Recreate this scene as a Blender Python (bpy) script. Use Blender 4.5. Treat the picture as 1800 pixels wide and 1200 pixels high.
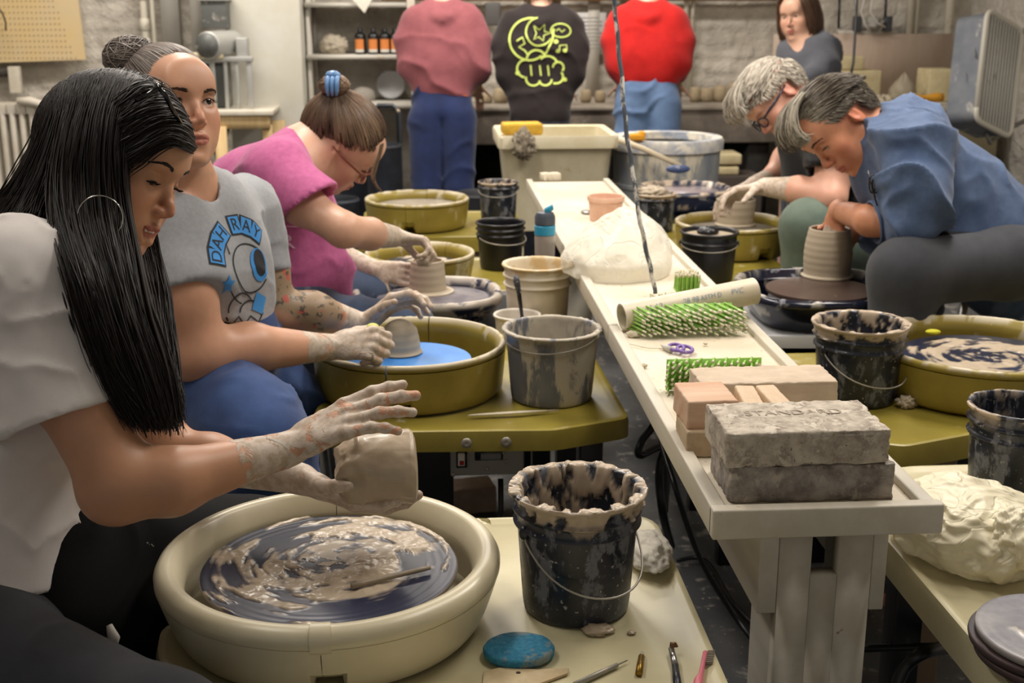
import bpy, bmesh, math, random
import numpy as np
from mathutils import Vector, Matrix
from mathutils.bvhtree import BVHTree
random.seed(7); RNG = np.random.default_rng(7)
for o in list(bpy.data.objects): bpy.data.objects.remove(o, do_unlink=True)
scene = bpy.context.scene; COL = scene.collection
PI = math.pi; A3 = lambda *a: np.array(a, float)

# ---------------- camera ----------------
FPX = 2200.0; PITCH = math.radians(15.5); YAW = math.radians(3.96)
CAM = A3(0, 0, 1.5)
CF = A3(math.sin(YAW)*math.cos(PITCH), math.cos(YAW)*math.cos(PITCH), -math.sin(PITCH))
CR = A3(math.cos(YAW), -math.sin(YAW), 0); CU = np.cross(CR, CF)
cd = bpy.data.cameras.new('camera'); cam = bpy.data.objects.new('camera', cd); COL.objects.link(cam)
cam.location = CAM; cam.rotation_euler = (PI/2 - PITCH, 0, -YAW)
cd.sensor_width = 36; cd.lens = FPX/1800*36; cd.clip_start = .05
cd.dof.use_dof = True; cd.dof.focus_distance = 1.8; cd.dof.aperture_fstop = 8.0
scene.camera = cam
def P(x, y, d): return CAM + d*(CF + (x-900)/FPX*CR - (y-600)/FPX*CU)   # survey point read off the photo at distance d
def Z(x, y, z):                                                        # survey point on the level z
    v = CF + (x-900)/FPX*CR - (y-600)/FPX*CU
    return CAM + v*(z-CAM[2])/v[2]

# ---------------- world, lights, exposure ----------------
w = bpy.data.worlds.new('world'); scene.world = w; w.use_nodes = True
w.node_tree.nodes['Background'].inputs[0].default_value = (1.0, .93, .84, 1)
w.node_tree.nodes['Background'].inputs[1].default_value = .23
def area(name, loc, sx, sy, power, col=(1, .925, .835)):
    l = bpy.data.lights.new(name, 'AREA'); l.shape = 'RECTANGLE'; l.size = sx; l.size_y = sy; l.energy = power; l.color = col
    o = bpy.data.objects.new(name, l); COL.objects.link(o); o.location = loc; return o
area('ceiling_or_fill_lamp', (-.4, 3.7, 2.72), .35, 1.4, 34)
area('ceiling_or_fill_lamp', (1.6, 3.4, 2.72), .35, 1.4, 38)
area('ceiling_or_fill_lamp', (.6, 6.1, 2.72), 1.4, .35, 50)
area('ceiling_or_fill_lamp', (-1.6, 6.3, 2.72), 1.4, .35, 38)
area('ceiling_or_fill_lamp', (.9, 2.1, 2.72), .35, 1.2, 15)
area('ceiling_or_fill_lamp', (-.9, 2.0, 2.72), .35, 1.2, 12)  # fill lamp added to brighten the near woman's white shirt
scene.view_settings.view_transform = 'Standard'; scene.view_settings.look = 'None'
scene.view_settings.gamma = 1; scene.view_settings.use_curve_mapping = False
scene.view_settings.exposure = .35

# ---------------- materials ----------------
def lin(c):
    if max(c) > 1.001: c = [v/255 for v in c]
    return tuple(v/12.92 if v <= .04045 else ((v+.055)/1.055)**2.4 for v in c) + (1,)
class N:
    def __init__(s, name):
        s.m = bpy.data.materials.new(name); s.m.use_nodes = True; s.t = s.m.node_tree
        s.b = s.t.nodes['Principled BSDF']; s.co = s.t.nodes.new('ShaderNodeTexCoord')
    def n(s, kind, **kw):
        x = s.t.nodes.new(kind)
        for k, v in kw.items(): setattr(x, k, v)
        return x
    def put(s, a, b):
        if isinstance(a, (int, float)): b.default_value = a
        elif isinstance(a, tuple): b.default_value = a
        else: s.t.links.new(a, b)
    def map(s, scale, loc=(0, 0, 0)):
        m = s.n('ShaderNodeMapping'); s.put(s.co.outputs['Object'], m.inputs[0]); m.inputs['Scale'].default_value = scale; m.inputs['Location'].default_value = loc
        return m.outputs[0]
    def noise(s, scale, stretch=(1, 1, 1), detail=5, rough=.6, dist=0, loc=(0, 0, 0)):
        x = s.n('ShaderNodeTexNoise'); s.put(s.map(stretch, loc), x.inputs['Vector'])
        x.inputs['Scale'].default_value = scale; x.inputs['Detail'].default_value = detail; x.inputs['Roughness'].default_value = rough; x.inputs['Distortion'].default_value = dist
        return x.outputs['Fac']
    def ramp(s, v, a, b):
        x = s.n('ShaderNodeMapRange'); x.interpolation_type = 'SMOOTHSTEP'; s.put(v, x.inputs[0]); x.inputs[1].default_value = a; x.inputs[2].default_value = b
        return x.outputs[0]
    def mix(s, f, a, b):
        x = s.n('ShaderNodeMix', data_type='RGBA'); s.put(f, x.inputs[0]); s.put(a, x.inputs[6]); s.put(b, x.inputs[7]); return x.outputs[2]
    def math(s, op, a, b=0.0):
        x = s.n('ShaderNodeMath', operation=op); s.put(a, x.inputs[0]); s.put(b, x.inputs[1]); return x.outputs[0]
    def attr(s, name):
        x = s.n('ShaderNodeAttribute'); x.attribute_name = name; return x.outputs['Fac']
    def bump(s, h, strength=.3, dist=.002):
        x = s.n('ShaderNodeBump'); x.inputs['Strength'].default_value = strength; x.inputs['Distance'].default_value = dist; s.put(h, x.inputs['Height'])
        s.put(x.outputs[0], s.b.inputs['Normal']); return x
CLAY = (190, 172, 150); CLAYD = (150, 133, 113)
MC = {}
def M(name, col, rough=.5, metal=0, var=None, vscale=8, vamt=.5, bump=0, bscale=60, bdist=.002, clay=None, cscale=9, cstretch=(1, 1, 1), ccol=CLAY,
      speck=None, spec=.5, coat=0, attr=None, acol=CLAY, arough=.3, stretch=(1, 1, 1), sheen=0, trans=0, alpha=1, loc=(0, 0, 0)):
    if name in MC: return MC[name]
    k = N(name); c = lin(col)
    out = c
    if var is not None: out = k.mix(k.math('MULTIPLY', k.ramp(k.noise(vscale, stretch, 6, .65, loc=loc), .3, .7), vamt*2 if vamt < .5 else 1.0), c, lin(var))
    rg = rough
    if clay is not None:
        m = k.ramp(k.noise(cscale, cstretch, 7, .68, .3, loc), .66-clay*.32, .74-clay*.3)
        out = k.mix(m, out, lin(ccol)); rg = k.math('ADD', k.math('MULTIPLY', m, .65-rough), rough)
    if speck is not None:
        m2 = k.ramp(k.noise(speck[0], (1, 1, 1), 3, .5, loc=loc), speck[1], speck[1]+.03); out = k.mix(m2, out, lin(speck[2]))
    if attr:
        av = k.attr(attr); out = k.mix(av, out, lin(acol) if not callable(acol) else acol(k))
        if isinstance(rg, float): rg = k.math('ADD', k.math('MULTIPLY', av, arough-rough), rough)
    k.put(out, k.b.inputs['Base Color']); k.put(rg, k.b.inputs['Roughness'])
    k.b.inputs['Metallic'].default_value = metal; k.b.inputs['Specular IOR Level'].default_value = spec
    if coat: k.b.inputs['Coat Weight'].default_value = coat; k.b.inputs['Coat Roughness'].default_value = .15
    if sheen: k.b.inputs['Sheen Weight'].default_value = sheen
    if trans: k.b.inputs['Transmission Weight'].default_value = trans
    if alpha < 1: k.b.inputs['Alpha'].default_value = alpha
    if bump: k.bump(k.noise(bscale, stretch, 5, .6), bump, bdist)
    MC[name] = k.m; return k.m

# ---------------- noise in numpy ----------------
def _h(i, j, k, s=0):
    n = (i*374761393 + j*668265263 + k*2147483647 + s*974711) & 0xffffffff
    n = ((n ^ (n >> 13))*1274126177) & 0xffffffff
    return ((n ^ (n >> 16)) & 0xffff)/65535.0
def vnoise(p, s=0):
    p = np.asarray(p, float); q = np.floor(p).astype(np.int64); f = p-q; f = f*f*f*(f*(f*6-15)+10)
    i, j, k = q[..., 0], q[..., 1], q[..., 2]; r = 0
    for a in (0, 1):
        for b in (0, 1):
            for c in (0, 1):
                wt = (f[..., 0] if a else 1-f[..., 0])*(f[..., 1] if b else 1-f[..., 1])*(f[..., 2] if c else 1-f[..., 2])
                r = r + wt*_h(i+a, j+b, k+c, s)
    return r
def fbm(p, o=4, s=0):
    r = 0; a = .5; t = 0
    for i in range(o): r = r + a*vnoise(np.asarray(p)*2**i, s+i); t += a; a *= .5
    return r/t
def sstep(x, a, b):
    t = np.clip((x-a)/(b-a), 0, 1); return t*t*(3-2*t)

# ---------------- mesh helpers ----------------
def unit(v): v = np.asarray(v, float); return v/(np.linalg.norm(v)+1e-12)
def frame(t):
    t = unit(t); a = A3(0, 0, 1) if abs(t[2]) < .9 else A3(1, 0, 0)
    n = unit(np.cross(a, t)); return n, np.cross(t, n)
class MB:
    def __init__(s): s.v = []; s.f = []; s.a = {}
    def add(s, v, f, **attrs):
        o = len(s.v); s.v += [tuple(map(float, q)) for q in v]; s.f += [tuple(i+o for i in q) for q in f]
        for kk in list(attrs)+list(s.a):
            l = s.a.setdefault(kk, [])
            l += [0.0]*(o-len(l)); l += list(map(float, attrs[kk])) if kk in attrs else [0.0]*len(v)
        return s
    def box(s, c, d, rz=0, R=None):
        c = np.asarray(c, float); h = np.asarray(d, float)/2
        V = np.array([[x, y, z] for x in (-1, 1) for y in (-1, 1) for z in (-1, 1)])*h
        if R is not None: V = V@np.asarray(R).T
        elif rz: cs, sn = math.cos(rz), math.sin(rz); V = V@np.array([[cs, sn, 0], [-sn, cs, 0], [0, 0, 1]])
        return s.add(V+c, [(0, 1, 3, 2), (4, 6, 7, 5), (0, 4, 5, 1), (2, 3, 7, 6), (0, 2, 6, 4), (1, 5, 7, 3)])
    def tube(s, pts, r, n=8, cap=True, rnd=None):
        pts = np.asarray(pts, float); m = len(pts); r = np.full(m, r) if np.isscalar(r) else np.asarray(r, float)
        T = np.gradient(pts, axis=0); nn, bb = frame(T[0]); V = []
        for i in range(m):
            t = unit(T[i]); nn = unit(nn-t*np.dot(nn, t)); bb = np.cross(t, nn)
            for j in range(n): a = 2*PI*j/n; V.append(pts[i]+r[i]*(math.cos(a)*nn+math.sin(a)*bb))
        Fc = [(i*n+j, i*n+(j+1) % n, (i+1)*n+(j+1) % n, (i+1)*n+j) for i in range(m-1) for j in range(n)]
        if cap: Fc += [tuple(range(n))[::-1], tuple((m-1)*n+j for j in range(n))]
        return s.add(V, Fc)
    def cyl(s, a, b, r, r2=None, n=24): return s.tube([a, b], [r, r if r2 is None else r2], n)
    def lathe(s, prof, n=64, a0=0, a1=2*PI, c=(0, 0, 0), disp=None, closed=False, R=None):
        pr = np.asarray(prof, float); full = abs(a1-a0-2*PI) < 1e-6; m = len(pr)
        th = a0+(a1-a0)*np.arange(n if full else n+1)/n; k = len(th)
        V = np.stack([pr[None, :, 0]*np.cos(th)[:, None], pr[None, :, 0]*np.sin(th)[:, None], np.repeat(pr[None, :, 1], k, 0)], -1)
        at = None
        if disp is not None: V, at = disp(V, th, pr)
        Fc = []
        for i in range(k if full else k-1):
            i2 = (i+1) % k
            for j in range(m if closed else m-1):
                j2 = (j+1) % m; Fc.append((i*m+j, i2*m+j, i2*m+j2, i*m+j2))
        if closed and not full: Fc += [tuple(range(m)), tuple((k-1)*m+j for j in range(m))[::-1]]
        V = V.reshape(-1, 3)
        if R is not None: V = V@np.asarray(R).T
        if at is not None: return s.add(V+np.asarray(c, float), Fc, clay=at.reshape(-1))
        return s.add(V+np.asarray(c, float), Fc)
    def prism(s, poly, z0, z1):
        m = len(poly); V = [(x, y, z0) for x, y in poly]+[(x, y, z1) for x, y in poly]
        return s.add(V, [tuple(range(m))[::-1], tuple(range(m, 2*m))]+[(i, (i+1) % m, m+(i+1) % m, m+i) for i in range(m)])
    def ball(s, c, r, n=16, R=None, noise=0, nf=20, seed=0):
        th = np.linspace(0, PI, n+1); ph = np.arange(2*n)*PI/n
        D = np.array([[math.sin(t)*math.cos(q), math.sin(t)*math.sin(q), math.cos(t)] for t in th for q in ph])
        V = D*np.asarray(r, float)
        if noise: V = V*(1+noise*(fbm(D*nf/10+seed*7.3, 4)[:, None]-.5)*2)
        if R is not None: V = V@np.asarray(R).T
        k = 2*n; Fc = [(i*k+j, (i+1)*k+j, (i+1)*k+(j+1) % k, i*k+(j+1) % k) for i in range(n) for j in range(k)]
        return s.add(V+np.asarray(c, float), Fc)
    def grid(s, fn, nu, nv, clay=None):
        V = [fn(i/(nu-1), j/(nv-1)) for i in range(nu) for j in range(nv)]
        return s.add(V, [(i*nv+j, (i+1)*nv+j, (i+1)*nv+j+1, i*nv+j+1) for i in range(nu-1) for j in range(nv-1)])
def mkmesh(name, v, f, attrs=None, smooth=True):
    me = bpy.data.meshes.new(name); me.from_pydata(v, [], f) if not isinstance(v, np.ndarray) else me.from_pydata(v.tolist(), [], f.tolist() if isinstance(f, np.ndarray) else f)
    for k, a in (attrs or {}).items():
        at = me.attributes.new(k, 'FLOAT', 'POINT'); at.data.foreach_set('value', np.asarray(a, np.float32))
    me.validate(); me.update()
    if smooth: me.polygons.foreach_set('use_smooth', [True]*len(me.polygons))
    return me
def obj(name, mb, mat, parent=None, bevel=0, smooth=True, label=None, auto=None, subsurf=0, solid=0, kind=None):
    me = mb if isinstance(mb, bpy.types.Mesh) else mkmesh(name, mb.v, mb.f, mb.a, smooth)
    if auto is not None and smooth:
        try: me.set_sharp_from_angle(angle=math.radians(auto))
        except Exception: pass
    if mat: me.materials.append(mat)
    o = bpy.data.objects.new(name, me); COL.objects.link(o)
    if parent is not None:
        o.parent = parent
    if solid: md = o.modifiers.new('solid', 'SOLIDIFY'); md.thickness = solid; md.offset = 0
    if bevel: md = o.modifiers.new('bevel', 'BEVEL'); md.width = bevel; md.segments = 3; md.limit_method = 'ANGLE'; md.angle_limit = math.radians(40); md.harden_normals = False
    if subsurf: md = o.modifiers.new('sub', 'SUBSURF'); md.levels = subsurf; md.render_levels = subsurf
    if label: o['label'] = label
    if kind: o['kind'] = kind
    return o
def tag(o, label, cat, group=None):
    o['label'] = label; o['category'] = cat
    if group: o['group'] = group
    return o
def thing(name, label, cat, loc=(0, 0, 0), group=None, rz=0):
    o = bpy.data.objects.new(name, None); COL.objects.link(o); o.location = tuple(map(float, loc)); o.rotation_euler = (0, 0, rz)
    o.empty_display_size = .05
    return tag(o, label, cat, group)
ORG = {}
def part(name, mb, mat, par, **kw):      # mesh given in world coordinates under an unrotated thing
    o = obj(name, mb, mat, None, **kw); o.parent = par
    off = ORG.get(par.name) or Vector(par.location)
    o.data.transform(Matrix.Translation(-off)); ORG[o.name] = off
    return o
def struct(name, mb, mat, **kw):
    o = obj(name, mb, mat, **kw); o['kind'] = 'structure'; return o
def dup(root, loc, rz=None, label=None):
    def cp(o, p):
        c = o.copy(); COL.objects.link(c); c.parent = p
        for ch in o.children: cp(ch, c)
        return c
    r = cp(root, None); r.location = tuple(map(float, loc))
    if rz is not None: r.rotation_euler = (0, 0, rz)
    if label: r['label'] = label
    return r
def text_mesh(s, size, depth=.0004):
    cu = bpy.data.curves.new('t', 'FONT'); cu.body = s; cu.size = size; cu.extrude = depth; cu.align_x = 'CENTER'; cu.align_y = 'CENTER'; cu.resolution_u = 4
    o = bpy.data.objects.new('t', cu); COL.objects.link(o); dg = bpy.context.evaluated_depsgraph_get()
    me = bpy.data.meshes.new_from_object(o.evaluated_get(dg)); bpy.data.objects.remove(o); return me
# common materials
m_olive = M('olive_plastic', (152, 138, 56), .38, var=(132, 118, 46), vscale=5, clay=.10, cscale=12, cstretch=(1, 1, .5), ccol=(176, 164, 128), bump=.08, bscale=80)
m_olive_pan = M('olive_pan_plastic', (158, 142, 64), .36, var=(138, 120, 52), vscale=5, clay=.28, cscale=11, cstretch=(1, 1, .35), ccol=(178, 166, 132), attr='clay', acol=(196, 184, 158), arough=.7)
m_cream = M('cream_plastic', (212, 204, 168), .36, var=(196, 186, 148), vscale=3, clay=.03, cscale=10, ccol=(188, 172, 134))
m_pan = M('cream_pan_plastic', (214, 205, 178), .32, var=(202, 192, 162), vscale=4, clay=.03, cscale=14, ccol=(176, 158, 128), attr='clay', acol=(172, 154, 130), arough=.45)
m_navy = M('navy_plastic', (26, 32, 54), .28, var=(40, 48, 72), vscale=6, clay=.2, cscale=14, ccol=(150, 148, 150), attr='clay', acol=CLAY, arough=.5)
m_black = M('black_plastic', (18, 21, 30), .3, var=(40, 46, 62), vscale=14, vamt=.4, clay=.45, cscale=30, cstretch=(1, 1, .5), ccol=(104, 106, 114), speck=(130, .66, (150, 148, 148)), attr='clay', acol=CLAY, arough=.45)
m_blackc = M('black_plastic_clean', (17, 18, 24), .35, clay=.05, cscale=12, ccol=(70, 72, 80))
m_wood_w = M('white_painted_wood', (208, 202, 188), .55, var=(196, 188, 170), vscale=6, stretch=(3, .3, 3), clay=.02, cscale=24, ccol=(150, 120, 90), bump=.1, bscale=40)
m_top_w = M('bench_top_paint', (222, 214, 196), .6, var=(206, 192, 168), vscale=3.5, clay=.05, cscale=12, ccol=(196, 178, 152), speck=(90, .68, (170, 150, 120)))
m_steel = M('brushed_steel', (150, 150, 148), .35, metal=.9, clay=.05)
m_clay = M('wet_clay', (182, 164, 140), .38, var=(168, 150, 126), vscale=12, vamt=.4, bump=.25, bscale=50, bdist=.003, coat=.15)
m_clay_dry = M('leather_clay', (188, 174, 152), .55, var=(170, 156, 134), vscale=14, stretch=(.3, .3, 5), bump=.15, bscale=50, stretch_=None) if 0 else M('leather_clay', (186, 172, 150), .5, var=(172, 158, 136), vscale=10, stretch=(.2, .2, 6), vamt=.4)
m_wire = M('galvanised_wire', (170, 165, 155), .45, metal=.6, clay=.3, cscale=80)

# ======================= THE ROOM =======================
m_wall = M('painted_brick', (214, 208, 196), .9, var=(168, 160, 148), vscale=2.2, bump=1.0, bscale=14, bdist=.03, clay=.1, cscale=5, ccol=(120, 98, 74))
m_wallr = M('lumpy_plaster', (206, 201, 192), .9, var=(166, 160, 150), vscale=3, bump=1.0, bscale=9, bdist=.06, clay=.06, cscale=6, ccol=(130, 105, 80))
m_floor = M('painted_concrete', (74, 76, 80), .45, var=(98, 98, 98), vscale=2.5, bump=.2, bscale=40, clay=.32, cscale=16, ccol=(150, 146, 138), speck=(70, .68, (180, 175, 165)))
m_ceil = M('ceiling_paint', (200, 196, 186), .9)
YW = 7.75
struct('floor', MB().box((.3, 3.4, -.03), (7.0, 9.2, .06)), m_floor, smooth=False)
struct('ceiling', MB().box((.3, 3.4, 2.83), (7.0, 9.2, .06)), m_ceil, smooth=False)
def brickwall(x0, x1, y):      # painted brick wall with relief
    nu, nv = 260, 150
    def fn(u, v):
        return (x0+(x1-x0)*u, y, 2.8*v)
    mb = MB().grid(fn, nu, nv); V = np.array(mb.v); X, Zz = V[:, 0], V[:, 2]
    row = np.floor(Zz/.085); fx = ((X/.24+(row % 2)*.5) % 1); fz = (Zz/.085) % 1
    g = np.minimum(sstep(np.minimum(fx, 1-fx), .0, .09), sstep(np.minimum(fz, 1-fz), .0, .2))
    V[:, 1] += -.012*g*(.5+vnoise(V*[3, 1, 4])) - .03*(fbm(V*[2.2, 1, 2.2], 3)-.5) - .012*fbm(V*[14, 1, 14], 3)
    mb.v = [tuple(q) for q in V]; return mb
struct('wall_back', brickwall(-3.1, 3.7, YW), m_wall)
struct('wall_left', MB().box((-3.1, 3.4, 1.4), (.06, 9.2, 2.8)), m_wallr, smooth=False)
XR = 3.36
def rw(u, v):
    y = -1.2+9*v; z = 2.8*u; return (XR-.05*(fbm(A3(1, y*2, z*2.5), 3)-.5)-.02*fbm(A3(3, y*12, z*12), 3), y, z)
_mb = MB(); _U = np.linspace(0, 1, 60); _V = np.linspace(0, 1, 200); _P = np.stack(np.meshgrid(_U, _V, indexing='ij'), -1).reshape(-1, 2)
_y = -1.2+9*_P[:, 1]; _z = 2.8*_P[:, 0]
_x = XR-.08*(fbm(np.stack([_y*0+1, _y*2.2, _z*2.8], -1), 3)-.5)-.02*fbm(np.stack([_y*0+3, _y*12, _z*12], -1), 3)
_mb.add(np.stack([_x, _y, _z], -1), [(i*200+j, i*200+j+1, (i+1)*200+j+1, (i+1)*200+j) for i in range(59) for j in range(199)])
struct('wall_right', _mb, m_wallr)

def atY(px, py, Y):       # survey point on the plane at distance Y down the room
    v = CF + (px-900)/FPX*CR - (py-600)/FPX*CU
    return CAM + v*Y/v[1]
def atX(px, py, X):
    v = CF + (px-900)/FPX*CR - (py-600)/FPX*CU
    return CAM + v*X/v[0]

# ======================= POTTERY WHEELS =======================
def rounded(poly, r, n=6):
    out = []; m = len(poly)
    for i in range(m):
        p, a, b = A3(*poly[i]), A3(*poly[i-1]), A3(*poly[(i+1) % m])
        rr = min(r[i] if isinstance(r, (list, tuple)) else r, np.linalg.norm(a-p)*.48, np.linalg.norm(b-p)*.48)
        p0 = p+unit(a-p)*rr; p1 = p+unit(b-p)*rr
        for k in range(n+1):
            t = k/n; out.append(tuple((1-t)**2*p0+2*t*(1-t)*p+t*t*p1))
    return out
def offset_in(poly, d):
    P_ = np.array(poly); c = P_.mean(0); m = len(P_); out = []
    for i in range(m):
        t = unit(P_[(i+1) % m]-P_[i-1]); n = A3(-t[1], t[0]); 
        if np.dot(n, c-P_[i]) < 0: n = -n
        out.append(tuple(P_[i]+n*d))
    return out
def table_top(poly, z, skirt=.05, lip=.006, lw=.014):
    """moulded tray: raised lip, sunken deck, skirt with rounded shoulder"""
    mb = MB(); rings = [(poly, z-skirt, .0), (poly, z-.008, 0), (offset_in(poly, .003), z+lip-.002, 0), (offset_in(poly, .008), z+lip, 0), (offset_in(poly, lw), z+lip-.001, 0), (offset_in(poly, lw+.008), z, 0)]
    m = len(poly); V = []
    for pl, zz, _ in rings: V += [(x, y, zz) for x, y in pl]
    F_ = [(k*m+i, k*m+(i+1) % m, (k+1)*m+(i+1) % m, (k+1)*m+i) for k in range(len(rings)-1) for i in range(m)]
    F_ += [tuple((len(rings)-1)*m+i for i in range(m)), tuple(range(m))[::-1]]
    return mb.add(V, F_)
def wheel_table(label, poly, mat, legs, cx, cy, z=.65, skirt=.05, lip=.006, box=None, lmat=None):
    t = thing('pottery_wheel', label, 'pottery wheel', (cx, cy, 0))
    part('tabletop', table_top(poly, z, skirt, lip), mat, t, auto=35)
    for (x, y) in legs: part('leg', MB().box((x, y, (z-skirt)/2), (.05, .05, z-skirt)), m_blackc if lmat is None else lmat, t, bevel=.004)
    part('motor_housing', MB().box((cx, cy, z-skirt-.13), (.18, .18, .24)), m_blackc, t, bevel=.01)
    return t
def semi(cx, cy, r, a0, a1, n=16): return [(cx+r*math.cos(a0+(a1-a0)*i/n), cy+r*math.sin(a0+(a1-a0)*i/n)) for i in range(n+1)]

cA = Z(580, 990, .735)
polyA = semi(cA[0]-.0, cA[1]-.03, .235, PI*.62, PI*1.4)+[(.0, 1.16), (.375, 1.16)]+rounded([(.375, 1.16), (.377, 1.945), (.08, 1.945)], [.01, .07, .02])[7:]
wA = wheel_table('cream moulded wheel table nearest the camera, carrying the clay-caked black bucket', polyA, m_cream, [(-.2, 1.75), (.33, 1.25), (.33, 1.86)], cA[0], cA[1])
polyB = rounded([(-.25, 2.45), (-.15, 2.38), (.25, 2.365), (.415, 2.43), (.40, 3.02), (-.2, 3.02)], [.03, .03, .02, .03, .03, .05])
wB = wheel_table('olive green wheel table behind the front cream one, metal switch box under its edge', polyB, m_olive, [(.34, 2.95), (-.15, 2.95), (.34, 2.5)], -.04, 2.68, skirt=.038)
polyC = rounded([(-.24, 3.10), (.25, 3.06), (.365, 3.08), (.36, 3.58), (-.24, 3.58)], .03)
wC = wheel_table('black wheel body under the speckled navy splash pan', polyC, m_blackc, [(-.2, 3.2), (.3, 3.2), (.3, 3.5)], .0, 3.33, z=.655, skirt=.10)
polyD = rounded([(-.22, 3.6), (.36, 3.6), (.36, 4.1), (-.22, 4.1)], .03)
wD = wheel_table('olive wheel table under the small olive pan behind the woman in pink', polyD, m_olive, [(.3, 3.7), (.3, 4.0)], -.03, 3.85)
polyE = rounded([(-.25, 4.48), (.26, 4.46), (.365, 4.55), (.365, 5.02), (-.25, 5.05)], .03)
wE = wheel_table('farthest olive wheel table on the left of the white bench', polyE, m_olive, [(.32, 4.6), (.32, 5), (-.2, 4.6)], -.03, 4.72)
part('side_panel', MB().box((.08, 4.50, .53), (.3, .02, .13)), m_wood_w, wE, label='pale grey panel')
polyF = rounded([(.745, 2.96), (1.10, 2.93), (1.10, 3.53), (.745, 3.53)], .02)
m_whitet = M('white_laminate', (205, 206, 208), .35, clay=.03)
wF = wheel_table('white topped wheel table in front of the man in the denim shirt', polyF, m_whitet, [(.8, 3.1), (1.05, 3.1), (.8, 3.48)], 1.07, 3.34, z=.68, skirt=.03, lip=.002)
part('lower_body', MB().box((.93, 3.2, .50), (.34, .3, .22)), M('muddy_black', (20, 20, 24), .5, clay=.25, cscale=9, ccol=(110, 98, 86)), wF, bevel=.01)
polyG = rounded([(.70, 3.55), (1.15, 3.55), (1.15, 4.68), (.70, 4.68)], .03)
wG = wheel_table('olive wheel table in front of the man in the black t-shirt', polyG, m_olive, [(.8, 3.9), (1.1, 3.9)], 1.04, 4.14)
polyH = rounded([(.8, 4.72), (1.3, 4.72), (1.3, 5.12), (.8, 5.12)], .03)
wH = wheel_table('black wheel body at the far end of the right row', polyH, m_blackc, [(.85, 4.8), (1.25, 4.8)], 1.04, 4.97)
polyI = rounded([(.745, 2.3), (.92, 2.225), (1.28, 2.36), (1.75, 2.40), (1.75, 2.89), (.745, 2.89)], [.02, .02, .04, .03, .03, .03])
wI = wheel_table('olive wheel table on the right with a crumb of clay on its deck', polyI, m_olive, [(1.08, 2.42), (1.65, 2.5), (1.65, 2.9)], 1.28, 2.72, skirt=.044, lmat=M('rusty_steel', (120, 100, 80), .6))
polyJ = rounded([(.727, 1.0), (1.5, 1.0), (1.5, 2.13), (.85, 2.13), (.727, 2.0)], [.02, .02, .05, .06, .04])
wJ = wheel_table('cream wheel table at the lower right corner under the crumpled bag', polyJ, m_cream, [(.79, 1.86), (.86, 1.45)], 1.15, 1.6)
# --- control box of B ---
b0 = Z(855, 782, .6); cb = part('control_box', MB().box((b0[0], 2.45, .575), (.150, .06, .068)), M('cast_aluminium', (150, 148, 142), .42, metal=.15, clay=.14, cscale=26, ccol=(150, 142, 130)), wB, bevel=.003)
yf = 2.419
part('name_plate', MB().box((b0[0]+.004, yf, .589), (.058, .003, .028)), M('plate_black', (20, 20, 22), .4), cb)
part('plate_label', MB().box((b0[0]+.008, yf-.002, .584), (.042, .001, .015)), M('plate_grey', (140, 140, 142), .4), cb)
sw = part('switch', MB().box((b0[0]-.052, yf-.001, .579), (.022, .006, .036)), M('switch_black', (15, 15, 15), .4), cb)
part('rocker', MB().box((b0[0]-.053, yf-.005, .580), (.014, .006, .028)), M('switch_white', (220, 215, 210), .3), cb, bevel=.001)
part('rocker_mark', MB().box((b0[0]-.052, yf-.0085, .573), (.009, .001, .009)), M('switch_red', (170, 30, 30), .4), cb)
for dx, dz in ((-.07, -.03), (.07, -.03), (.0, -.02), (.035, .015), (.04, -.004)): part('screw', MB().lathe([(0, .003), (.004, .002), (.005, 0)], 12, R=[[1, 0, 0], [0, 0, -1], [0, 1, 0]], c=(b0[0]+dx, yf, .575+dz)), m_wire, cb)
for px in (818, 886): q = Z(px, 767, .62); part('deck_screw', MB().lathe([(0, .002), (.004, .003), (.009, .003), (.011, 0)], 16, R=[[1, 0, 0], [0, 0, -1], [0, 1, 0]], c=(q[0], 2.3665+(0 if px < 850 else .001), .632)), m_wire, wB)
part('power_lead', MB().tube([(b0[0]+.03, 2.45, .52), (b0[0]+.03, 2.44, .45), (b0[0]+.005, 2.43, .41), (b0[0]-.01, 2.43, .38)], .006), m_blackc, wB)

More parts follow.
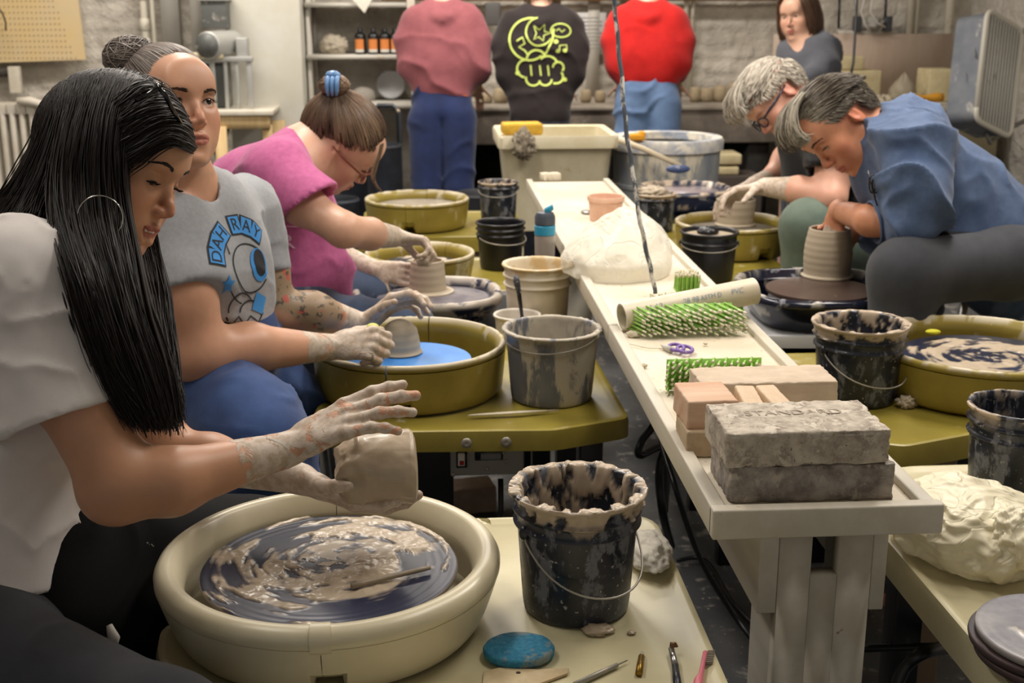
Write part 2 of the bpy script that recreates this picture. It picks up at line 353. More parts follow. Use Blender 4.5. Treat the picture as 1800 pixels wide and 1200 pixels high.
def pan_profile(Rb, Rt, H, roll, wall=.004):
    o = [(Rb*.97, .004), (Rb, .012)]
    for i in range(5): t = (i+1)/5; o.append((Rb+(Rt-Rb)*t**.8*.93, .012+(H-roll-.02)*t))
    for i in range(9): a = -PI*.55+PI*1.25*i/8; o.append((Rt-roll+roll*math.cos(a), H-roll+roll*math.sin(a)))
    inn = [(Rt-2*roll-.002, H-roll*1.6)]
    for i in range(6): t = 1-(i+1)/6; inn.append((Rb-.006+(Rt-2*roll-Rb)*t, .014+(H-roll*2)*t))
    return o+inn+[(Rb*.8, .010), (.05, .010), (.05, .004)]
def splash_pan(label, c, z0, R, H, mat, gap_a, roll=.012, Rb=None, notch=None, clayr=.4, n=110, clip=False, seed=0, sq=None, gapw=.004, group=None, ys=1):
    t = thing('splash_pan', label, 'splash pan', (c[0], c[1], z0), group); pr = pan_profile(Rb or R*.9, R, H, roll)
    top = H-roll*1.3
    def disp(V, th, p):
        r = p[None, :, 0]; z = p[None, :, 1]; wd = np.stack([V[..., 0]*30+seed, V[..., 1]*30, V[..., 2]*30], -1)
        cl = sstep(fbm(wd, 4, seed), .62-clayr*.3, .68-clayr*.25)*sstep(z+0*V[..., 0], top, top+.01) + .9*sstep(fbm(wd*.6+9, 4), .66, .70)*(r < R*.97)*(z > .02)
        cl = np.clip(cl, 0, 1)*(clayr > 0)
        if notch is not None:
            a = th[:, None]; m = ((a-notch[0]) % (2*PI) < (notch[1]-notch[0]))&(z < .03)&(r > R*.7)
            V[..., 2] += np.where(m, .022, 0)
        rad = np.hypot(V[..., 0], V[..., 1])+1e-9; add = cl*.0022*fbm(wd*2, 3)
        k = 1+add/rad
        if sq:
            a = th[:, None]; k = k*(np.abs(np.cos(a))**sq+np.abs(np.sin(a))**sq)**(-1/sq)
        V[..., 0] *= k; V[..., 1] *= k*ys
        V[..., 2] += cl*.0015*(z > top)
        return V, cl+0*r
    halves = [(gap_a+gapw, gap_a+PI-gapw), (gap_a+PI+gapw, gap_a+2*PI-gapw)]
    for a0, a1 in halves: obj('pan_half', MB().lathe(pr, n, a0, a1, disp=disp, closed=True), mat, t, auto=50)
    if clip:
        mbc = MB(); aa = gap_a+PI*0
        ring = [(R-roll+(roll+.0022)*math.cos(q), H-roll+(roll+.0022)*math.sin(q)) for q in np.linspace(0, 2*PI, 24)[:-1]]
        mbc.lathe(ring, 4, aa-.055, aa+.055, closed=True); obj('rim_clip', mbc, mat, t, auto=50)
    obj('wheel_head', MB().lathe([(0, H*.45), (R*.5, H*.45), (R*.5, H*.5), (R*.62, H*.5), (R*.625, H*.56), (0, H*.56)], 64), m_steel, t, auto=30)
    obj('drive_shaft', MB().cyl((0, 0, 0), (0, 0, H*.5), .03), m_steel, t)
    return t
# --- A : cream pan, navy bat
angA = math.atan2(P(560, 1100, 1.5)[1]-cA[1], P(560, 1100, 1.5)[0]-cA[0])
splash_pan('large cream splash pan with a fat rolled rim, nearest the camera', (cA[0], cA[1]), .652, .238, .105, m_pan, angA, roll=.018, Rb=.212, clayr=-.25, n=140, clip=True, seed=3, gapw=.0025, notch=(angA % (2*PI)-.05, angA % (2*PI)+.12))
def bat(label, c, z, R, mat, dens, seed, th=.009, nr=70, na=260, ecc=(0, 0), amp=.0035):
    """round bat with slip smeared over it in relief"""
    r = np.linspace(.001, R-.0015, nr); a = np.arange(na)*2*PI/na
    rr, aa = np.meshgrid(r, a, indexing='ij'); X = rr*np.cos(aa); Y = rr*np.sin(aa)
    x, y = X-ecc[0], Y-ecc[1]; r2 = np.hypot(x, y); a2 = np.arctan2(y, x)+r2*9
    sw_ = fbm(np.stack([r2*55, np.cos(a2)*1.7+seed, np.sin(a2)*1.7], -1), 4, seed)
    bl = fbm(np.stack([X*16+seed, Y*16, X*0], -1), 4, seed+5)
    edge = sstep(r2, R*.98, R*.62); m = sstep(sw_*.95+bl*.45+edge*dens*.6-.22, .60, .74)
    fine = fbm(np.stack([X*90, Y*90, X*0], -1), 4, seed+2)
    Zt = th+m*amp*(.25+1.3*fine*sstep(bl, .35, .6))
    Zt = Zt+.00012*np.sin(rr*520)*sstep(rr, R*.7, R*.9)*(1-m)
    V = [(0, 0, th+.0015)]+[(X[i, j], Y[i, j], Zt[i, j]) for i in range(nr) for j in range(na)]
    cl = [m[0].mean()]+list(np.clip(m*(.55+.9*bl), 0, 1).reshape(-1))
    o = len(V); rim = [(R, th-.001), (R+.0005, th-.004), (R-.001, .001), (R-.004, 0)]
    for q, zq in rim: V += [(q*math.cos(t), q*math.sin(t), zq) for t in a]; cl += [.35]*na
    F_ = [(0, 1+j, 1+(j+1) % na) for j in range(na)]
    for i in range(nr-1+len(rim)): F_ += [(1+i*na+j, 1+(i+1)*na+j, 1+(i+1)*na+(j+1) % na, 1+i*na+(j+1) % na) for j in range(na)]
    F_.append(tuple(1+(nr-1+len(rim))*na+j for j in range(na)))
    o = obj('throwing_bat', MB().add(V, F_, clay=cl), mat); o.location = (c[0], c[1], z); return tag(o, label, 'bat')
m_bat = M('navy_bat', (20, 25, 44), .32, spec=.3, var=(44, 50, 74), vscale=3, stretch=(.4, .4, 1), vamt=1, attr='clay', acol=(188, 172, 150), arough=.28, bump=.05, bscale=30)
bat('navy blue bat smeared with swirls of wet clay in the cream splash pan', (cA[0], cA[1]), .722, .178, m_bat, .42, 4, nr=100, na=400, ecc=(.01, .015), amp=.0028)
o = MB(); p0, p1 = Z(618, 1030, .738), Z(756, 997, .738); pts = [p0+(p1-p0)*t for t in np.linspace(0, 1, 8)]
tag(obj('wooden_rod', o.tube(pts, [.0045, .0038, .0036, .0036, .0036, .0036, .0036, .003], 10), M('claycoated_wood', (150, 136, 116), .5, bump=.4, bscale=120)), 'thin clay-coated wooden rod lying on the smeared navy bat', 'pottery tool')
# --- B : olive pan, blue bat, cone of clay
cB = Z(720, 612, .745)
angB = math.atan2(P(662, 690, 2.5)[1]-cB[1], P(662, 690, 2.5)[0]-cB[0])
splash_pan('deep olive splash pan around the bright blue bat', (cB[0], cB[1]), .652, .213, .112, m_olive_pan, angB, roll=.008, Rb=.205, clayr=.9, seed=5, notch=(angB % (2*PI)+.02, angB % (2*PI)+.26), gapw=.008)
mb = MB().lathe([(0, 0), (.136, 0), (.1375, .003), (.136, .006), (0, .007)], 72); o = obj('throwing_bat', mb, M('blue_bat', (48, 128, 214), .35, var=(96, 156, 218), vscale=9, stretch=(1, 1, 1), vamt=.3, clay=.03, cscale=6), auto=30); o.location = (cB[0], cB[1], .7155)
tag(o, 'bright blue round bat on the olive splash pan wheel', 'bat')
cc = Z(704, 620, .722); pr = [(.0, 0), (.050, 0), (.051, .003), (.046, .006), (.044, .014), (.0455, .022), (.0425, .030), (.0435, .037), (.0395, .045), (.040, .052), (.034, .062), (.026, .070), (.014, .076), (0, .078)]
o = obj('clay_dome', MB().lathe(pr, 64), m_clay_dry, subsurf=1); o.location = (cc[0], cc[1], .7225); tag(o, 'ridged dome of centred clay on the blue bat', 'clay')
# --- C : navy square pan, gray spun head and clay cylinder
cC = Z(750, 512, .722)
splash_pan('clay-spattered navy splash pan under the hands of the woman in pink', (cC[0], cC[1]), .657, .205, .07, M('navy_spattered', (34, 40, 62), .3, clay=.5, cscale=16, ccol=(168, 160, 150), attr='clay', acol=(190, 180, 168)), .5, roll=.014, Rb=.17, clayr=1, seed=8, sq=2.8, n=80, ys=.86)
mb = MB().lathe([(0, .0), (.155, 0), (.157, .005), (.1, .0075), (0, .009)], 72)
m_spun = M('spun_slip', (128, 122, 124), .3, var=(84, 82, 96), vscale=20, stretch=(1, 1, 1), vamt=1)
o = obj('throwing_bat', mb, m_spun, auto=30); o.location = (cC[0]+.02, cC[1], .698); tag(o, 'wet grey spinning bat in the spattered navy pan', 'bat')
def cyl_pot(name, label, px, py, zb, rb, rt, h, mat=m_clay_dry, belly=0, wall=.006, ridges=5, foot=.008):
    c = Z(px, py, zb); pr = [(0, 0), (rb+foot, 0), (rb+foot, .003), (rb+.001, .006)]
    for i in range(1, 40):
        t = i/39; pr.append((rb+(rt-rb)*t+belly*math.sin(PI*t)+.00035*math.sin(t*ridges*2*PI), .006+(h-.006)*t))
    pr += [(rt-wall*.4, h+.002), (rt-wall, h)]
    for i in range(8): t = 1-(i+1)/8; pr.append((rb-wall+(rt-rb)*t+belly*math.sin(PI*t), .02+(h-.02)*t))
    pr.append((0, .018)); o = obj(name, MB().lathe(pr, 72), mat, auto=60); o.location = (c[0], c[1], zb); return tag(o, label, 'pot')
cyl_pot('clay_cylinder', 'short clay cylinder being thrown between the hands of the woman in pink', 752, 512, .7065, .052, .046, .088, ridges=4, foot=.02)
# --- D, E, G, I pans
cD = Z(738, 449, .745); splash_pan('small olive splash pan with a dark disc, partly hidden by clay-covered hands', (cD[0], cD[1]), .652, .165, .105, m_olive_pan, 1, roll=.007, clayr=.9, seed=11, n=60)
bat('dark navy disc inside the small olive splash pan behind the pink shirt woman', (cD[0], cD[1]), .712, .12, m_bat, .1, 9, nr=24, na=80)
cE = Z(733, 349, .755); splash_pan('olive splash pan in front of the jeans of the person in the dusty pink hoodie', (cE[0], cE[1]), .652, .197, .108, m_olive_pan, 4.5, roll=.008, Rb=.185, clayr=.8, seed=14, n=70, notch=(4.45, 4.65))
o = obj('slip_puddle', MB().lathe([(0, 0), (.17, 0), (.17, .004), (0, .005)], 48), M('slip', (170, 162, 150), .25, var=(140, 134, 126)), auto=30); o.location = (cE[0], cE[1], .724); tag(o, 'pale slip coated bat in the farthest left olive pan', 'bat')
cG = Z(1288, 390, .755); splash_pan('olive splash pan around the wide clay cylinder of the man in black', (cG[0], cG[1]), .652, .195, .108, m_olive_pan, 5.2, roll=.008, Rb=.182, clayr=.95, seed=17, n=70, notch=(5.0, 5.25))
o = obj('slip_puddle', MB().lathe([(0, 0), (.165, 0), (.165, .004), (0, .005)], 48), M('slip', (170, 162, 150), .25)); o.location = (cG[0], cG[1], .724); tag(o, 'slip covered bat under the wide clay cylinder', 'bat')
cyl_pot('clay_cylinder', 'wide straight-walled clay cylinder under the hands of the man in black', 1292, 394, .731, .062, .068, .088, ridges=3)
cI = Z(1728, 604, .755); splash_pan('wide olive splash pan at the right edge holding a clay-smeared navy bat', (cI[0], cI[1]), .652, .245, .108, m_olive_pan, 5.45, roll=.009, Rb=.228, clayr=.95, seed=21, n=110)
bat('navy bat with scribbled clay in the wide olive pan at the right', (cI[0]+.01, cI[1]-.01), .718, .19, m_bat, .38, 23, nr=60, na=220)
tag(obj('yellow_sponge', MB().ball(Z(1640, 583, .745), (.018, .012, .006), 10), M('sponge_lime', (196, 190, 40), .8)), 'bright yellow-green scrap at the back of the smeared navy bat', 'sponge')
# --- F, H navy pans
cF_ = Z(1440, 498, .772); splash_pan('glossy navy splash pan on the white table under the tall clay pot', (cF_[0], cF_[1]), .682, .208, .090, M('navy_glossy', (22, 26, 44), .2, clay=.1, cscale=10, ccol=(130, 132, 140), attr='clay', acol=(170, 165, 155)), .3, roll=.014, Rb=.17, clayr=.3, seed=25, sq=3.2, n=90)
o = obj('throwing_bat', MB().lathe([(0, 0), (.139, 0), (.14, .004), (.139, .008), (0, .008)], 64), M('brown_bat', (74, 58, 52), .3, var=(90, 74, 66), vscale=8, clay=.08), auto=30); o.location = (cF_[0]+.005, cF_[1]+.01, .749); tag(o, 'brown round bat under the tall clay pot', 'bat')
cyl_pot('tall_clay_pot', 'tall barrel-shaped clay pot under the hands of the man in denim', 1453, 484, .758, .062, .055, .130, belly=.006, ridges=7)
cH = Z(1205, 330, .735); splash_pan('navy splash pan full of mauve slip at the far end of the right row', (cH[0], cH[1]), .655, .19, .085, m_navy, .3, roll=.014, clayr=.5, seed=28, n=60, sq=2.6)
o = obj('slip_puddle', MB().lathe([(0, 0), (.14, 0), (.14, .012), (0, .014)], 48), M('mauve_slip', (150, 138, 142), .3)); o.location = (cH[0], cH[1], .712); tag(o, 'mauve slip covered bat in the farthest navy pan', 'bat')

# ======================= BENCH =======================
bx0, bx1, by0, by1 = .377, .69, 1.545, 4.68
bn = thing('bench', 'long white painted wooden bench with raised edges running down the room', 'bench', (.53, 3.1, 0))
cuts = [by0, 2.52, 3.98, by1]
for a, b in zip(cuts[:-1], cuts[1:]):
    part('tabletop', MB().box(((bx0+bx1)/2, (a+b)/2, .808), (bx1-bx0-.04, b-a-.004-(.04 if a == by0 else 0), .024)), m_top_w, bn, bevel=.002)
    for x in (bx0+.011, bx1-.011): part('edge_board', MB().box((x, (a+b)/2, .811), (.022, b-a-.003, .042)), m_wood_w, bn, bevel=.003)
part('edge_board', MB().box(((bx0+bx1)/2+.003, by0+.0, .811), (bx1-bx0+.006, .022, .043)), m_wood_w, bn, bevel=.003)
xl, xr = atY(1334, 1000, 1.60)[0], atY(1558, 1000, 1.60)[0]
xa, xb = atY(1369, 1000, 1.60)[0], atY(1531, 1000, 1.60)[0]
for x0, x1 in ((xl, xa-.001), (xb+.001, xr)): part('apron', MB().box(((x0+x1)/2, (1.6+by1)/2-.05, .72), (x1-x0, by1-1.6-.1, .155)), m_wood_w, bn, bevel=.002)
n0, n1 = atY(1425, 1000, 1.6)[0], atY(1472, 1000, 1.6)[0]; zn = atY(1450, 1010, 1.6)[2]
part('leg', MB().box(((xa+n0)/2, 1.612, .395), (n0-xa, .024, .79)).box(((n1+xb)/2, 1.612, .395), (xb-n1, .024, .79)).box(((n0+n1)/2, 1.612, zn/2), (n1-n0+.001, .024, zn)), m_wood_w, bn)
part('leg', MB().box((xa+.012, 1.68, .395), (.022, .11, .79)), m_wood_w, bn, bevel=.002)
part('leg', MB().box((xb-.012, 1.68, .395), (.022, .11, .79)), m_wood_w, bn, bevel=.002)
part('leg', MB().box(((xa+xb)/2, 4.5, .38), (.1, .05, .76)), m_wood_w, bn, bevel=.002)
# ---- bricks
def rough_block(name, label, cat, c, d, rz, mat, seed=0, amp=.0018, group=None, chip=1):
    me = bpy.data.meshes.new(name); bm = bmesh.new(); bmesh.ops.create_cube(bm, size=1)
    bmesh.ops.scale(bm, vec=d, verts=bm.verts); bmesh.ops.bevel(bm, geom=list(bm.edges), offset=.003, segments=2, affect='EDGES', profile=.5)
    bmesh.ops.subdivide_edges(bm, edges=[e for e in bm.edges if e.calc_length() > .03], cuts=24, use_grid_fill=True)
    bm.normal_update(); V = np.array([v.co[:] for v in bm.verts]); Nn = np.array([v.normal[:] for v in bm.verts])
    n = fbm(V*60+seed, 4, seed)-.5; h = np.array(d)/2; near = (np.abs(V) > h-.006).sum(1) >= 2
    V += Nn*(n*amp*2)[:, None]; V -= Nn*(near*chip*np.clip(fbm(V*120+seed, 3)-.45, 0, 1)*.012)[:, None]
    for v, q in zip(bm.verts, V): v.co = q
    bm.to_mesh(me); bm.free(); me.polygons.foreach_set('use_smooth', [True]*len(me.polygons)); me.materials.append(mat)
    o = bpy.data.objects.new(name, me); COL.objects.link(o); o.location = tuple(c); o.rotation_euler = (0, 0, rz); return tag(o, label, cat, group)
m_fb = M('sooty_firebrick', (206, 196, 180), .85, var=(140, 128, 116), vscale=32, clay=.4, cscale=30, ccol=(204, 194, 178), bump=.5, bscale=150, bdist=.001, speck=(220, .66, (110, 100, 92)))
m_fb2 = M('sooty_firebrick_dark', (182, 174, 164), .85, var=(116, 108, 102), vscale=30, clay=.36, cscale=28, ccol=(190, 180, 166), bump=.5, bscale=150, bdist=.001, loc=(3, 1, 2))
m_fbb = M('beige_brick', (208, 190, 168), .8, var=(190, 172, 150), vscale=18, bump=.3, bscale=120, bdist=.001)
m_fbp = M('pinkish_wood', (214, 186, 160), .7, var=(200, 158, 128), vscale=7, stretch=(.5, 4, 4), bump=.2, bscale=80)
q0, q1 = Z(1282, 886, .82), Z(1577, 886, .82); cxb = (q0[0]+q1[0])/2; wbk = q1[0]-q0[0]
rough_block('firebrick', 'sooty grey firebrick with a vertical crack, lying on the bench under the other', 'brick', (cxb, q0[1]+.062, .8475), (wbk, .125, .055), 0, m_fb2, 3)
crk = [(cxb+.012+.002*math.sin(i*2.1), q0[1]-.0015, .824+.0075*i) for i in range(8)]
q0, q1 = P(1281, 800, 1.71), P(1569, 800, 1.71); cx2 = (q0[0]+q1[0])/2
tb = rough_block('firebrick', 'sooty grey firebrick with a pale stamped top, topmost of the two stacked', 'brick', (cx2-.002, cxb*0+Z(1282, 886, .82)[1]+.062, .9005), (.229, .135, .051), .01, m_fb, 9)
tm = text_mesh('STANDARD', .027, .0008); tm.materials.append(M('stamp_shade', (166, 154, 140), .9)); to = bpy.data.objects.new('stamped_lettering', tm); COL.objects.link(to); to.parent = tb; to.location = (.0, .012, .0254); to['label'] = 'worn stamped letters on the top face'
rough_block('firebrick', 'clean beige brick lying behind the sooty pair', 'brick', (P(1357, 700, 2.05)[0], Z(1357, 672, .886)[1]+.052, .853), (.231, .1, .064), .005, m_fbb, 12, chip=.7)
rough_block('wooden_block', 'pinkish block left of the sooty firebricks, upper of its stack', 'block', (P(1236, 740, 1.88)[0]+.018, Z(1225, 735, .88)[1]+.05, .884), (.078, .1, .046), .03, m_fbp, 15, amp=.0006, chip=.3)
rough_block('wooden_block', 'tan block at the bottom of the stack left of the firebricks', 'block', (P(1243, 790, 1.87)[0]+.014, Z(1240, 806, .82)[1]+.052, .8415), (.075, .1, .042), -.03, M('tan_block', (196, 176, 146), .8, var=(170, 148, 118), vscale=14), 18, amp=.0006, chip=.3)
for i, px in enumerate((1318, 1362)):
    rough_block('wooden_stick', ('left', 'right')[i]+' one of two short pale sticks wedged between the grey and beige bricks', 'stick', (P(px+6, 700, 1.9)[0], 1.80, .899), (.031, .10, .018), -.08+.1*i, M('pale_wood', (216, 192, 162), .7, var=(196, 168, 138), vscale=6, stretch=(5, .5, 5)), 20+i, amp=.0004, chip=.2)
rough_block('clay_block', 'small off-white block on the far end of the bench', 'block', Z(968, 318, .82)+A3(0, .02, .014), (.075, .05, .028), .1, M('plaster_white', (206, 196, 176), .8), 22)
# ======================= BUCKETS =======================
def bucket(label, c, z0, Rt, Rb, H, mat, ridges=2, clay=0, seed=0, n=96, handle=None, wall=.0025, rimr=.003, lumps=0, name='bucket', fill=None, fillmat=None, ridge_h=.12, drop=.5, out=1.0):
    t = thing(name, label, 'bucket', (c[0], c[1], z0))
    o = [(0, .002), (Rb-.006, .0), (Rb-.001, .003), (Rb, .008)]; RR = lambda z: Rb+(Rt*.965-Rb)*z/H
    zs = list(np.linspace(.02, H*(.97-ridge_h*ridges), 14)); o += [(RR(z), z) for z in zs]
    for k in range(ridges):
        zb = H*(1-.03-ridge_h*(ridges-k)); o += [(RR(zb)+.0005, zb-.002), (RR(zb)+.0055, zb), (RR(zb)+.0058, zb+.002), (RR(zb)+.001, zb+.005)]
        o += [(RR(zb+q), zb+q) for q in np.linspace(.008, H*ridge_h-.006, 4)]
    o += [(Rt-rimr, H-.007), (Rt+rimr*.2, H-.006), (Rt+rimr*.6, H-.003), (Rt+rimr*.2, H), (Rt-rimr, H+.0005), (Rt-rimr-wall, H-.002)]
    i_ = [(RR(z)-wall-.0015, z) for z in np.linspace(H*.95, .006, 26)]+[(0, .005)]
    pr = np.array(o+i_); no = len(o)
    def disp(V, th, p):
        ins = (np.arange(len(p)) >= no-2)[None, :]+0*V[..., 0] > 0; z = V[..., 2]; r = np.hypot(V[..., 0], V[..., 1])+1e-9
        W = np.stack([V[..., 0]*45+seed, V[..., 1]*45, V[..., 2]*45], -1)
        topw = sstep(z, H*(.80-.1*lumps), H*.97)
        n1 = fbm(W*.55, 4, seed); n2 = fbm(W*1.6+5, 4, seed)
        a = th[:, None]+0*z; st = fbm(np.stack([np.cos(a)*2+z*14, np.sin(a)*2, z*10+a*1.5], -1)*2.2, 4, seed+3)
        m_in = sstep(st*.9+n1*.25+.05*topw-.05, .64-.10*clay, .70-.08*clay)*(r > Rb*.3)
        m_out = sstep(n1*.5+n2*.3+topw*.22*clay, .56, .60)
        m_rim = sstep(n1*.5+n2*.4+.22*clay, .52, .58)*(z > H-.009)
        m = np.where(ins, m_in*min(1, clay), np.maximum(m_out*min(1, clay)*topw, m_rim)); m = np.clip(m, 0, 1)
        th_ = m*(.0008+lumps*(.004+.010*np.clip(n2-.45, 0, 1)*topw)); sg = np.where(ins, -1, 1)
        V[..., 0] *= 1+sg*th_/r*(r > Rb*.3); V[..., 1] *= 1+sg*th_/r*(r > Rb*.3); V[..., 2] += (z > H-.009)*m*lumps*.006*n2
        return V, m
    obj('pail', MB().lathe(pr, n, disp=disp), mat, t, auto=70)
    if fill is not None: obj('contents', MB().lathe([(RR(fill)-.004, fill-.002), (RR(fill)*.6, fill+.004), (RR(fill)*.3, fill+.002), (0, fill+.003)], 32), fillmat, t)
    if handle:
        a0, zd, side = handle   # ear angle, lowest height, sweep direction
        ze = H*(1-.05-ridge_h*ridges); pts = []
        for k in range(33):
            u = k/32; a = a0+side*PI*u; zz = ze-(ze-zd)*math.sin(PI*u)**.8; rr = RR(zz)+.004+.020*out*math.sin(PI*u)**2
            if k in (0, 32): rr = RR(ze)+.002
            pts.append((rr*math.cos(a), rr*math.sin(a), zz))
        h = obj('handle', MB().tube(pts, .0016 if H < .2 else .002, 6), m_wire, t)
        for a in (a0, a0+PI): obj('handle_ear', MB().ball((0, 0, 0), (.004, .010, .010), 8, R=[[math.cos(a), -math.sin(a), 0], [math.sin(a), math.cos(a), 0], [0, 0, 1]]) if 0 else MB().ball(((RR(ze)+.001)*math.cos(a), (RR(ze)+.001)*math.sin(a), ze), (.008, .008, .011), 8), mat, t)
    return t
q = Z(1012, 1072, .65)
bucket('black bucket caked with thick wet clay around its rim, on the cream wheel table', (q[0]+.002, q[1]+.016), .6505, .0915, .076, .181, m_black, 2, clay=1.15, seed=2, n=240, handle=(math.radians(205), .058, 1), lumps=1.0, ridge_h=.115, out=1)
m_greyb = M('grey_plastic', (112, 114, 120), .4, var=(84, 88, 100), vscale=14, stretch=(1, 1, .3), vamt=1, clay=.62, cscale=15, cstretch=(1, 1, .3), ccol=(182, 174, 158), attr='clay', acol=(180, 170, 152))
q = Z(970, 700, .65); bucket('grey bucket streaked with dried clay on the olive table beside the blue bat wheel', (q[0], q[1]+.01), .6505, .104, .088, .158, m_greyb, 0, clay=.7, seed=6, n=120, lumps=.25, rimr=.005, handle=(math.radians(-28), .125, -1), out=0)
m_whiteb = M('white_bucket', (230, 222, 204), .45, var=(216, 200, 170), vscale=7, stretch=(1, 1, .6), clay=.1, cscale=7, ccol=(190, 158, 112), attr='clay', acol=(205, 178, 130))
q = P(947, 462, 3.25); bucket('off-white bucket stained with tan clay, behind the grey bucket', (q[0]-.003, q[1]), .6555, .0895, .077, .172, m_whiteb, 2, clay=.9, seed=10, n=80, lumps=.2, ridge_h=.14, rimr=.004)
q = Z(912, 600, .65); cup = bucket('small white tub with a red mark and a brush standing in it', (q[0]-.005, q[1]-.01), .6505, .059, .05, .075, M('white_tub', (228, 220, 208), .4, clay=.06, attr='clay', acol=(210, 200, 180)), 0, clay=.2, seed=11, n=64, name='plastic_tub', rimr=.003)
cl = (q[0]-.005, q[1]-.01)
obj('red_mark', MB().lathe([(.0565, .045), (.0583, .062)], 6, -PI*.72, -PI*.55), M('red_print', (200, 50, 50), .5), cup)
t = thing('brush', 'black clay-spattered brush standing in the small white tub', 'brush', (cl[0]+.012, cl[1], .66))
hp = [(cl[0]+.014, cl[1]-.0, .662), (cl[0]+.012, cl[1], .72), (cl[0]+.004, cl[1]+.0, .78), (cl[0]-.002, cl[1], .81), (cl[0]-.003, cl[1], .824)]
part('handle', MB().tube(hp, [.006, .0045, .006, .009, .005], 10), m_black, t)
part('bristles', MB().tube([(cl[0]+.018, cl[1]-.02, .656), (cl[0]+.014, cl[1], .69)], [.016, .008], 10), M('dark_bristle', (40, 40, 46), .7, clay=.3, cscale=30), t)
q = Z(880, 470, .65); bucket('clean black bucket standing behind the off-white one', (q[0], q[1]), .6505, .079, .066, .15, m_blackc, 2, seed=13, n=64, handle=(math.radians(200), .09, 1), ridge_h=.12)
q = Z(876, 385, .65); bucket('dusty black bucket on the farthest left wheel table', (q[0], q[1]), .6505, .077, .068, .148, m_black, 1, clay=.7, seed=15, n=64, handle=(math.radians(175), .10, 1), fill=.13, fillmat=m_clay)
q = Z(1143, 405, .65); t = bucket('black bucket heaped with scraps of clay beside the bench', (q[0]+.015, q[1]), .6505, .076, .068, .14, m_black, 1, clay=1.2, seed=17, n=64, fill=.132, fillmat=m_clay, lumps=.3)
obj('clay_scraps', MB().ball((-.01, 0, .142), (.05, .05, .022), 20, noise=.6, nf=60), m_clay_dry, t)
q = Z(1245, 492, .65); t = bucket('black bucket full of slip with a black lump on top, right of the bench', (q[0], q[1]+.01), .6505, .088, .076, .152, m_blackc, 1, clay=.8, seed=19, n=80, fill=.141, fillmat=M('slip_tan', (170, 156, 134), .3), ridge_h=.2, handle=(math.radians(170), .1, 1), out=0)
obj('sunken_lump', MB().ball((-.005, 0, .15), (.032, .03, .016), 16, noise=.3, nf=40), m_blackc, t)
q = Z(1500, 700, .65); bucket('black bucket lined with thick clay, on the right-hand olive table', (q[0]+.004, q[1]+.0), .6505, .099, .083, .172, m_black, 2, clay=1.1, seed=22, n=120, handle=(math.radians(200), .055, 1), lumps=.6, ridge_h=.13)
q = P(1791, 731, 2.14); bucket('black ridged bucket cut off by the right edge of the picture', (q[0], q[1]), .6505, .083, .07, .176, m_black, 2, clay=.5, seed=25, n=120, lumps=.15, ridge_h=.13)

# ======================= ON THE NEAR TABLE =======================
def flat(name, label, cat, poly, z0, h, mat, group=None, bevel=.001, smooth=False):
    o = obj(name, MB().prism(poly, z0, z0+h), mat, bevel=bevel, smooth=smooth); return tag(o, label, cat, group)
q = Z(912, 1142, .66); mb = MB().lathe([(0, 0), (.042, 0), (.047, .004), (.048, .011), (.045, .0155), (0, .017)], 64, disp=lambda V, th, p: (np.stack([V[..., 0]*1.0, V[..., 1]*.82, V[..., 2]+.001*(fbm(V*90, 3)-.5)], -1), sstep(fbm(V*40+[4, 0, 0], 4), .5, .62)))
o = obj('sponge', mb, M('blue_sponge', (30, 108, 146), .85, var=(60, 140, 170), vscale=120, bump=.5, bscale=300, clay=.42, cscale=22, ccol=(128, 140, 138))); o.location = (q[0], q[1], .651); tag(o, 'blue oval sponge rubbed with clay, in front of the caked black bucket', 'sponge')
a = [Z(x, y, .656) for x, y in [(850, 1178), (878, 1171), (940, 1174), (1000, 1172), (998, 1181), (960, 1195), (930, 1206), (846, 1212)]]
o = flat('wooden_rib', 'flat pale wooden throwing rib with a small hole, beside the blue sponge', 'pottery tool', [(p[0], p[1]) for p in a][::-1], .651, .004, M('worn_wood', (208, 190, 152), .6, var=(180, 158, 120), vscale=16, clay=.1, cscale=20))
hq = Z(911, 1182, .655); ho = obj('drilled_hole', MB().lathe([(0, .0003), (.0032, 0)], 14), M('hole_dark', (60, 46, 34), .9)); ho.parent = o; ho.location = (hq[0], hq[1], .6552)
p0, p1 = Z(1010, 1203, .655), Z(1103, 1160, .655); tag(obj('needle_tool', MB().tube([p0+(p1-p0)*t for t in (0, .5, .8, .82, 1)], [.0038, .0036, .003, .0012, .0008], 10), M('grey_metal_tool', (150, 146, 136), .45, metal=.4, clay=.3, cscale=60)), 'thin grey tool with a fine wire tip, left of the brass tube', 'pottery tool')
p0, p1 = Z(1123, 1184, .655), Z(1129, 1146, .655); t = thing('brass_tube_tool', 'short brass-ferruled stub between the grey needle and the trimming tool', 'pottery tool', p0)
part('ferrule', MB().tube([p0, p0+(p1-p0)*.78], [.0048, .0046], 14), M('brass', (150, 118, 50), .35, metal=.8, clay=.1, cscale=70), t); part('tip', MB().tube([p0+(p1-p0)*.78, p1], [.004, .0018], 12), M('clear_tip', (190, 182, 160), .4), t)
t = thing('trimming_tool', 'dark-handled trimming tool with a curled steel tip', 'pottery tool', Z(1185, 1180, .655))
p0, p1, p2 = Z(1192, 1215, .656), Z(1187, 1170, .657), Z(1180, 1140, .66)
part('handle', MB().tube([p0, (p0+p1)/2, p1], [.005, .0055, .0045], 12), M('dark_handle', (34, 40, 52), .35, clay=.12, cscale=60, ccol=(170, 190, 80)), t)
part('ferrule', MB().tube([p1, p2], [.0048, .0042], 12), M('chrome', (190, 190, 188), .25, metal=.9), t)
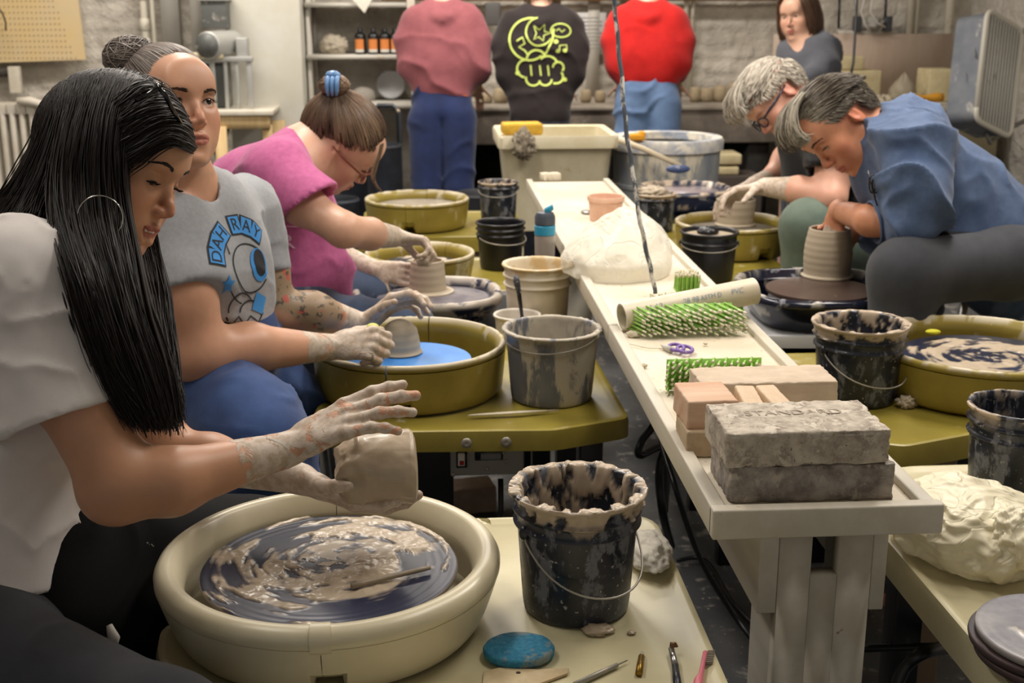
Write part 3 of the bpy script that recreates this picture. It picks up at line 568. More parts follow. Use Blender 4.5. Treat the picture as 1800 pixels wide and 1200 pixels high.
p3 = Z(1186, 1133, .664); part('curled_tip', MB().tube([p2, (p2+p3)/2+A3(-.001, .0, .004), p3, p3+A3(.004, -.002, -.002)], [.003, .004, .004, .001], 10), M('bronze_tip', (120, 92, 66), .35, metal=.8), t)
t = thing('toothbrush', 'pink toothbrush with clogged bristles near the bottom edge', 'toothbrush', Z(1232, 1180, .655))
ps = [Z(x, y, .656) for x, y in [(1222, 1222), (1228, 1196), (1232, 1184), (1236, 1166), (1240, 1147)]]
part('handle', MB().tube(ps, [.0055, .006, .0032, .003, .0038], 12), M('pink_plastic', (226, 124, 140), .4, clay=.05), t)
mb = MB()
for i in range(7):
    for j in range(3):
        b = ps[3]+(ps[4]-ps[3])*(i/6)+A3(.003, 0, -.0025+.0025*j); mb.tube([b, b+A3(.0095, -.0005, .0005)], .0011, 5)
part('bristles', mb, M('bristle_grey', (150, 142, 128), .8), t)

# towel: crumpled cloth, two lobes
def sheet_blob(name, label, cat, c, r, mat, noise=.35, nf=26, seed=0, n=40, fold=0, sub=0, tilt=None, squash=None, group=None, dense=None):
    th = np.linspace(.0, PI, n+1); ph = np.arange(2*n)*PI/n; D = np.array([[math.sin(t)*math.cos(q_), math.sin(t)*math.sin(q_), math.cos(t)] for t in th for q_ in ph])
    f1 = fbm(D*nf/10+seed*3.7, 3, seed); rid = 1-np.abs(2*fbm(D*nf/8+seed*1.3+2*f1[:, None], 3, seed+4)-1)
    rd2 = 1-np.abs(2*fbm(D*nf/5+seed*2.3+3*f1[:, None], 2, seed+9)-1); k = 1+noise*(f1-.5)*2+fold*(rid-.8)*1.6+(fold*.25*(rd2-.8) if fold < .3 else 0)
    V = D*k[:, None]*np.asarray(r, float)
    if tilt is not None: V = tilt(V)
    z0 = c[2]; V = V+np.asarray(c, float); V[:, 2] = np.where(V[:, 2] < squash, squash+(V[:, 2]-squash)*.03, V[:, 2]) if squash is not None else V[:, 2]
    kk = 2*n; Fc = [(i*kk+j, (i+1)*kk+j, (i+1)*kk+(j+1) % kk, i*kk+(j+1) % kk) for i in range(n) for j in range(kk)]
    o = obj(name, MB().add(V, Fc), mat); return tag(o, label, cat, group)
m_towel = M('terry_towel', (222, 218, 206), .95, var=(206, 200, 186), vscale=60, bump=.8, bscale=600, bdist=.002, clay=.05, sheen=.3)
q = Z(1144, 985, .655); sheet_blob('towel', 'small crumpled off-white terry towel tucked behind the caked black bucket', 'towel', (q[0]-.004, q[1]+.005, .668), (.034, .062, .024), m_towel, .38, 16, 3, 44, fold=.07, squash=.652)
for i, (x, y, s_) in enumerate([(1050, 1108, 1.2), (1110, 1112, .35)]):
    q = Z(x, y, .652); sheet_blob('clay_crumb', ('flattened blob of wet clay at the foot of the caked black bucket', 'tiny clay crumb right of the flattened clay blob')[i], 'clay', (q[0], q[1], .653), (.017*s_, .014*s_, .006*s_), m_clay, .5, 30, 6+i, 16, squash=.651)
q = Z(1592, 715, .652); sheet_blob('clay_crumb', 'torn crumb of clay on the right-hand olive table', 'clay', (q[0], q[1], .662), (.018, .014, .013), m_clay_dry, .7, 40, 9, 20, squash=.651)
p0, p1 = Z(822, 733, .655), Z(985, 723, .655); pl = p1-p0; w_ = np.cross(unit(pl), [0, 0, 1])*.006
flat('wooden_knife', 'pale wooden knife along the front edge of the olive table', 'pottery tool', [(p0[0], p0[1])]+[tuple((p0+pl*t+w_*math.sin(PI*min(1, t*1.15))**.6)[:2]) for t in np.linspace(.05, .98, 12)]+[tuple((p0+pl*t-w_*math.sin(PI*min(1, t*1.15))**.6)[:2]) for t in np.linspace(.98, .05, 12)], .6565, .004, M('pale_tool_wood', (206, 196, 174), .6))

# ======================= ON THE BENCH =======================
t = thing('pvc_pipe', 'length of white plastic pipe lying across the bench on the green bristle mats', 'pipe', Z(1200, 540, .83))
p0, p1 = Z(1093, 557, .853), Z(1326, 511, .887); Rr = .0285; ax = unit(p1-p0)
zf, xf = frame(ax); RM = np.stack([zf, xf, ax], 1)
mb = MB().lathe([(Rr, 0), (Rr, np.linalg.norm(p1-p0)), (Rr-.004, np.linalg.norm(p1-p0)), (Rr-.004, 0)], 40, closed=True, R=RM, c=p0)
pp = part('tube', mb, M('pvc', (226, 216, 196), .4, var=(210, 196, 170), vscale=8), t, auto=50)
for s_, u, sz in (('1 12', .22, .018), ('28 98', .48, .016), ('ASTM D', .63, .014), ('PVC', .83, .016)):
    tm = text_mesh(s_, sz, .0001); tm.materials.append(M('blue_print', (150, 168, 196), .6)); o = bpy.data.objects.new('printed_text', tm); COL.objects.link(o)
    fw = unit(-CF-ax*np.dot(-CF, ax)); up_ = unit(np.cross(fw, ax)); cpt = p0+(p1-p0)*u+fw*(Rr+.0006)+up_*.006
    o.matrix_world = Matrix(np.vstack([np.column_stack([ax, up_, fw, cpt-A3(*t.location)]), [0, 0, 0, 1]]).tolist()); o.parent = t
m_green = M('lime_bristle', (158, 204, 92), .45, var=(128, 178, 66), vscale=30, clay=.3, cscale=40, ccol=(220, 214, 186))
m_tip = M('chalky_tip', (222, 214, 188), .7)
def bristle(label, c, u, v, n, L, lu, lv, nu, nv, r=.0017, sk=0, tips=True):
    """plastic mat: plate spanned by u, v; stiff bristles standing along n"""
    u, v, n = unit(u), unit(v), unit(n); t = thing('bristle_mat', label, 'bristle mat', c)
    pl = MB(); pl.box(c, (lu, lv, .004), R=np.stack([u, v, unit(np.cross(u, v))], 1)); part('backing', pl, m_green, t)
    b, k = MB(), MB(); c = np.asarray(c, float); n0_ = n
    for i in range(nu):
        for j in range(nv):
            p = c+u*((i+.5)/nu-.5)*lu+v*((j+.5+.5*(i % 2))/nv-.5)*lv; d = n+RNG.normal(0, .03, 3)+u*sk; e = p+d*L*RNG.uniform(.93, 1.04)
            b.tube([p, e], [r, r*.85], 5, cap=False); k.tube([e-d*L*.16, e+d*.0006], [r*1.02, r*.9], 5)
    part('bristles', b, m_green, t); part('bristle_tips', k, m_tip, t, label='clay-whitened bristle tips')
    return t
cx_, cy_ = Z(1206, 580, .83)[0], Z(1206, 580, .83)[1]
bristle('green bristle mat lying tilted in front of the plastic pipe, its tips fanning forward', Z(1200, 592, .82)+A3(0, .040, .034), (1, .05, 0), (0, .30, .95), (.48, -.86, -.10), .055, .225, .050, 21, 6, r=.0024)
bristle('narrow green bristle mat standing upright against the plastic pipe', (Z(1230, 562, .83)[0]+.002, cy_+.125, .836), (1, .1, .02), (0, 1, 0), (0, -.02, 1), .042, .21, .03, 32, 4, r=.0022)
q = Z(1208, 512, .83); bristle('small square green bristle mat behind the plastic pipe', (q[0], q[1]+.01, .832), (1, 0, 0), (0, 1, 0), (0, 0, 1), .042, .054, .05, 11, 7, r=.0020)
q = Z(1258, 735, .83); bristle('green bristle mat standing on edge behind the beige brick', (P(1268, 690, 2.1)[0]+.016, 2.10, .850), (1, 0, 0), (0, 0, 1), (-.35, -1, .05), .034, .17, .056, 15, 6, r=.0026)
# scissors
t = thing('scissors', 'purple handled scissors caked with clay, lying on the bench', 'scissors', Z(1195, 613, .83))
for (x, y, rr, a) in ((1189, 610, .0125, .3), (1204, 613, .0125, -.2)):
    q = Z(x, y, .829); ring = [(q[0]+rr*1.15*math.cos(g), q[1]+rr*1.9*math.sin(g), .8285) for g in np.linspace(0, 2*PI, 25)]; part('finger_ring', MB().tube(ring, .0036, 8, cap=False), M('purple_plastic', (122, 92, 168), .45, clay=.22, cscale=30, ccol=(190, 180, 190)), t)
q0, q1 = Z(1180, 615, .827), Z(1168, 609, .827); part('blade', MB().tube([q0, q1, q1+(q1-q0)*.6], [.007, .005, .001], 8), M('clayed_blade', (196, 192, 182), .6), t)
tag(obj('thread', MB().tube([Z(x, y, .825) for x, y in [(1168, 612), (1140, 612), (1110, 605), (1092, 600), (1082, 588)]], .0007, 5), M('thread', (190, 180, 160), .8)), 'loose pale thread trailing from the purple scissors', 'thread')
for i, (x, y, s_) in enumerate([(1131, 647, .5), (1113, 592, 1.0), (1240, 608, .3)]):
    q = Z(x, y, .82); sheet_blob('clay_crumb', ('round clay crumb near the left edge of the bench', 'flat clay scrap at the open end of the plastic pipe', 'speck of clay right of the purple scissors')[i], 'clay', (q[0], q[1], .825), (.014*s_, .012*s_, .008*s_), M('dry_clay', (206, 194, 170), .8), .5, 30, 16+i, 14, squash=.821)
cyl = Z(1065, 388, .82); pr = [(0, 0), (.048, 0), (.049, .003), (.0535, .06), (.058, .063), (.0585, .074), (.057, .077), (.052, .076), (.049, .06), (.045, .01), (0, .008)]
o = obj('clay_pot', MB().lathe(pr, 64), M('pink_bisque', (224, 188, 164), .8, var=(208, 160, 134), vscale=9, clay=.3, cscale=12, ccol=(224, 206, 190)), auto=50); o.location = (cyl[0], cyl[1]+.01, .8205); tag(o, 'small pink terracotta pot standing on the bench behind the plastic bag', 'pot')
q = Z(1030, 375, .82); sheet_blob('spoon', 'flattened pale scoop left of the pink terracotta pot', 'scoop', (q[0], q[1], .825), (.016, .03, .006), m_steel, .1, 12, 3, 14, squash=.821)
# plastic bags
def bag_mat(name, col, al):
    k = N(name); k.b.inputs['Base Color'].default_value = lin(col); k.b.inputs['Roughness'].default_value = .42
    k.b.inputs['Alpha'].default_value = al; k.b.inputs['Specular IOR Level'].default_value = .5; k.b.inputs['Subsurface Weight'].default_value = .3; k.b.inputs['Subsurface Radius'].default_value = (.03, .03, .02)
    cz = k.math('ABSOLUTE', k.math('SUBTRACT', k.noise(11, (1, 1, 1), 2, .5, 1.6), .5)); k.bump(k.ramp(cz, .0, .05), .4, .004); return k.m
m_bag1, m_bag2 = bag_mat('milky_film', (246, 242, 228), .62), bag_mat('cream_film', (240, 232, 204), .85)
def tiltA(V):
    h = np.clip(V[:, 2]/.11, 0, 1); V = V.copy(); V[:, 0] += .035*h; V[:, 0] *= 1-.45*h**1.3; V[:, 1] *= 1-.5*h; V[:, 2] *= 1.25; return V
q = Z(1105, 492, .82); sheet_blob('plastic_bag', 'translucent white plastic bag peaked like a tent on the bench', 'plastic bag', (q[0]-.015, q[1]+.09, .86), (.14, .14, .10), m_bag1, .14, 10, 5, 80, fold=.07, tilt=tiltA, squash=.8215)
q = Z(1700, 985, .655); sheet_blob('plastic_bag', 'crumpled cream plastic bag on the table at the lower right', 'plastic bag', (q[0]+.01, q[1]+.035, .70), (.112, .13, .066), m_bag2, .22, 13, 8, 110, fold=.12, squash=.652)
q = Z(1775, 1015, .66); sheet_blob('plastic_bag', 'small gathered tail of cream plastic bag above the stack of bats', 'plastic bag', (q[0]+.02, q[1]+.01, .715), (.055, .05, .05), m_bag2, .3, 18, 12, 70, fold=.16, squash=.69)
# stack of bats lower right
q = Z(1862, 1120, .69); mb = MB()
for k in range(3):
    o = bat(('navy and white streaked bat on top of the stack in the lower right corner', 'middle bat of the stack in the lower right corner', 'bottom bat of the stack in the lower right corner')[k], (q[0]+(.004, -.003, .002)[k], q[1]+(.0, .004, -.003)[k]), .689-.0125*k-.0005, .108, M('streaked_bat', (70, 70, 92), .4, var=(196, 192, 190), vscale=5, stretch=(.5, .5, 1), vamt=1, attr='clay', acol=(205, 198, 190)) if k == 0 else M('reddish_bat', (84, 66, 66), .6, var=(60, 56, 64)), .1, 40+k, th=.011, nr=30, na=120, amp=.0012)
# water bottle
q = P(963, 400, 3.47); t = thing('water_bottle', 'clear water bottle with a blue flip lid, beside the bench', 'water bottle', (q[0]-.008, q[1], .6555)); t.scale = (.88, .88, 1.42)
obj('body', MB().lathe([(0, 0), (.031, 0), (.033, .004), (.033, .05), (.031, .09), (.033, .135), (.0325, .142), (0, .143)], 40), M('bottle_grey', (150, 142, 134), .2, spec=.6), t, auto=50)
obj('collar', MB().lathe([(0, .143), (.0335, .143), (.0335, .160), (.030, .162), (0, .163)], 40), M('bottle_blue', (34, 142, 178), .35), t, auto=40)
obj('lid', MB().lathe([(.0, .163), (.0325, .163), (.0325, .178), (.026, .186), (0, .188)], 40), M('bottle_lid', (66, 74, 84), .4), t, auto=40)
obj('spout_flap', MB().box((.012, 0, .192), (.03, .018, .012), R=[[.9, 0, -.3], [0, 1, 0], [.3, 0, .9]]), M('bottle_blue', (34, 142, 178), .35), t, bevel=.003)
obj('printed_logo', MB().lathe([(.0338, .05), (.0338, .062), (.0336, .07)], 12, -PI*.72, -PI*.40), M('logo_blue', (60, 110, 170), .5), t)
obj('printed_logo', MB().lathe([(.0336, .07), (.0338, .082)], 6, -PI*.62, -PI*.5), M('logo_yellow', (190, 196, 90), .5), t)
# hanging cord
pts = [P(1152, 521, 2.93), P(1143, 470, 2.92), P(1126, 395, 2.9), P(1112, 300, 2.9), P(1100, 225, 2.9), P(1092, 130, 2.9), P(1082, 30, 2.9)]; pts[0][2] = .825
top = pts[-1]; pts += [top+A3(-.02, 0, .3), top+A3(-.02, 0, .7), A3(top[0]-.02, top[1], 2.79)]
pp_ = []
for i in range(len(pts)-1):
    for k in range(8): t_ = k/8; pp_.append(pts[i]*(1-t_)+pts[i+1]*t_+.0012*A3(math.sin(i*8+k), math.cos(i*8+k), 0))
pp_.append(pts[-1])
tag(obj('dangling_rope', MB().tube(pp_, .0052, 8), M('painted_cord', (74, 80, 90), .5, clay=.5, cscale=30, cstretch=(1, 1, .5), ccol=(206, 202, 194))), 'paint-flecked cord hanging from the ceiling down to the bench', 'cord')

# ======================= TUBS AND BINS BEHIND =======================
q = P(973, 240, 5.55); t = thing('laundry_tub', 'cream plastic tub standing on the floor at the far end of the bench', 'tub', (q[0], q[1], 0)); zt_ = P(973, 228, 5.55)[2]
def rect_loft(secs):
    mb = MB(); V = []; n = None
    for (w_, d_, z_, r_) in secs:
        pl = rounded([(-w_/2, -d_/2), (w_/2, -d_/2), (w_/2, d_/2), (-w_/2, d_/2)], r_, 5); n = len(pl); V += [(x, y, z_) for x, y in pl]
    F_ = [(k*n+i, k*n+(i+1) % n, (k+1)*n+(i+1) % n, (k+1)*n+i) for k in range(len(secs)-1) for i in range(n)]
    F_ += [tuple(range(n))[::-1], tuple((len(secs)-1)*n+i for i in range(n))]; return mb.add(V, F_)
m_tub = M('cream_tub', (226, 218, 192), .5, var=(208, 196, 162), vscale=5, clay=.12, cscale=9, ccol=(198, 180, 140))
obj('basin', rect_loft([(.40, .34, zt_-.42, .03), (.47, .42, zt_-.06, .04), (.475, .43, zt_-.055, .04), (.515, .47, zt_-.055, .04), (.52, .48, zt_-.01, .04), (.51, .47, zt_, .04), (.46, .41, zt_-.005, .04), (.45, .40, zt_-.05, .04), (.38, .32, zt_-.38, .04)]), m_tub, t, auto=40)
for sx in (-1, 1):
    for sy in (-1, 1): obj('leg', MB().cyl((sx*.15, sy*.12, 0), (sx*.16, sy*.13, zt_-.4), .016, n=12), m_tub, t)
s0 = P(917, 222, 5.36); o = obj('large_sponge', MB().box((0, 0, 0), (.17, .11, .05)), M('yellow_sponge', (226, 182, 66), .9, var=(206, 160, 50), vscale=40, bump=.6, bscale=200), bevel=.012); o.location = (s0[0], s0[1], zt_+.0255); o.rotation_euler = (0, 0, .08); tag(o, 'big yellow sponge on the rim of the cream tub', 'sponge')
s1 = P(921, 254, 5.27); sheet_blob('rag', 'dirty rag draped over the front rim of the cream tub', 'rag', (s1[0], s1[1], s1[2]), (.045, .035, .058), M('rag', (164, 154, 136), .95, var=(120, 110, 96), vscale=20), .4, 34, 21, 30, fold=.6)
q = P(1172, 240, 5.6); zb_ = q[2]; t = thing('clay_bin', 'big grey bin caked with dried clay and fitted with a thick pale rim', 'bin', (q[0], q[1], 0))
obj('drum', MB().lathe([(0, .02), (.205, .02), (.22, .03), (.235, zb_-.22), (.242, zb_-.215), (.242, zb_-.2), (.236, zb_-.195), (.24, zb_-.05), (.22, zb_-.04), (.21, zb_-.03), (.2, .05), (0, .05)], 72), M('caked_drum', (150, 152, 150), .6, var=(112, 120, 134), vscale=7, stretch=(1, 1, .4), vamt=1, clay=.5, cscale=6, cstretch=(1, 1, .4), ccol=(206, 198, 178)), t, auto=40)
obj('rim', MB().lathe([(.235, zb_-.055), (.252, zb_-.05), (.254, zb_-.01), (.245, zb_+.002), (.2, zb_), (.195, zb_-.03)], 72), M('caked_rim', (214, 208, 194), .6, var=(130, 144, 168), vscale=9, vamt=1, clay=.5, cscale=12, ccol=(220, 214, 200)), t, auto=40)
obj('slurry', MB().lathe([(.206, zb_-.05), (.1, zb_-.045), (0, zb_-.048)], 40), M('slurry', (120, 112, 98), .5), t)
s0 = P(1120, 239, 5.40); o = obj('sponge', MB().box((0, 0, 0), (.065, .05, .03)).box((.02, 0, .01), (.03, .04, .03)), M('orange_sponge', (222, 156, 40), .9), bevel=.01); o.location = (s0[0], s0[1], zb_+.02); tag(o, 'orange sponge on the rim of the clay bin', 'sponge')
t = thing('scrub_brush', 'long-handled brush with a blue head leaning across the front of the clay bin', 'brush', P(1190, 290, 5.25))
a_, b_ = P(1088, 246, 5.30), P(1197, 292, 5.26); part('handle', MB().tube([a_, (a_*.6+b_*.4)+A3(0, 0, .006), b_], [.014, .012, .010], 10), M('bare_handle', (206, 192, 164), .7), t)
part('brush_head', MB().ball(P(1192, 297, 5.26), (.052, .02, .018), 14), M('blue_head', (60, 78, 120), .5, clay=.3, cscale=20, ccol=(200, 194, 184)), t)
tag(obj('red_pipe', MB().cyl(P(1082, 300, 5.7), P(1083, 345, 5.7), .012), M('red_paint', (176, 50, 34), .5)), 'short red upright behind the gap between tub and bin', 'pipe')
# ======================= BACK COUNTER =======================
m_counter = M('concrete_sink', (150, 140, 128), .85, var=(112, 102, 94), vscale=6, bump=.5, bscale=60, clay=.3, cscale=8, ccol=(176, 166, 150))
yc = 7.0; zc = .9
t = thing('sink_counter', 'long stone sink counter along the back wall with a rough front', 'counter', (.6, 7.4, 0))
xA, xB = atY(742, 200, yc)[0], atY(1372, 200, yc)[0]
part('slab', MB().box(((xA+xB)/2, 7.35, zc-.015), (xB-xA, .7, .03)), M('counter_top', (178, 170, 156), .8, var=(140, 130, 118), vscale=6, bump=.4, bscale=30), t, bevel=.012)
part('front', MB().box(((xA+xB)/2, yc+.04, zc-.12), (xB-xA, .05, .18)), m_counter, t, bevel=.008)
m_dark = M('shade_tinted_brick', (52, 48, 44), .9, var=(36, 34, 32))  # shade below the counter put into the brick colour
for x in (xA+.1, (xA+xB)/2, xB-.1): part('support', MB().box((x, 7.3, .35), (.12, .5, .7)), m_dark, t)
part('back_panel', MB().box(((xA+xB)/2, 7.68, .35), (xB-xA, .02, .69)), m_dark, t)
t = thing('work_counter', 'white topped counter on the right below the plywood panel', 'counter', (2.3, 7.2, 0))
xC, xD = atY(1380, 185, 6.9)[0], 3.24
part('slab', MB().box(((xC+xD)/2, 7.3, .885), (xD-xC, .8, .03)), m_wood_w, t, bevel=.004)
part('front', MB().box(((xC+xD)/2, 6.96, .72), (xD-xC, .04, .3)), M('tan_front', (190, 178, 146), .8, clay=.2), t)
part('support', MB().box((xD-.1, 7.2, .43), (.1, .5, .86)), m_wood_w, t)
pl0, pl1 = atY(1362, 60, 7.62), atY(1676, 60, 7.62)
tag(obj('plywood_panel', MB().box(((pl0[0]+pl1[0])/2, 7.64, (pl0[2]+.9)/2), (pl1[0]-pl0[0], .02, pl0[2]-.9)), M('plywood', (186, 164, 146), .8, var=(200, 182, 166), vscale=4, stretch=(2, 1, .6))), 'stained plywood panel behind the right-hand counter', 'panel')
m_foam = M('foam_block', (212, 200, 160), .8, var=(196, 180, 140), vscale=20)
def bx(name, label, cat, x0, x1, y0, y1, Y, dp, mat, bev=.01, group=None, rest=None):
    a_, b_ = atY(x0, y1, Y), atY(x1, y0, Y); z0, z1 = a_[2], b_[2]
    if rest is not None: z0 = rest
    return tag(obj(name, MB().box(((a_[0]+b_[0])/2, Y+dp/2, (z0+z1)/2), (b_[0]-a_[0], dp, z1-z0)), mat, bevel=bev), label, cat, group)
f1_ = bx('clay_block', 'long pale block on the right counter beneath a shorter one', 'block', 1452, 1551, 124, 150, 7.15, .2, m_foam, rest=.901)
bx('clay_block', 'short pale block lying on top of the long one', 'block', 1456, 1521, 99, 123, 7.17, .16, m_foam, rest=atY(1500, 124, 7.15)[2]+.001)
bx('cardboard_box', 'cream box on the counter just left of the box fan', 'box', 1631, 1684, 122, 172, 7.15, .2, m_foam, rest=.901)
q = atY(1593, 160, 7.1); sheet_blob('clay_bag', 'tied grey bag of clay with a pointed top on the right counter', 'bag', (q[0], 7.15, .96), (.075, .07, .09), M('clay_bag', (162, 152, 132), .6), .12, 12, 3, 24, fold=.2, squash=.902, tilt=lambda V: np.stack([V[:, 0]*(1-.75*np.clip(V[:, 2]/.09, 0, 1)**1.5), V[:, 1]*(1-.7*np.clip(V[:, 2]/.09, 0, 1)**1.5), V[:, 2]*1.25], -1))
for i, (x, s_) in enumerate([(1540, 1.0), (1562, .8), (1525, .7), (1615, .6)]):
    q = atY(x, 170, 7.0); sheet_blob('clay_scrap', ('largest pile of clay scraps on the right counter', 'smaller pile of scraps touching the largest pile', 'leftmost heap of clay scraps on the right counter', 'low scrap between the clay bag and the cream box')[i], 'clay', (q[0], 7.02+.02*i, .915), (.06*s_, .05, .035*s_), M('dry_clay', (206, 194, 170), .8), .5, 30, 31+i, 20, fold=.6, squash=.902)
a_, b_ = atY(1590, 172, 6.93), atY(1657, 171, 6.93); mb = MB().tube([a_+(b_-a_)*t_ for t_ in np.linspace(0, 1, 9)], [.022, .026, .024, .018, .014, .017, .023, .026, .022], 12)
o = obj('orange_sponge', mb, M('orange_foam', (212, 152, 46), .9, bump=.5, bscale=150)); tag(o, 'orange dog-bone shaped sponge on the edge of the right counter', 'sponge')
# jars and lumps on the sink counter
for i, (x, w_, h_) in enumerate([(1222, 20, 26), (1242, 26, 24), (1265, 26, 28), (1295, 34, 34), (1030, 20, 22), (1055, 20, 20), (880, 26, 26), (855, 22, 16)]):
    q = atY(x, 165, 7.25); rr = w_/2/FPX*7.2; hh = h_/FPX*7.2
    lab = ['small cream pot left on the sink counter, just right of the red hoodie', 'tan pot second from the red hoodie', 'lumpy clay form third from the red hoodie', 'tallest clay lump on the sink counter near the grey-haired man', 'small pot left of the pale notice edge, beside the brown hoodie', 'low pot on the counter left of the red hoodie', 'pot on the counter left of the brown hoodie', 'shallow bowl on the counter right of the pink hoodie'][i]
    o = obj('clay_pot', MB().lathe([(0, 0), (rr*.8, 0), (rr, hh*.3), (rr*.9, hh*.8), (rr*.7, hh), (rr*.6, hh*.95), (rr*.6, hh*.3), (0, hh*.25)], 24), M('jar_tan', (190, 172, 140), .7, var=(150, 136, 112), vscale=6)); o.location = (q[0], 7.25, zc+.001); tag(o, lab, 'pot', 'pots and lumps along the sink counter')
# things under the counter
for i, (x0, x1, y0, y1, m_) in enumerate([(1262, 1305, 271, 290, m_foam), (1262, 1300, 293, 308, m_foam)]):
    bx('clay_block', ('upper', 'lower')[i]+' of two tan blocks in the shade under the sink counter', 'block', x0, x1, y0, y1, 6.6, .2, m_, rest=None)
q = Z(1330, 300, .45); sheet_blob('clay_sack', 'slumped grey sack under the sink counter beside the man in black', 'sack', (q[0]+.25, 6.75, .3), (.22, .2, .33), M('grey_sack', (92, 86, 80), .8), .3, 16, 41, 30, fold=.5, squash=.001)
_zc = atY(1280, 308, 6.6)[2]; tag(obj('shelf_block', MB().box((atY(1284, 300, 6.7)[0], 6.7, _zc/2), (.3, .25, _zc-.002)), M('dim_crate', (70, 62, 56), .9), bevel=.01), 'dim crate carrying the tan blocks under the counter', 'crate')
# ======================= LEFT BACK: panel, shelves, machine, radiator =======================
m_cab = M('white_cabinet', (208, 208, 200), .6, var=(196, 192, 178), vscale=3, clay=.04, cscale=5, ccol=(196, 170, 130))
x0, x1 = atY(399, 100, 7.2)[0], atY(531, 100, 7.2)[0]
tag(obj('tall_cabinet', MB().box(((x0+x1)/2, 7.45, 1.1), (x1-x0, .5, 2.2)), m_cab, bevel=.008), 'tall plain white cabinet between the mixing machine and the shelves', 'cabinet')
t = thing('shelf_unit', 'white painted shelves with bottles, right of the tall cabinet', 'shelves', (-.9, 7.6, 0))
s0, s1 = x1+.01, atY(726, 100, 7.4)[0]; m_sh = M('shelf_white', (196, 192, 182), .7, clay=.15)
for y_, Yf in ((5, 7.35), (97, 7.35), (184, 7.2)):
    z_ = atY(600, y_, Yf)[2]; part('shelf', MB().box(((s0+s1)/2, (Yf+7.7)/2, z_-.012), (s1-s0, 7.7-Yf, .024)), m_sh, t)
part('side', MB().box((s1, 7.55, 1.0), (.025, .3, 2.0)), m_sh, t); part('side', MB().box((s0+.01, 7.55, 1.0), (.02, .3, 2.0)), m_sh, t)
part('batten', MB().box((atY(548, 50, 7.65)[0], 7.66, 1.2), (.05, .02, .7)), m_sh, t)
zsh = atY(600, 97, 7.35)[2]; zsh2 = atY(600, 184, 7.2)[2]
bt = None; labs = ['black bottle with orange label, leftmost of the four on the shelf', 'black bottle with orange label, second from the left on the shelf', 'black bottle with orange label, third from the left on the shelf', 'black bottle beside the pink hoodie, rightmost of the four on the shelf']
for i, x in enumerate((634, 657, 677, 695)):
    q = atY(x, 90, 7.45); loc = (q[0], 7.45, zsh+.001)
    if bt is None:
        bt = thing('glaze_bottle', labs[0], 'bottle', loc, 'black bottles on the shelf')
        obj('bottle_body', MB().lathe([(0, 0), (.03, 0), (.032, .004), (.032, .1), (.026, .115), (.012, .122), (.012, .128), (0, .128)], 24), M('bottle_black', (18, 18, 18), .3), bt, auto=50)
        obj('cap', MB().lathe([(.014, .122), (.0145, .145), (0, .147)], 16), M('cap_black', (14, 14, 14), .5), bt)
        obj('bottle_label', MB().lathe([(.0325, .028), (.0325, .085)], 14, -PI*.85, -PI*.3), M('label_orange', (206, 124, 60), .6), bt)
        obj('label_foot', MB().lathe([(.0327, .012), (.0327, .028)], 14, -PI*.85, -PI*.3), M('label_pale', (200, 196, 186), .6), bt)
    else: dup(bt, loc, rz=.1*i, label=labs[i])
q = atY(588, 80, 7.5); sheet_blob('clay_lump', 'pale clay lump on the shelf left of the black bottles', 'clay', (q[0], 7.5, zsh+.05), (.075, .06, .06), M('pale_clay', (178, 168, 150), .8), .3, 22, 51, 24, fold=.4, squash=zsh+.001)
q = atY(687, 158, 7.5); tag(obj('plate', MB().lathe([(0, 0), (.07, .002), (.082, .012), (.084, .014), (.07, .006), (0, .004)], 48, c=(q[0], 7.5, zsh2+.088), R=[[1, 0, 0], [0, .2, -1], [0, 1, .2]]), M('plate_grey', (192, 184, 178), .4, var=(170, 158, 152))), 'round pale plate propped upright on the lowest shelf', 'plate')
q = atY(638, 165, 7.5); sheet_blob('bowl_stack', 'dusty grey upturned bowl left of the propped plate', 'bowl', (q[0], 7.5, zsh2+.02), (.075, .07, .065), M('dusty_grey', (150, 144, 134), .8), .05, 10, 53, 24, squash=zsh2+.001)
q = atY(635, 0, 7.4); tag(obj('plastic_sheet', MB().add([(q[0]-.07, 7.33, q[2]+.03), (q[0]+.08, 7.33, q[2]+.03), (q[0]+.02, 7.32, q[2]-.07), (q[0]-.02, 7.34, q[2]-.03)], [(0, 3, 2, 1)]), m_bag1, solid=.004, smooth=False), 'corner of plastic sheet hanging over the top shelf', 'plastic sheet')
q = atY(722, 12, 7.3); tag(obj('paint_box', MB().box((q[0], 7.36, q[2]-.02), (.045, .04, .14)), M('carton', (206, 196, 180), .7), bevel=.002), 'slim white carton at the right end of the shelves', 'carton')
# machine table
zt2 = .9; xm0, xm1 = atY(352, 180, 6.9)[0], atY(481, 180, 6.9)[0]; m_pine = M('pine', (206, 180, 132), .7, var=(186, 156, 108), vscale=6, stretch=(6, 6, .6))
t = thing('machine_table', 'rough pine table with a white top under the mixing machine', 'table', ((xm0+xm1)/2, 6.9, 0))
part('tabletop', MB().box(((xm0+xm1)/2-.15, 7.02, zt2-.012), (xm1-xm0+.3, .36, .024)), m_wood_w, t, bevel=.003)
part('rail', MB().box(((xm0+xm1)/2-.15, 6.87, zt2-.06), (xm1-xm0+.26, .03, .07)), m_pine, t); part('leg', MB().box((atY(390, 250, 6.86)[0], 6.84, .41), (.06, .04, .82)), m_pine, t)
part('leg', MB().box((xm1-.04, 6.9, .41), (.05, .05, .82)), m_pine, t); part('leg', MB().box((xm1-.02, 7.15, .41), (.09, .04, .82)), m_pine, t); part('leg', MB().box((xm0-.25, 7.15, .41), (.06, .05, .82)), m_pine, t)
t = thing('mixing_machine', 'metal mixing machine with a round drum and square hopper on the pine table', 'machine', (atY(390, 170, 7.0)[0], 7.0, zt2))
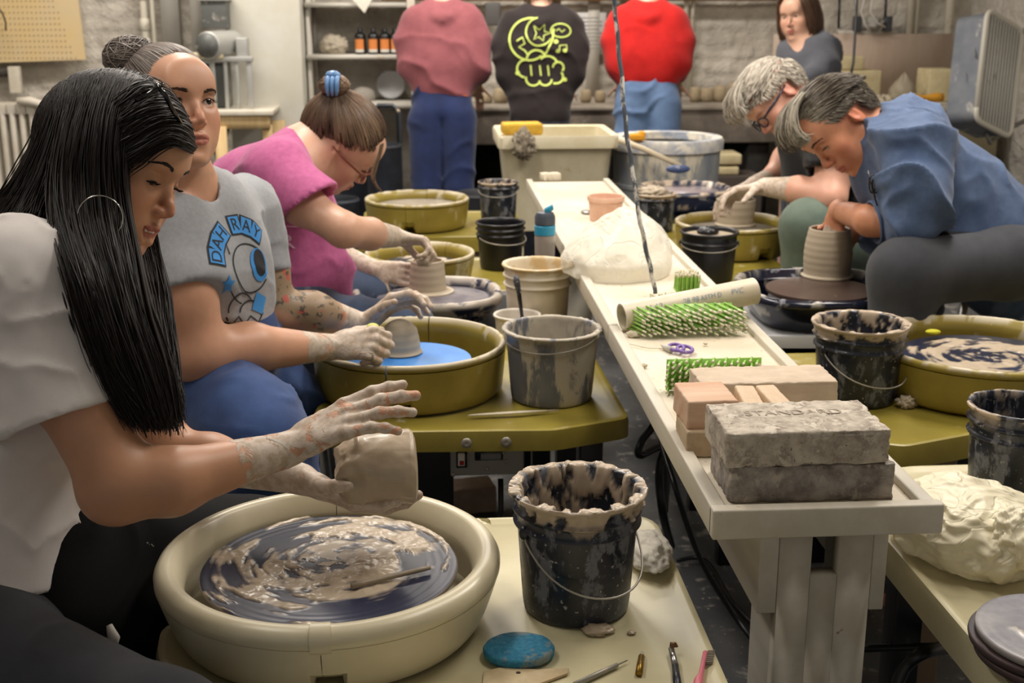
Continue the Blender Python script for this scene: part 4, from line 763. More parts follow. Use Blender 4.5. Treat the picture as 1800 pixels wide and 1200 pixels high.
m_alu = M('dull_aluminium', (176, 176, 172), .45, metal=.35, clay=.25, cscale=14, ccol=(150, 146, 136)); m_alud = M('dark_metal', (96, 98, 96), .5, metal=.3, clay=.35, cscale=12, ccol=(170, 166, 156))
a_, b_ = atY(364, 80, 6.9), atY(408, 76, 7.15); mb = MB()
part('drum', MB().tube([a_, a_+(b_-a_)*.03, b_, b_+(b_-a_)*.05], [.062, .072, .072, .06], 32), m_alu, t, auto=40)
part('drum_face', MB().tube([a_-(b_-a_)*.04, a_+A3(0, 0, 0)], [.064, .066], 32), m_alud, t)
h0, h1 = atY(356, 50, 7.1), atY(398, 0, 7.1); part('hopper', MB().box(((h0[0]+h1[0])/2, 7.14, (h0[2]+h1[2])/2), (h1[0]-h0[0], .13, h1[2]-h0[2])), m_alud, t, bevel=.004)
part('hopper_rim', MB().box(((h0[0]+h1[0])/2, 7.14, h1[2]+.01), (h1[0]-h0[0]+.03, .16, .03)), m_alu, t, bevel=.004)
r0, r1 = atY(300, 99, 6.95), atY(392, 97, 6.95); part('roller', MB().cyl(r0, r1, .018), M('cream_roller', (214, 200, 164), .6), t)
for x in (306, 375, 398, 418, 440): 
    q = atY(x, 150, 6.98); part('frame_post', MB().box((q[0], 6.98, (zt2+atY(x, 100, 6.98)[2])/2), (.028 if x in (375, 440) else .018, .03, atY(x, 100, 6.98)[2]-zt2)), m_alu, t, bevel=.003)
q0, q1 = atY(305, 104, 6.98), atY(445, 104, 6.98); part('frame_rail', MB().box(((q0[0]+q1[0])/2, 6.98, q0[2]), (q1[0]-q0[0], .05, .025)), m_alu, t, bevel=.003)
g0, g1 = atY(310, 168, 7.06), atY(400, 110, 7.06); part('gearbox', MB().box(((g0[0]+g1[0])/2, 7.1, (zt2+g1[2])/2), (g1[0]-g0[0], .16, g1[2]-zt2)), m_alud, t, bevel=.008)
q = atY(425, 90, 7.0); part('end_box', MB().box((q[0], 7.05, q[2]+.02), (.06, .1, .1)), m_alu, t, bevel=.006)
# tyre under table
q = atY(412, 245, 7.1); tag(obj('tyre', MB().lathe([(.14+.04*math.cos(g), .04*math.sin(g)) for g in np.linspace(0, 2*PI, 16)[:-1]], 48, closed=True, R=[[.5, 0, .87], [.87, 0, -.5], [0, 1, 0]], c=(q[0], 7.15, q[2]-.02)), M('rubber', (28, 28, 32), .8)), 'black wheelbarrow tyre under the pine table', 'tyre')
# radiator
rx0, rx1 = atY(-20, 190, 7.45)[0], atY(150, 190, 7.45)[0]; zr = atY(40, 180, 7.45)[2]; m_rad = M('radiator_paint', (214, 208, 196), .5, var=(196, 188, 172), vscale=5)
t = thing('radiator', 'white cast iron radiator under the pegboard', 'radiator', ((rx0+rx1)/2, 7.5, 0)); nf_ = int((rx1-rx0)/.055)
for i in range(nf_):
    x = rx0+.055*i+.02; mb = MB()
    for dy in (-.06, .0, .06): mb.tube([(x, 7.5+dy, .1), (x, 7.5+dy, zr-.05), (x, 7.5+dy*.7, zr-.01)], [.017, .017, .02], 10)
    mb.box((x, 7.5, zr-.035), (.05, .15, .06)).box((x, 7.5, .12), (.05, .15, .06)); part('radiator_section', mb, m_rad, t, bevel=.004)
tag(obj('cloth_strip', MB().tube([(rx0+.18, 7.40, zr+.012), (rx0+.25, 7.40, zr+.012), (rx0+.33, 7.395, zr-.01), (rx0+.345, 7.39, zr-.16)], [.02, .026, .024, .02], 10), M('white_cloth', (214, 206, 192), .9)), 'white cloth strip lying over the radiator', 'cloth')
pg0, pg1 = atY(-30, 112, 7.6), atY(150, 105, 7.6)
t = thing('pegboard', 'yellowed pegboard on the wall above the radiator', 'pegboard', (pg0[0], 7.6, 1.3)); m_peg = M('hardboard', (212, 184, 128), .6, var=(206, 186, 150), vscale=2.2)
pv = MB().add([(pg0[0]-.1, 7.62, pg0[2]), (pg1[0], 7.62, pg1[2]), (atY(132, 0, 7.62)[0], 7.62, 1.9), (pg0[0]-.1, 7.62, 1.9)], [(0, 1, 2, 3)]); part('board', pv, m_peg, t, solid=.01, smooth=False)
mb = MB()
for i in range(24):
    for j in range(16):
        x = pg0[0]+.025*i; z_ = pg0[2]+.03+.032*j; 
        if x < atY(140-j*3, 100, 7.61)[0]-.02: mb.box((x, 7.613, z_), (.005, .004, .005))
part('perforations', mb, M('peg_hole', (120, 96, 60), .9), t, kind='stuff')
q = atY(27, 140, 7.6); tag(obj('wall_bracket', MB().box((q[0], 7.6, q[2]), (.062, .05, .15)), m_wood_w, bevel=.003), 'white painted wooden bracket below the pegboard', 'bracket')
q = atY(5, 128, 7.6); tag(obj('wall_cleat', MB().box((q[0]-.03, 7.66, q[2]), (.11, .06, .05)), M('dark_recess', (70, 66, 60), .9)), 'dark cleat under the left end of the pegboard', 'cleat')
q = atY(5, 30, 7.5); tag(obj('wire_hook', MB().tube([atY(-6, 12, 7.5), atY(4, 22, 7.5), atY(10, 40, 7.5), atY(10, 54, 7.5)], .005, 6), m_blackc), 'dark wire hook hanging in front of the pegboard', 'hook')
# pipes
def vpipe(px, r, mat, label, Y=7.6, lo=0, joints=(), name='wall_pipe'):
    q = atY(px, 50, Y); t = thing(name, label, 'pipe', (q[0], Y, lo)); obj('run', MB().cyl((0, 0, 0), (0, 0, 2.8-lo), r, n=16), mat, t)
    for jz in joints: obj('coupling', MB().lathe([(r, -.035), (r*1.35, -.03), (r*1.35, .03), (r, .035)], 16, c=(0, 0, jz-lo)), mat, t)
    return t
m_pp = M('cream_pipe', (206, 200, 184), .5, clay=.3, cscale=9, ccol=(130, 110, 84))
vpipe(255, .02, m_pp, 'cream painted pipe with couplings on the wall behind the woman with the bun', joints=(1.33, 1.22, 1.5)); vpipe(270, .014, m_pp, 'thin pipe beside the coupled cream pipe', Y=7.64)
for i, (px, w_) in enumerate([(300, .10), (345, .06)]): q = atY(px, 50, 7.6); tag(obj('conduit', MB().box((q[0], 7.64, 1.9), (w_, .08, 1.8)), M('white_boxing', (196, 192, 184), .7, clay=.25, cscale=5, ccol=(140, 124, 104))), ('wide boxed-in pipe left of the mixing machine', 'narrow white boxing just behind the hopper')[i], 'pipe boxing')
for i, (px, r) in enumerate([(1205, .016), (1217, .012), (1598, .024), (1610, .012), (1667, .028)]):
    vpipe(px, r, m_pp, ['white pipe on the wall right of the red hoodie', 'thin white pipe beside the one right of the red hoodie', 'white pipe above the clay bag', 'dark-edged thin pipe beside the one above the clay bag', 'thick white pipe left of the box fan'][i], Y=7.66, lo=.92 if px < 1300 else (1.22 if px < 1650 else .92))
t = thing('notice', 'pale printed notice on the wall between the brown and red hoodies', 'notice', atY(1038, 60, 7.66)); a_, b_ = atY(1010, 96, 7.66), atY(1066, 22, 7.66)
part('sheet', MB().box(((a_[0]+b_[0])/2, 7.67, (a_[2]+b_[2])/2), (b_[0]-a_[0], .006, b_[2]-a_[2])), M('paper', (204, 202, 198), .7), t)
for i in range(9): part('text_line', MB().box(((a_[0]+b_[0])/2+(.004 if i % 3 else -.006), 7.665, b_[2]-.03-.022*i), ((b_[0]-a_[0])*(.7 if i % 3 else .6), .002, .006)), M('faded_print', (166, 164, 164), .8), t)
tag(obj('wall_rail', MB().box(((atY(1000, 6, 7.6)[0]+.1), 7.62, atY(1000, 0, 7.6)[2]+.025), (2.4, .04, .06)), M('brown_rail', (150, 112, 70), .7)), 'brown wooden rail along the wall above the sink', 'rail')
for i, px in enumerate((1044, 1100)): q = atY(px, 50, 7.66); tag(obj('batten', MB().box((q[0], 7.68, 1.3), (.07, .03, .8)), m_sh), ('white batten behind the notice', 'white batten hidden partly by the hanging cord')[i], 'batten')
q = atY(866, 25, 7.55); tag(obj('soap_dispenser', MB().box((q[0], 7.58, q[2]), (.09, .1, .13)), M('dark_grey_box', (88, 86, 84), .6), bevel=.01), 'dark grey box on the wall between the pink and brown hoodies', 'box')
# electrics
for i, px in enumerate((1508, 1561)): q = atY(px, 42, 7.62); tag(obj('socket_box', MB().box((q[0], 7.63, q[2]), (.045, .05, .09)), M('box_dark', (66, 70, 76), .5), bevel=.004), ('left', 'right')[i]+' dark socket box above the plywood panel', 'socket')
for i, pl_ in enumerate([[(1522, -10), (1514, 20), (1520, 42), (1530, 55)], [(1535, -10), (1530, 20), (1542, 40), (1556, 48)], [(1558, -10), (1556, 30)], [(1476, -10), (1474, 50)]]):
    tag(obj('wall_cable', MB().tube([atY(x, y, 7.56) for x, y in pl_], .006 if i < 2 else .008, 6), M('cable_white', (206, 202, 194), .5) if i < 2 else m_blackc), ['curved white cable left of the sockets', 'second white cable dropping to the right socket', 'dark cable dropping to the right socket', 'dark vertical cable behind the woman in grey'][i], 'cable')
q = atY(1542, 42, 7.55); sheet_blob('wire_bundle', 'tangled bundle of pale wires between the socket boxes', 'wires', (q[0], 7.6, q[2]), (.05, .03, .035), M('wires_pale', (170, 166, 158), .7), .5, 40, 61, 20, fold=.8)
q = atY(1500, 58, 7.6); tag(obj('wall_shelf', MB().box((atY(1530, 57, 7.6)[0], 7.66, atY(1530, 57, 7.6)[2]), (.36, .05, .02)), m_sh), 'narrow ledge above the plywood panel', 'ledge')
tag(obj('hanging_cable', MB().tube([P(1508, -60, 5.6), P(1505, 30, 5.6), P(1500, 110, 5.6), P(1492, 150, 5.6), P(1480, 175, 5.7)], .006, 6), m_blackc), 'long black cable hanging behind the man in denim', 'cable')
# ---- box fan
dirc_ = lambda x, y, z: x*CR+y*CU-z*CF
t = thing('box_fan', 'dusty grey box fan with a white grille mounted high on the right wall', 'fan', P(1735, 130, 6.3))
O_ = P(1755, 131, 6.3); up_ = unit(P(1757, 30, 6.3)-P(1735, 226, 6.26)); rt_ = unit(dirc_(.76, -.06, -.65)); rt_ = unit(rt_-up_*np.dot(rt_, up_)); nn_ = unit(np.cross(rt_, up_))
if np.dot(nn_, CF) > 0: nn_ = -nn_
FR = np.stack([rt_, up_, nn_], 1); Wf, Hf, Df = .35, .56, .16
def fr(x, y, z): return O_+FR@A3(x, y, z)
pl = rounded([(-Wf/2, -Hf/2), (Wf/2, -Hf/2), (Wf/2, Hf/2), (-Wf/2, Hf/2)], .06, 6); n_ = len(pl)
V = [fr(x, y, 0) for x, y in pl]+[fr(x, y, -Df) for x, y in pl]; part('housing', MB().add(V, [(i, n_+i, n_+(i+1) % n_, (i+1) % n_) for i in range(n_)]+[tuple(n_+i for i in range(n_))]), M('fan_housing', (92, 98, 110), .6, var=(120, 124, 130), vscale=6, clay=.3, cscale=7, ccol=(186, 182, 172)), t, auto=40)
part('interior_shade', MB().add([fr(x*.97, y*.97, -.10) for x, y in pl], [tuple(range(n_))]), M('fan_shade', (60, 62, 66), .8), t)  # dark sheet added behind the grille, standing in for the housing's inner shade
part('front_frame', MB().tube([fr(x, y, .004) for x, y in pl+[pl[0]]], .014, 8), M('fan_frame', (198, 194, 182), .6), t)
g = MB()
for i in range(12):
    x = -Wf/2+.02+(Wf-.04)*i/11; yy = Hf/2-.005-(max(0, abs(x)-Wf/2+.06)**2/.06*.9); g.tube([fr(x, -yy, .006), fr(x, yy, .006)], .0062, 5)
part('grille', g, M('fan_grille', (200, 198, 190), .6, clay=.3, cscale=6, ccol=(150, 148, 142)), t)
bl = MB()
for k in range(5):
    a = 2*PI*k/5; pts_ = []
    bl.grid(lambda u, v, a=a: fr(*( (.05+.15*u)*math.cos(a+(v-.5)*.9), (.05+.15*u)*math.sin(a+(v-.5)*.9), -.05+.05*(v-.5))), 6, 6)
part('blades', bl, M('fan_blade', (128, 130, 132), .5), t, solid=.003); part('hub', MB().tube([fr(0, 0, -.08), fr(0, 0, -.02)], .05, 20), M('fan_hub', (110, 112, 116), .5), t)
bk = MB().tube([fr(.05, -Hf/2, -.06), fr(.1, -Hf/2-.04, -.06), fr(.3, -.2, -.1), A3(XR-.02, 6.3, 1.0)], .012, 8).tube([fr(.1, .1, -Df), A3(XR-.02, 6.5, 1.5)], .014, 8)
part('wall_bracket', bk, M('bracket_steel', (140, 138, 132), .5, metal=.5), t)
# dark stuff behind the pink woman
m_dk = M('black_stuff', (24, 26, 32), .6, var=(44, 50, 62), vscale=8)
q = P(690, 260, 6.1); t = thing('hand_truck', 'black tube-framed hand truck standing left of the dark blue jeans', 'hand truck', (q[0], q[1], 0))
zz = P(700, 184, 6.1)[2]; x_a, x_b = P(655, 190, 6.1)[0], P(701, 190, 6.1)[0]
part('frame', MB().tube([(x_a, q[1], .1), (x_a, q[1], zz-.03), (x_a+.03, q[1], zz), (x_b-.03, q[1], zz), (x_b, q[1], zz-.03), (x_b, q[1], .1)], .013, 10), M('truck_frame', (36, 40, 48), .45, clay=.15), t)
part('toe_plate', MB().box(((x_a+x_b)/2, q[1]-.1, .02), (.28, .2, .01)), m_dk, t); part('cross_bar', MB().box(((x_a+x_b)/2, q[1], .5), (x_b-x_a, .02, .04)), m_dk, t); part('cross_bar', MB().box(((x_a+x_b)/2, q[1], .12), (x_b-x_a, .02, .2)), m_dk, t)
for i, (px, py, w_, h_, d_) in enumerate([(620, 300, .2, .75, 6.0), (675, 290, .16, .82, 5.75), (590, 330, .2, .6, 5.6)]):
    q = P(px, py, d_); t = thing('dustbin', ('tall black bin behind the woman in pink, left one', 'tall black bin between the woman in pink and the blue jeans', 'low black bin hidden behind the woman in pink')[i], 'bin', (q[0], q[1], 0))
    obj('drum', MB().lathe([(0, 0), (w_*.42, 0), (w_*.5, h_), (w_*.53, h_+.01), (w_*.5, h_+.02), (w_*.46, h_), (w_*.4, .03), (0, .03)], 28), m_dk, t, auto=40)
q = P(842, 330, 6.1); t = thing('dustbin', 'charcoal bin just right of the dark blue jeans', 'bin', (q[0], q[1], 0)); obj('drum', MB().lathe([(0, 0), (.1, 0), (.12, .55), (.125, .56), (.12, .57), (.11, .55), (.09, .03), (0, .03)], 28), M('charcoal', (58, 60, 66), .6), t, auto=40)
# floor clutter
for i, (px, py, sz_, hz) in enumerate([(745, 850, (.12, .12, .15), 0), (822, 905, (.16, .1, .08), .2)]):
    q = Z(px, py, 0); o = rough_block('wooden_crate', ('pinkish wooden block on the floor behind the near splash pan', 'grey wooden block lying on the floor beside the caked bucket')[i], 'block', (q[0], q[1]+.05, sz_[2]/2+.001), sz_, hz, M('floor_wood', (190, 164, 144), .8, var=(160, 138, 120)), 60+i)
def cable(name, label, pts, r=.006, mat=None):
    P_ = np.array(pts, float); t_ = np.linspace(0, len(P_)-1, len(P_)*8); out = []
    for s_ in t_:
        i = min(int(s_), len(P_)-2); f = s_-i; p0, p1 = P_[i], P_[i+1]; m0 = (P_[min(i+1, len(P_)-1)]-P_[max(i-1, 0)])/2; m1 = (P_[min(i+2, len(P_)-1)]-P_[i])/2
        out.append((2*f**3-3*f*f+1)*p0+(f**3-2*f*f+f)*m0+(-2*f**3+3*f*f)*p1+(f**3-f*f)*m1)
    return tag(obj(name, MB().tube(out, r, 8), mat or m_blackc), label, 'cable')
cable('power_cable', 'black cable looping down beside the bench under its left edge', [P(1165, 700, 2.7), P(1160, 760, 2.7), P(1185, 850, 2.5), P(1230, 980, 2.6), P(1290, 1080, 2.7), P(1350, 1160, 2.6)])
cable('power_cable', 'black cable hanging in a loop between the olive table and the bench', [P(1130, 690, 2.9), P(1150, 740, 2.9), P(1128, 775, 2.9), P(1125, 800, 2.9), P(1170, 790, 3.0), P(1168, 900, 3.0)], .009)
cable('power_cable', 'thick black cable bundle below the edge of the bench', [P(1185, 760, 2.9), P(1160, 820, 2.9), P(1165, 900, 2.9), P(1180, 960, 3.1)], .010)
cable('power_cable', 'thin black cable running across the floor left of the bench leg', [Z(1190, 985, .02), Z(1240, 985, .02), Z(1290, 1060, .01), Z(1335, 1110, .01)], .006)
cable('power_cable', 'black hose crossing the floor right of the bench leg', [P(1500, 1140, 2.1), P(1580, 1137, 2.1), P(1660, 1136, 2.1), P(1700, 1140, 2.1)], .007)
cable('power_cable', 'thick black hose curving under the lower right table', [P(1572, 1215, 2.0), P(1592, 1170, 2.0), P(1630, 1145, 2.0), P(1690, 1134, 2.1)], .011)
for i, (x, y) in enumerate(((300, 1180), (1790, 530))): pass
# stool under the man in denim
q = Z(1765, 520, .60); t = thing('stool', 'round wooden stool under the man in the denim shirt', 'stool', (q[0]+.04, q[1]+.08, 0))
obj('seat', MB().lathe([(0, .585), (.16, .585), (.175, .59), (.178, .605), (.17, .615), (0, .617)], 48), M('stool_wood', (176, 128, 84), .6, var=(150, 106, 70), vscale=8, clay=.2, cscale=9, ccol=(190, 170, 150)), t, auto=40)
for k in range(4): a = PI/4+PI/2*k; obj('leg', MB().cyl((.12*math.cos(a), .12*math.sin(a), .59), (.17*math.cos(a), .17*math.sin(a), 0), .016, n=12), m_steel, t)
def stool(label, c, h):
    t = thing('stool', label, 'stool', (c[0], c[1], 0)); obj('seat', MB().lathe([(0, h-.03), (.15, h-.03), (.16, h-.01), (.15, h), (0, h)], 32), M('stool_dark', (60, 56, 52), .6), t, auto=40)
    for k in range(4): a = PI/4+PI/2*k; obj('leg', MB().cyl((.1*math.cos(a), .1*math.sin(a), h-.03), (.15*math.cos(a), .15*math.sin(a), 0), .013, n=10), m_steel, t)
# ======================= BODY FIELD (smooth union of tapered forms, meshed as one surface) =======================
def rotm(axis, ang):
    a = unit(axis); c, s = math.cos(ang), math.sin(ang); x, y, z = a
    return np.array([[c+x*x*(1-c), x*y*(1-c)-z*s, x*z*(1-c)+y*s], [y*x*(1-c)+z*s, c+y*y*(1-c), y*z*(1-c)-x*s], [z*x*(1-c)-y*s, z*y*(1-c)+x*s, c+z*z*(1-c)]])
class SD:
    def __init__(s): s.p = []; s.box = []
    def copy(s): q = SD(); q.p = list(s.p); return q
    def cone(s, a, b, ra, rb, k=.02, flat=None, op='u', off=0):
        a, b = A3(*a), A3(*b); ra += off; rb += off; m = max(ra, rb)
        ab = b-a; L2 = float(ab@ab)+1e-12
        if flat is not None: n = unit(flat[0]); sc = flat[1]
        def f(p):
            q = p-a; t = np.clip(q@ab/L2, 0, 1); q = q-t[..., None]*ab; r = ra+(rb-ra)*t
            l = np.sqrt((q*q).sum(-1))
            if flat is None: return l-r
            qn = q@n; l2 = np.sqrt(l*l-qn*qn+(qn/sc)**2)+1e-9
            return (l2-r)*(l+1e-6)/(l2+1e-6)
        s.p.append((f, np.minimum(a, b)-m, np.maximum(a, b)+m, k, op)); return s
    def ell(s, c, r, R=None, k=.02, op='u', off=0):
        c = A3(*c); r = A3(*r)+off; R = np.eye(3) if R is None else np.asarray(R); m = float(r.max())
        def f(p):
            q = (p-c)@R; k0 = np.sqrt(((q/r)**2).sum(-1)); k1 = np.sqrt(((q/(r*r))**2).sum(-1))+1e-9; return k0*(k0-1)/k1
        s.p.append((f, c-m, c+m, k, op)); return s
    def chain(s, pts, rs, k=.02, off=0, flat=None):
        for i in range(len(pts)-1): s.cone(pts[i], pts[i+1], rs[i], rs[i+1], k, flat, 'u', off)
        return s
    def cut(s, p, n, rad, k=.004):      # remove what lies beyond a plane, near p
        p = A3(*p); n = unit(n); f = lambda x: -((x-p)@n)
        s.p.append((f, p-rad, p+rad, k, 'c')); s.p[-1] = (f, p-rad, p+rad, k, 'c', p, rad); return s
    def field(s, xs, ys, zs):
        F_ = np.full((len(xs), len(ys), len(zs)), .25, np.float32)
        for pr in s.p:
            f, lo, hi, k, op = pr[:5]; m = k+.03 if op != 'c' else 0
            i0, i1 = np.searchsorted(xs, [lo[0]-m, hi[0]+m]); j0, j1 = np.searchsorted(ys, [lo[1]-m, hi[1]+m]); l0, l1 = np.searchsorted(zs, [lo[2]-m, hi[2]+m])
            if i0 >= i1 or j0 >= j1 or l0 >= l1: continue
            X, Y, Zg = np.meshgrid(xs[i0:i1], ys[j0:j1], zs[l0:l1], indexing='ij'); p = np.stack([X, Y, Zg], -1)
            cur = F_[i0:i1, j0:j1, l0:l1]; d = f(p)
            if op == 'u': h = np.maximum(k-np.abs(cur-d), 0)/k; new = np.minimum(cur, d)-h*h*k*.25
            elif op == 's': d = -d; h = np.maximum(k-np.abs(cur-d), 0)/k; new = np.maximum(cur, d)+h*h*k*.25
            else:
                rr = np.linalg.norm(p-pr[5], axis=-1); new = np.where(rr < pr[6], np.maximum(cur, -d), cur)
            F_[i0:i1, j0:j1, l0:l1] = new
        return F_
    def bounds(s): 
        u = [q for q in s.p if q[4] == 'u']; return np.min([q[1] for q in u], 0)-.02, np.max([q[2] for q in u], 0)+.02
    def mesh(s, h, fine=(), lo=None, hi=None):
        b0, b1 = s.bounds(); lo = b0 if lo is None else np.maximum(b0, lo); hi = b1 if hi is None else np.minimum(b1, hi)
        V, F_ = nets(s, lo, hi, h); 
        for (l, u, hh) in fine:
            l, u = A3(*l), A3(*u); c = V[F_].mean(1) if len(F_) else np.zeros((0, 3)); g_ = .5*h+2.2*hh; ins = np.all((c > l+g_)&(c < u-g_), axis=1); F_ = F_[~ins]
        for (l, u, hh) in fine:
            v2, f2 = nets(s, A3(*l), A3(*u), hh); F_ = np.vstack([F_, f2+len(V)]); V = np.vstack([V, v2])
        return V, F_
def nets(s, lo, hi, h):
    ax = [np.arange(lo[i], hi[i]+h, h) for i in range(3)]; F_ = s.field(*ax); nx, ny, nz = F_.shape
    I = F_ < 0; c = np.zeros((nx-1, ny-1, nz-1), np.int8)
    for a in (0, 1):
        for b in (0, 1):
            for d in (0, 1): c += I[a:nx-1+a, b:ny-1+b, d:nz-1+d]
    act = np.argwhere((c > 0)&(c < 8)); n = len(act)
    if n == 0: return np.zeros((0, 3)), np.zeros((0, 4), int)
    idx = np.full(c.shape, -1, np.int64); idx[tuple(act.T)] = np.arange(n)
    acc = np.zeros((n, 3)); cnt = np.zeros(n)
    cr = [(a, b, d) for a in (0, 1) for b in (0, 1) for d in (0, 1)]
    for e0 in cr:
        for axx in range(3):
            if e0[axx]: continue
            e1 = list(e0); e1[axx] = 1
            f0 = F_[tuple((act+e0).T)]; f1 = F_[tuple((act+e1).T)]; m = (f0 < 0) != (f1 < 0)
            t = np.where(m, f0/(f0-f1+1e-12), 0); q = np.tile(np.array(e0, float), (n, 1)); q[:, axx] = t
            acc += q*m[:, None]; cnt += m
    V = (act+acc/cnt[:, None])*h+np.array([a[0] for a in ax])
    out = []
    for axx in range(3):
        o1, o2 = [(1, 2), (2, 0), (0, 1)][axx]
        sl0 = [slice(None)]*3; sl1 = [slice(None)]*3; sl0[axx] = slice(0, -1); sl1[axx] = slice(1, None)
        A, B = I[tuple(sl0)], I[tuple(sl1)]; e = np.argwhere(A != B)
        lim = np.array(c.shape); ok = (e[:, o1] > 0)&(e[:, o2] > 0)&(e[:, o1] < lim[o1])&(e[:, o2] < lim[o2]); e = e[ok]
        if not len(e): continue
        d1 = np.zeros(3, int); d1[o1] = 1; d2 = np.zeros(3, int); d2[o2] = 1
        g = lambda q: idx[tuple(q.T)]
        q = np.stack([g(e-d1-d2), g(e-d2), g(e), g(e-d1)], 1); ins = A[tuple(e.T)]; q[~ins] = q[~ins][:, ::-1]; out.append(q)
    F2 = np.vstack(out) if out else np.zeros((0, 4), int); F2 = F2[(F2 >= 0).all(1)]; return V, F2
def vnormals(V, F_):
    n = np.cross(V[F_[:, 2]]-V[F_[:, 0]], V[F_[:, 3]]-V[F_[:, 1]]); N_ = np.zeros_like(V)
    for i in range(4): np.add.at(N_, F_[:, i], n)
    return N_/(np.linalg.norm(N_, axis=1)[:, None]+1e-12)
def relax(V, F_, it=2, lam=.5):
    e = np.vstack([F_[:, [0, 1]], F_[:, [1, 2]], F_[:, [2, 3]], F_[:, [3, 0]]])
    for _ in range(it):
        S = np.zeros_like(V); c = np.zeros(len(V))
        np.add.at(S, e[:, 0], V[e[:, 1]]); np.add.at(c, e[:, 0], 1); np.add.at(S, e[:, 1], V[e[:, 0]]); np.add.at(c, e[:, 1], 1)
        V = V+lam*(S/np.maximum(c, 1)[:, None]-V)
    return V
def sd_obj(name, S, h, mat, par, fine=(), disp=None, attrs=None, relax_it=1, lo=None, hi=None, label=None):
    V, F_ = S.mesh(h, fine, lo, hi)
    if relax_it: V = relax(V, F_, relax_it)
    if disp is not None: V = V+vnormals(V, F_)*disp(V)[:, None]
    at = {k: f(V) for k, f in (attrs or {}).items()}
    used = np.unique(F_); mp = np.full(len(V), -1); mp[used] = np.arange(len(used)); V = V[used]; F_ = mp[F_]; at = {k: a[used] for k, a in at.items()}
    me = mkmesh(name, V, F_, at); me.materials.append(mat); o = bpy.data.objects.new(name, me); COL.objects.link(o); o.parent = par
    me.transform(Matrix.Translation(-Vector(par.location))); ORG[o.name] = Vector(par.location)
    if label: o['label'] = label
    o_bvh[o.name] = BVHTree.FromPolygons(V.tolist(), F_.tolist()); return o
o_bvh = {}
def folds(V, amp, freq, dirv=(0, 0, 1), seed=0, warp=.6):
    d = unit(dirv); W = V*freq*.45; n = fbm(W+seed*3.1, 3, seed); ph = (V@d)*freq*2.2+n*warp*12; r = 1-np.abs(np.sin(ph)); m = sstep(fbm(W*.7+9+seed, 2, seed+3), .35, .65)
    return 1.7*amp*(r**2*m+.3*(n-.5))
def dirc(x, y, z): return unit(x*CR+y*CU-z*CF)
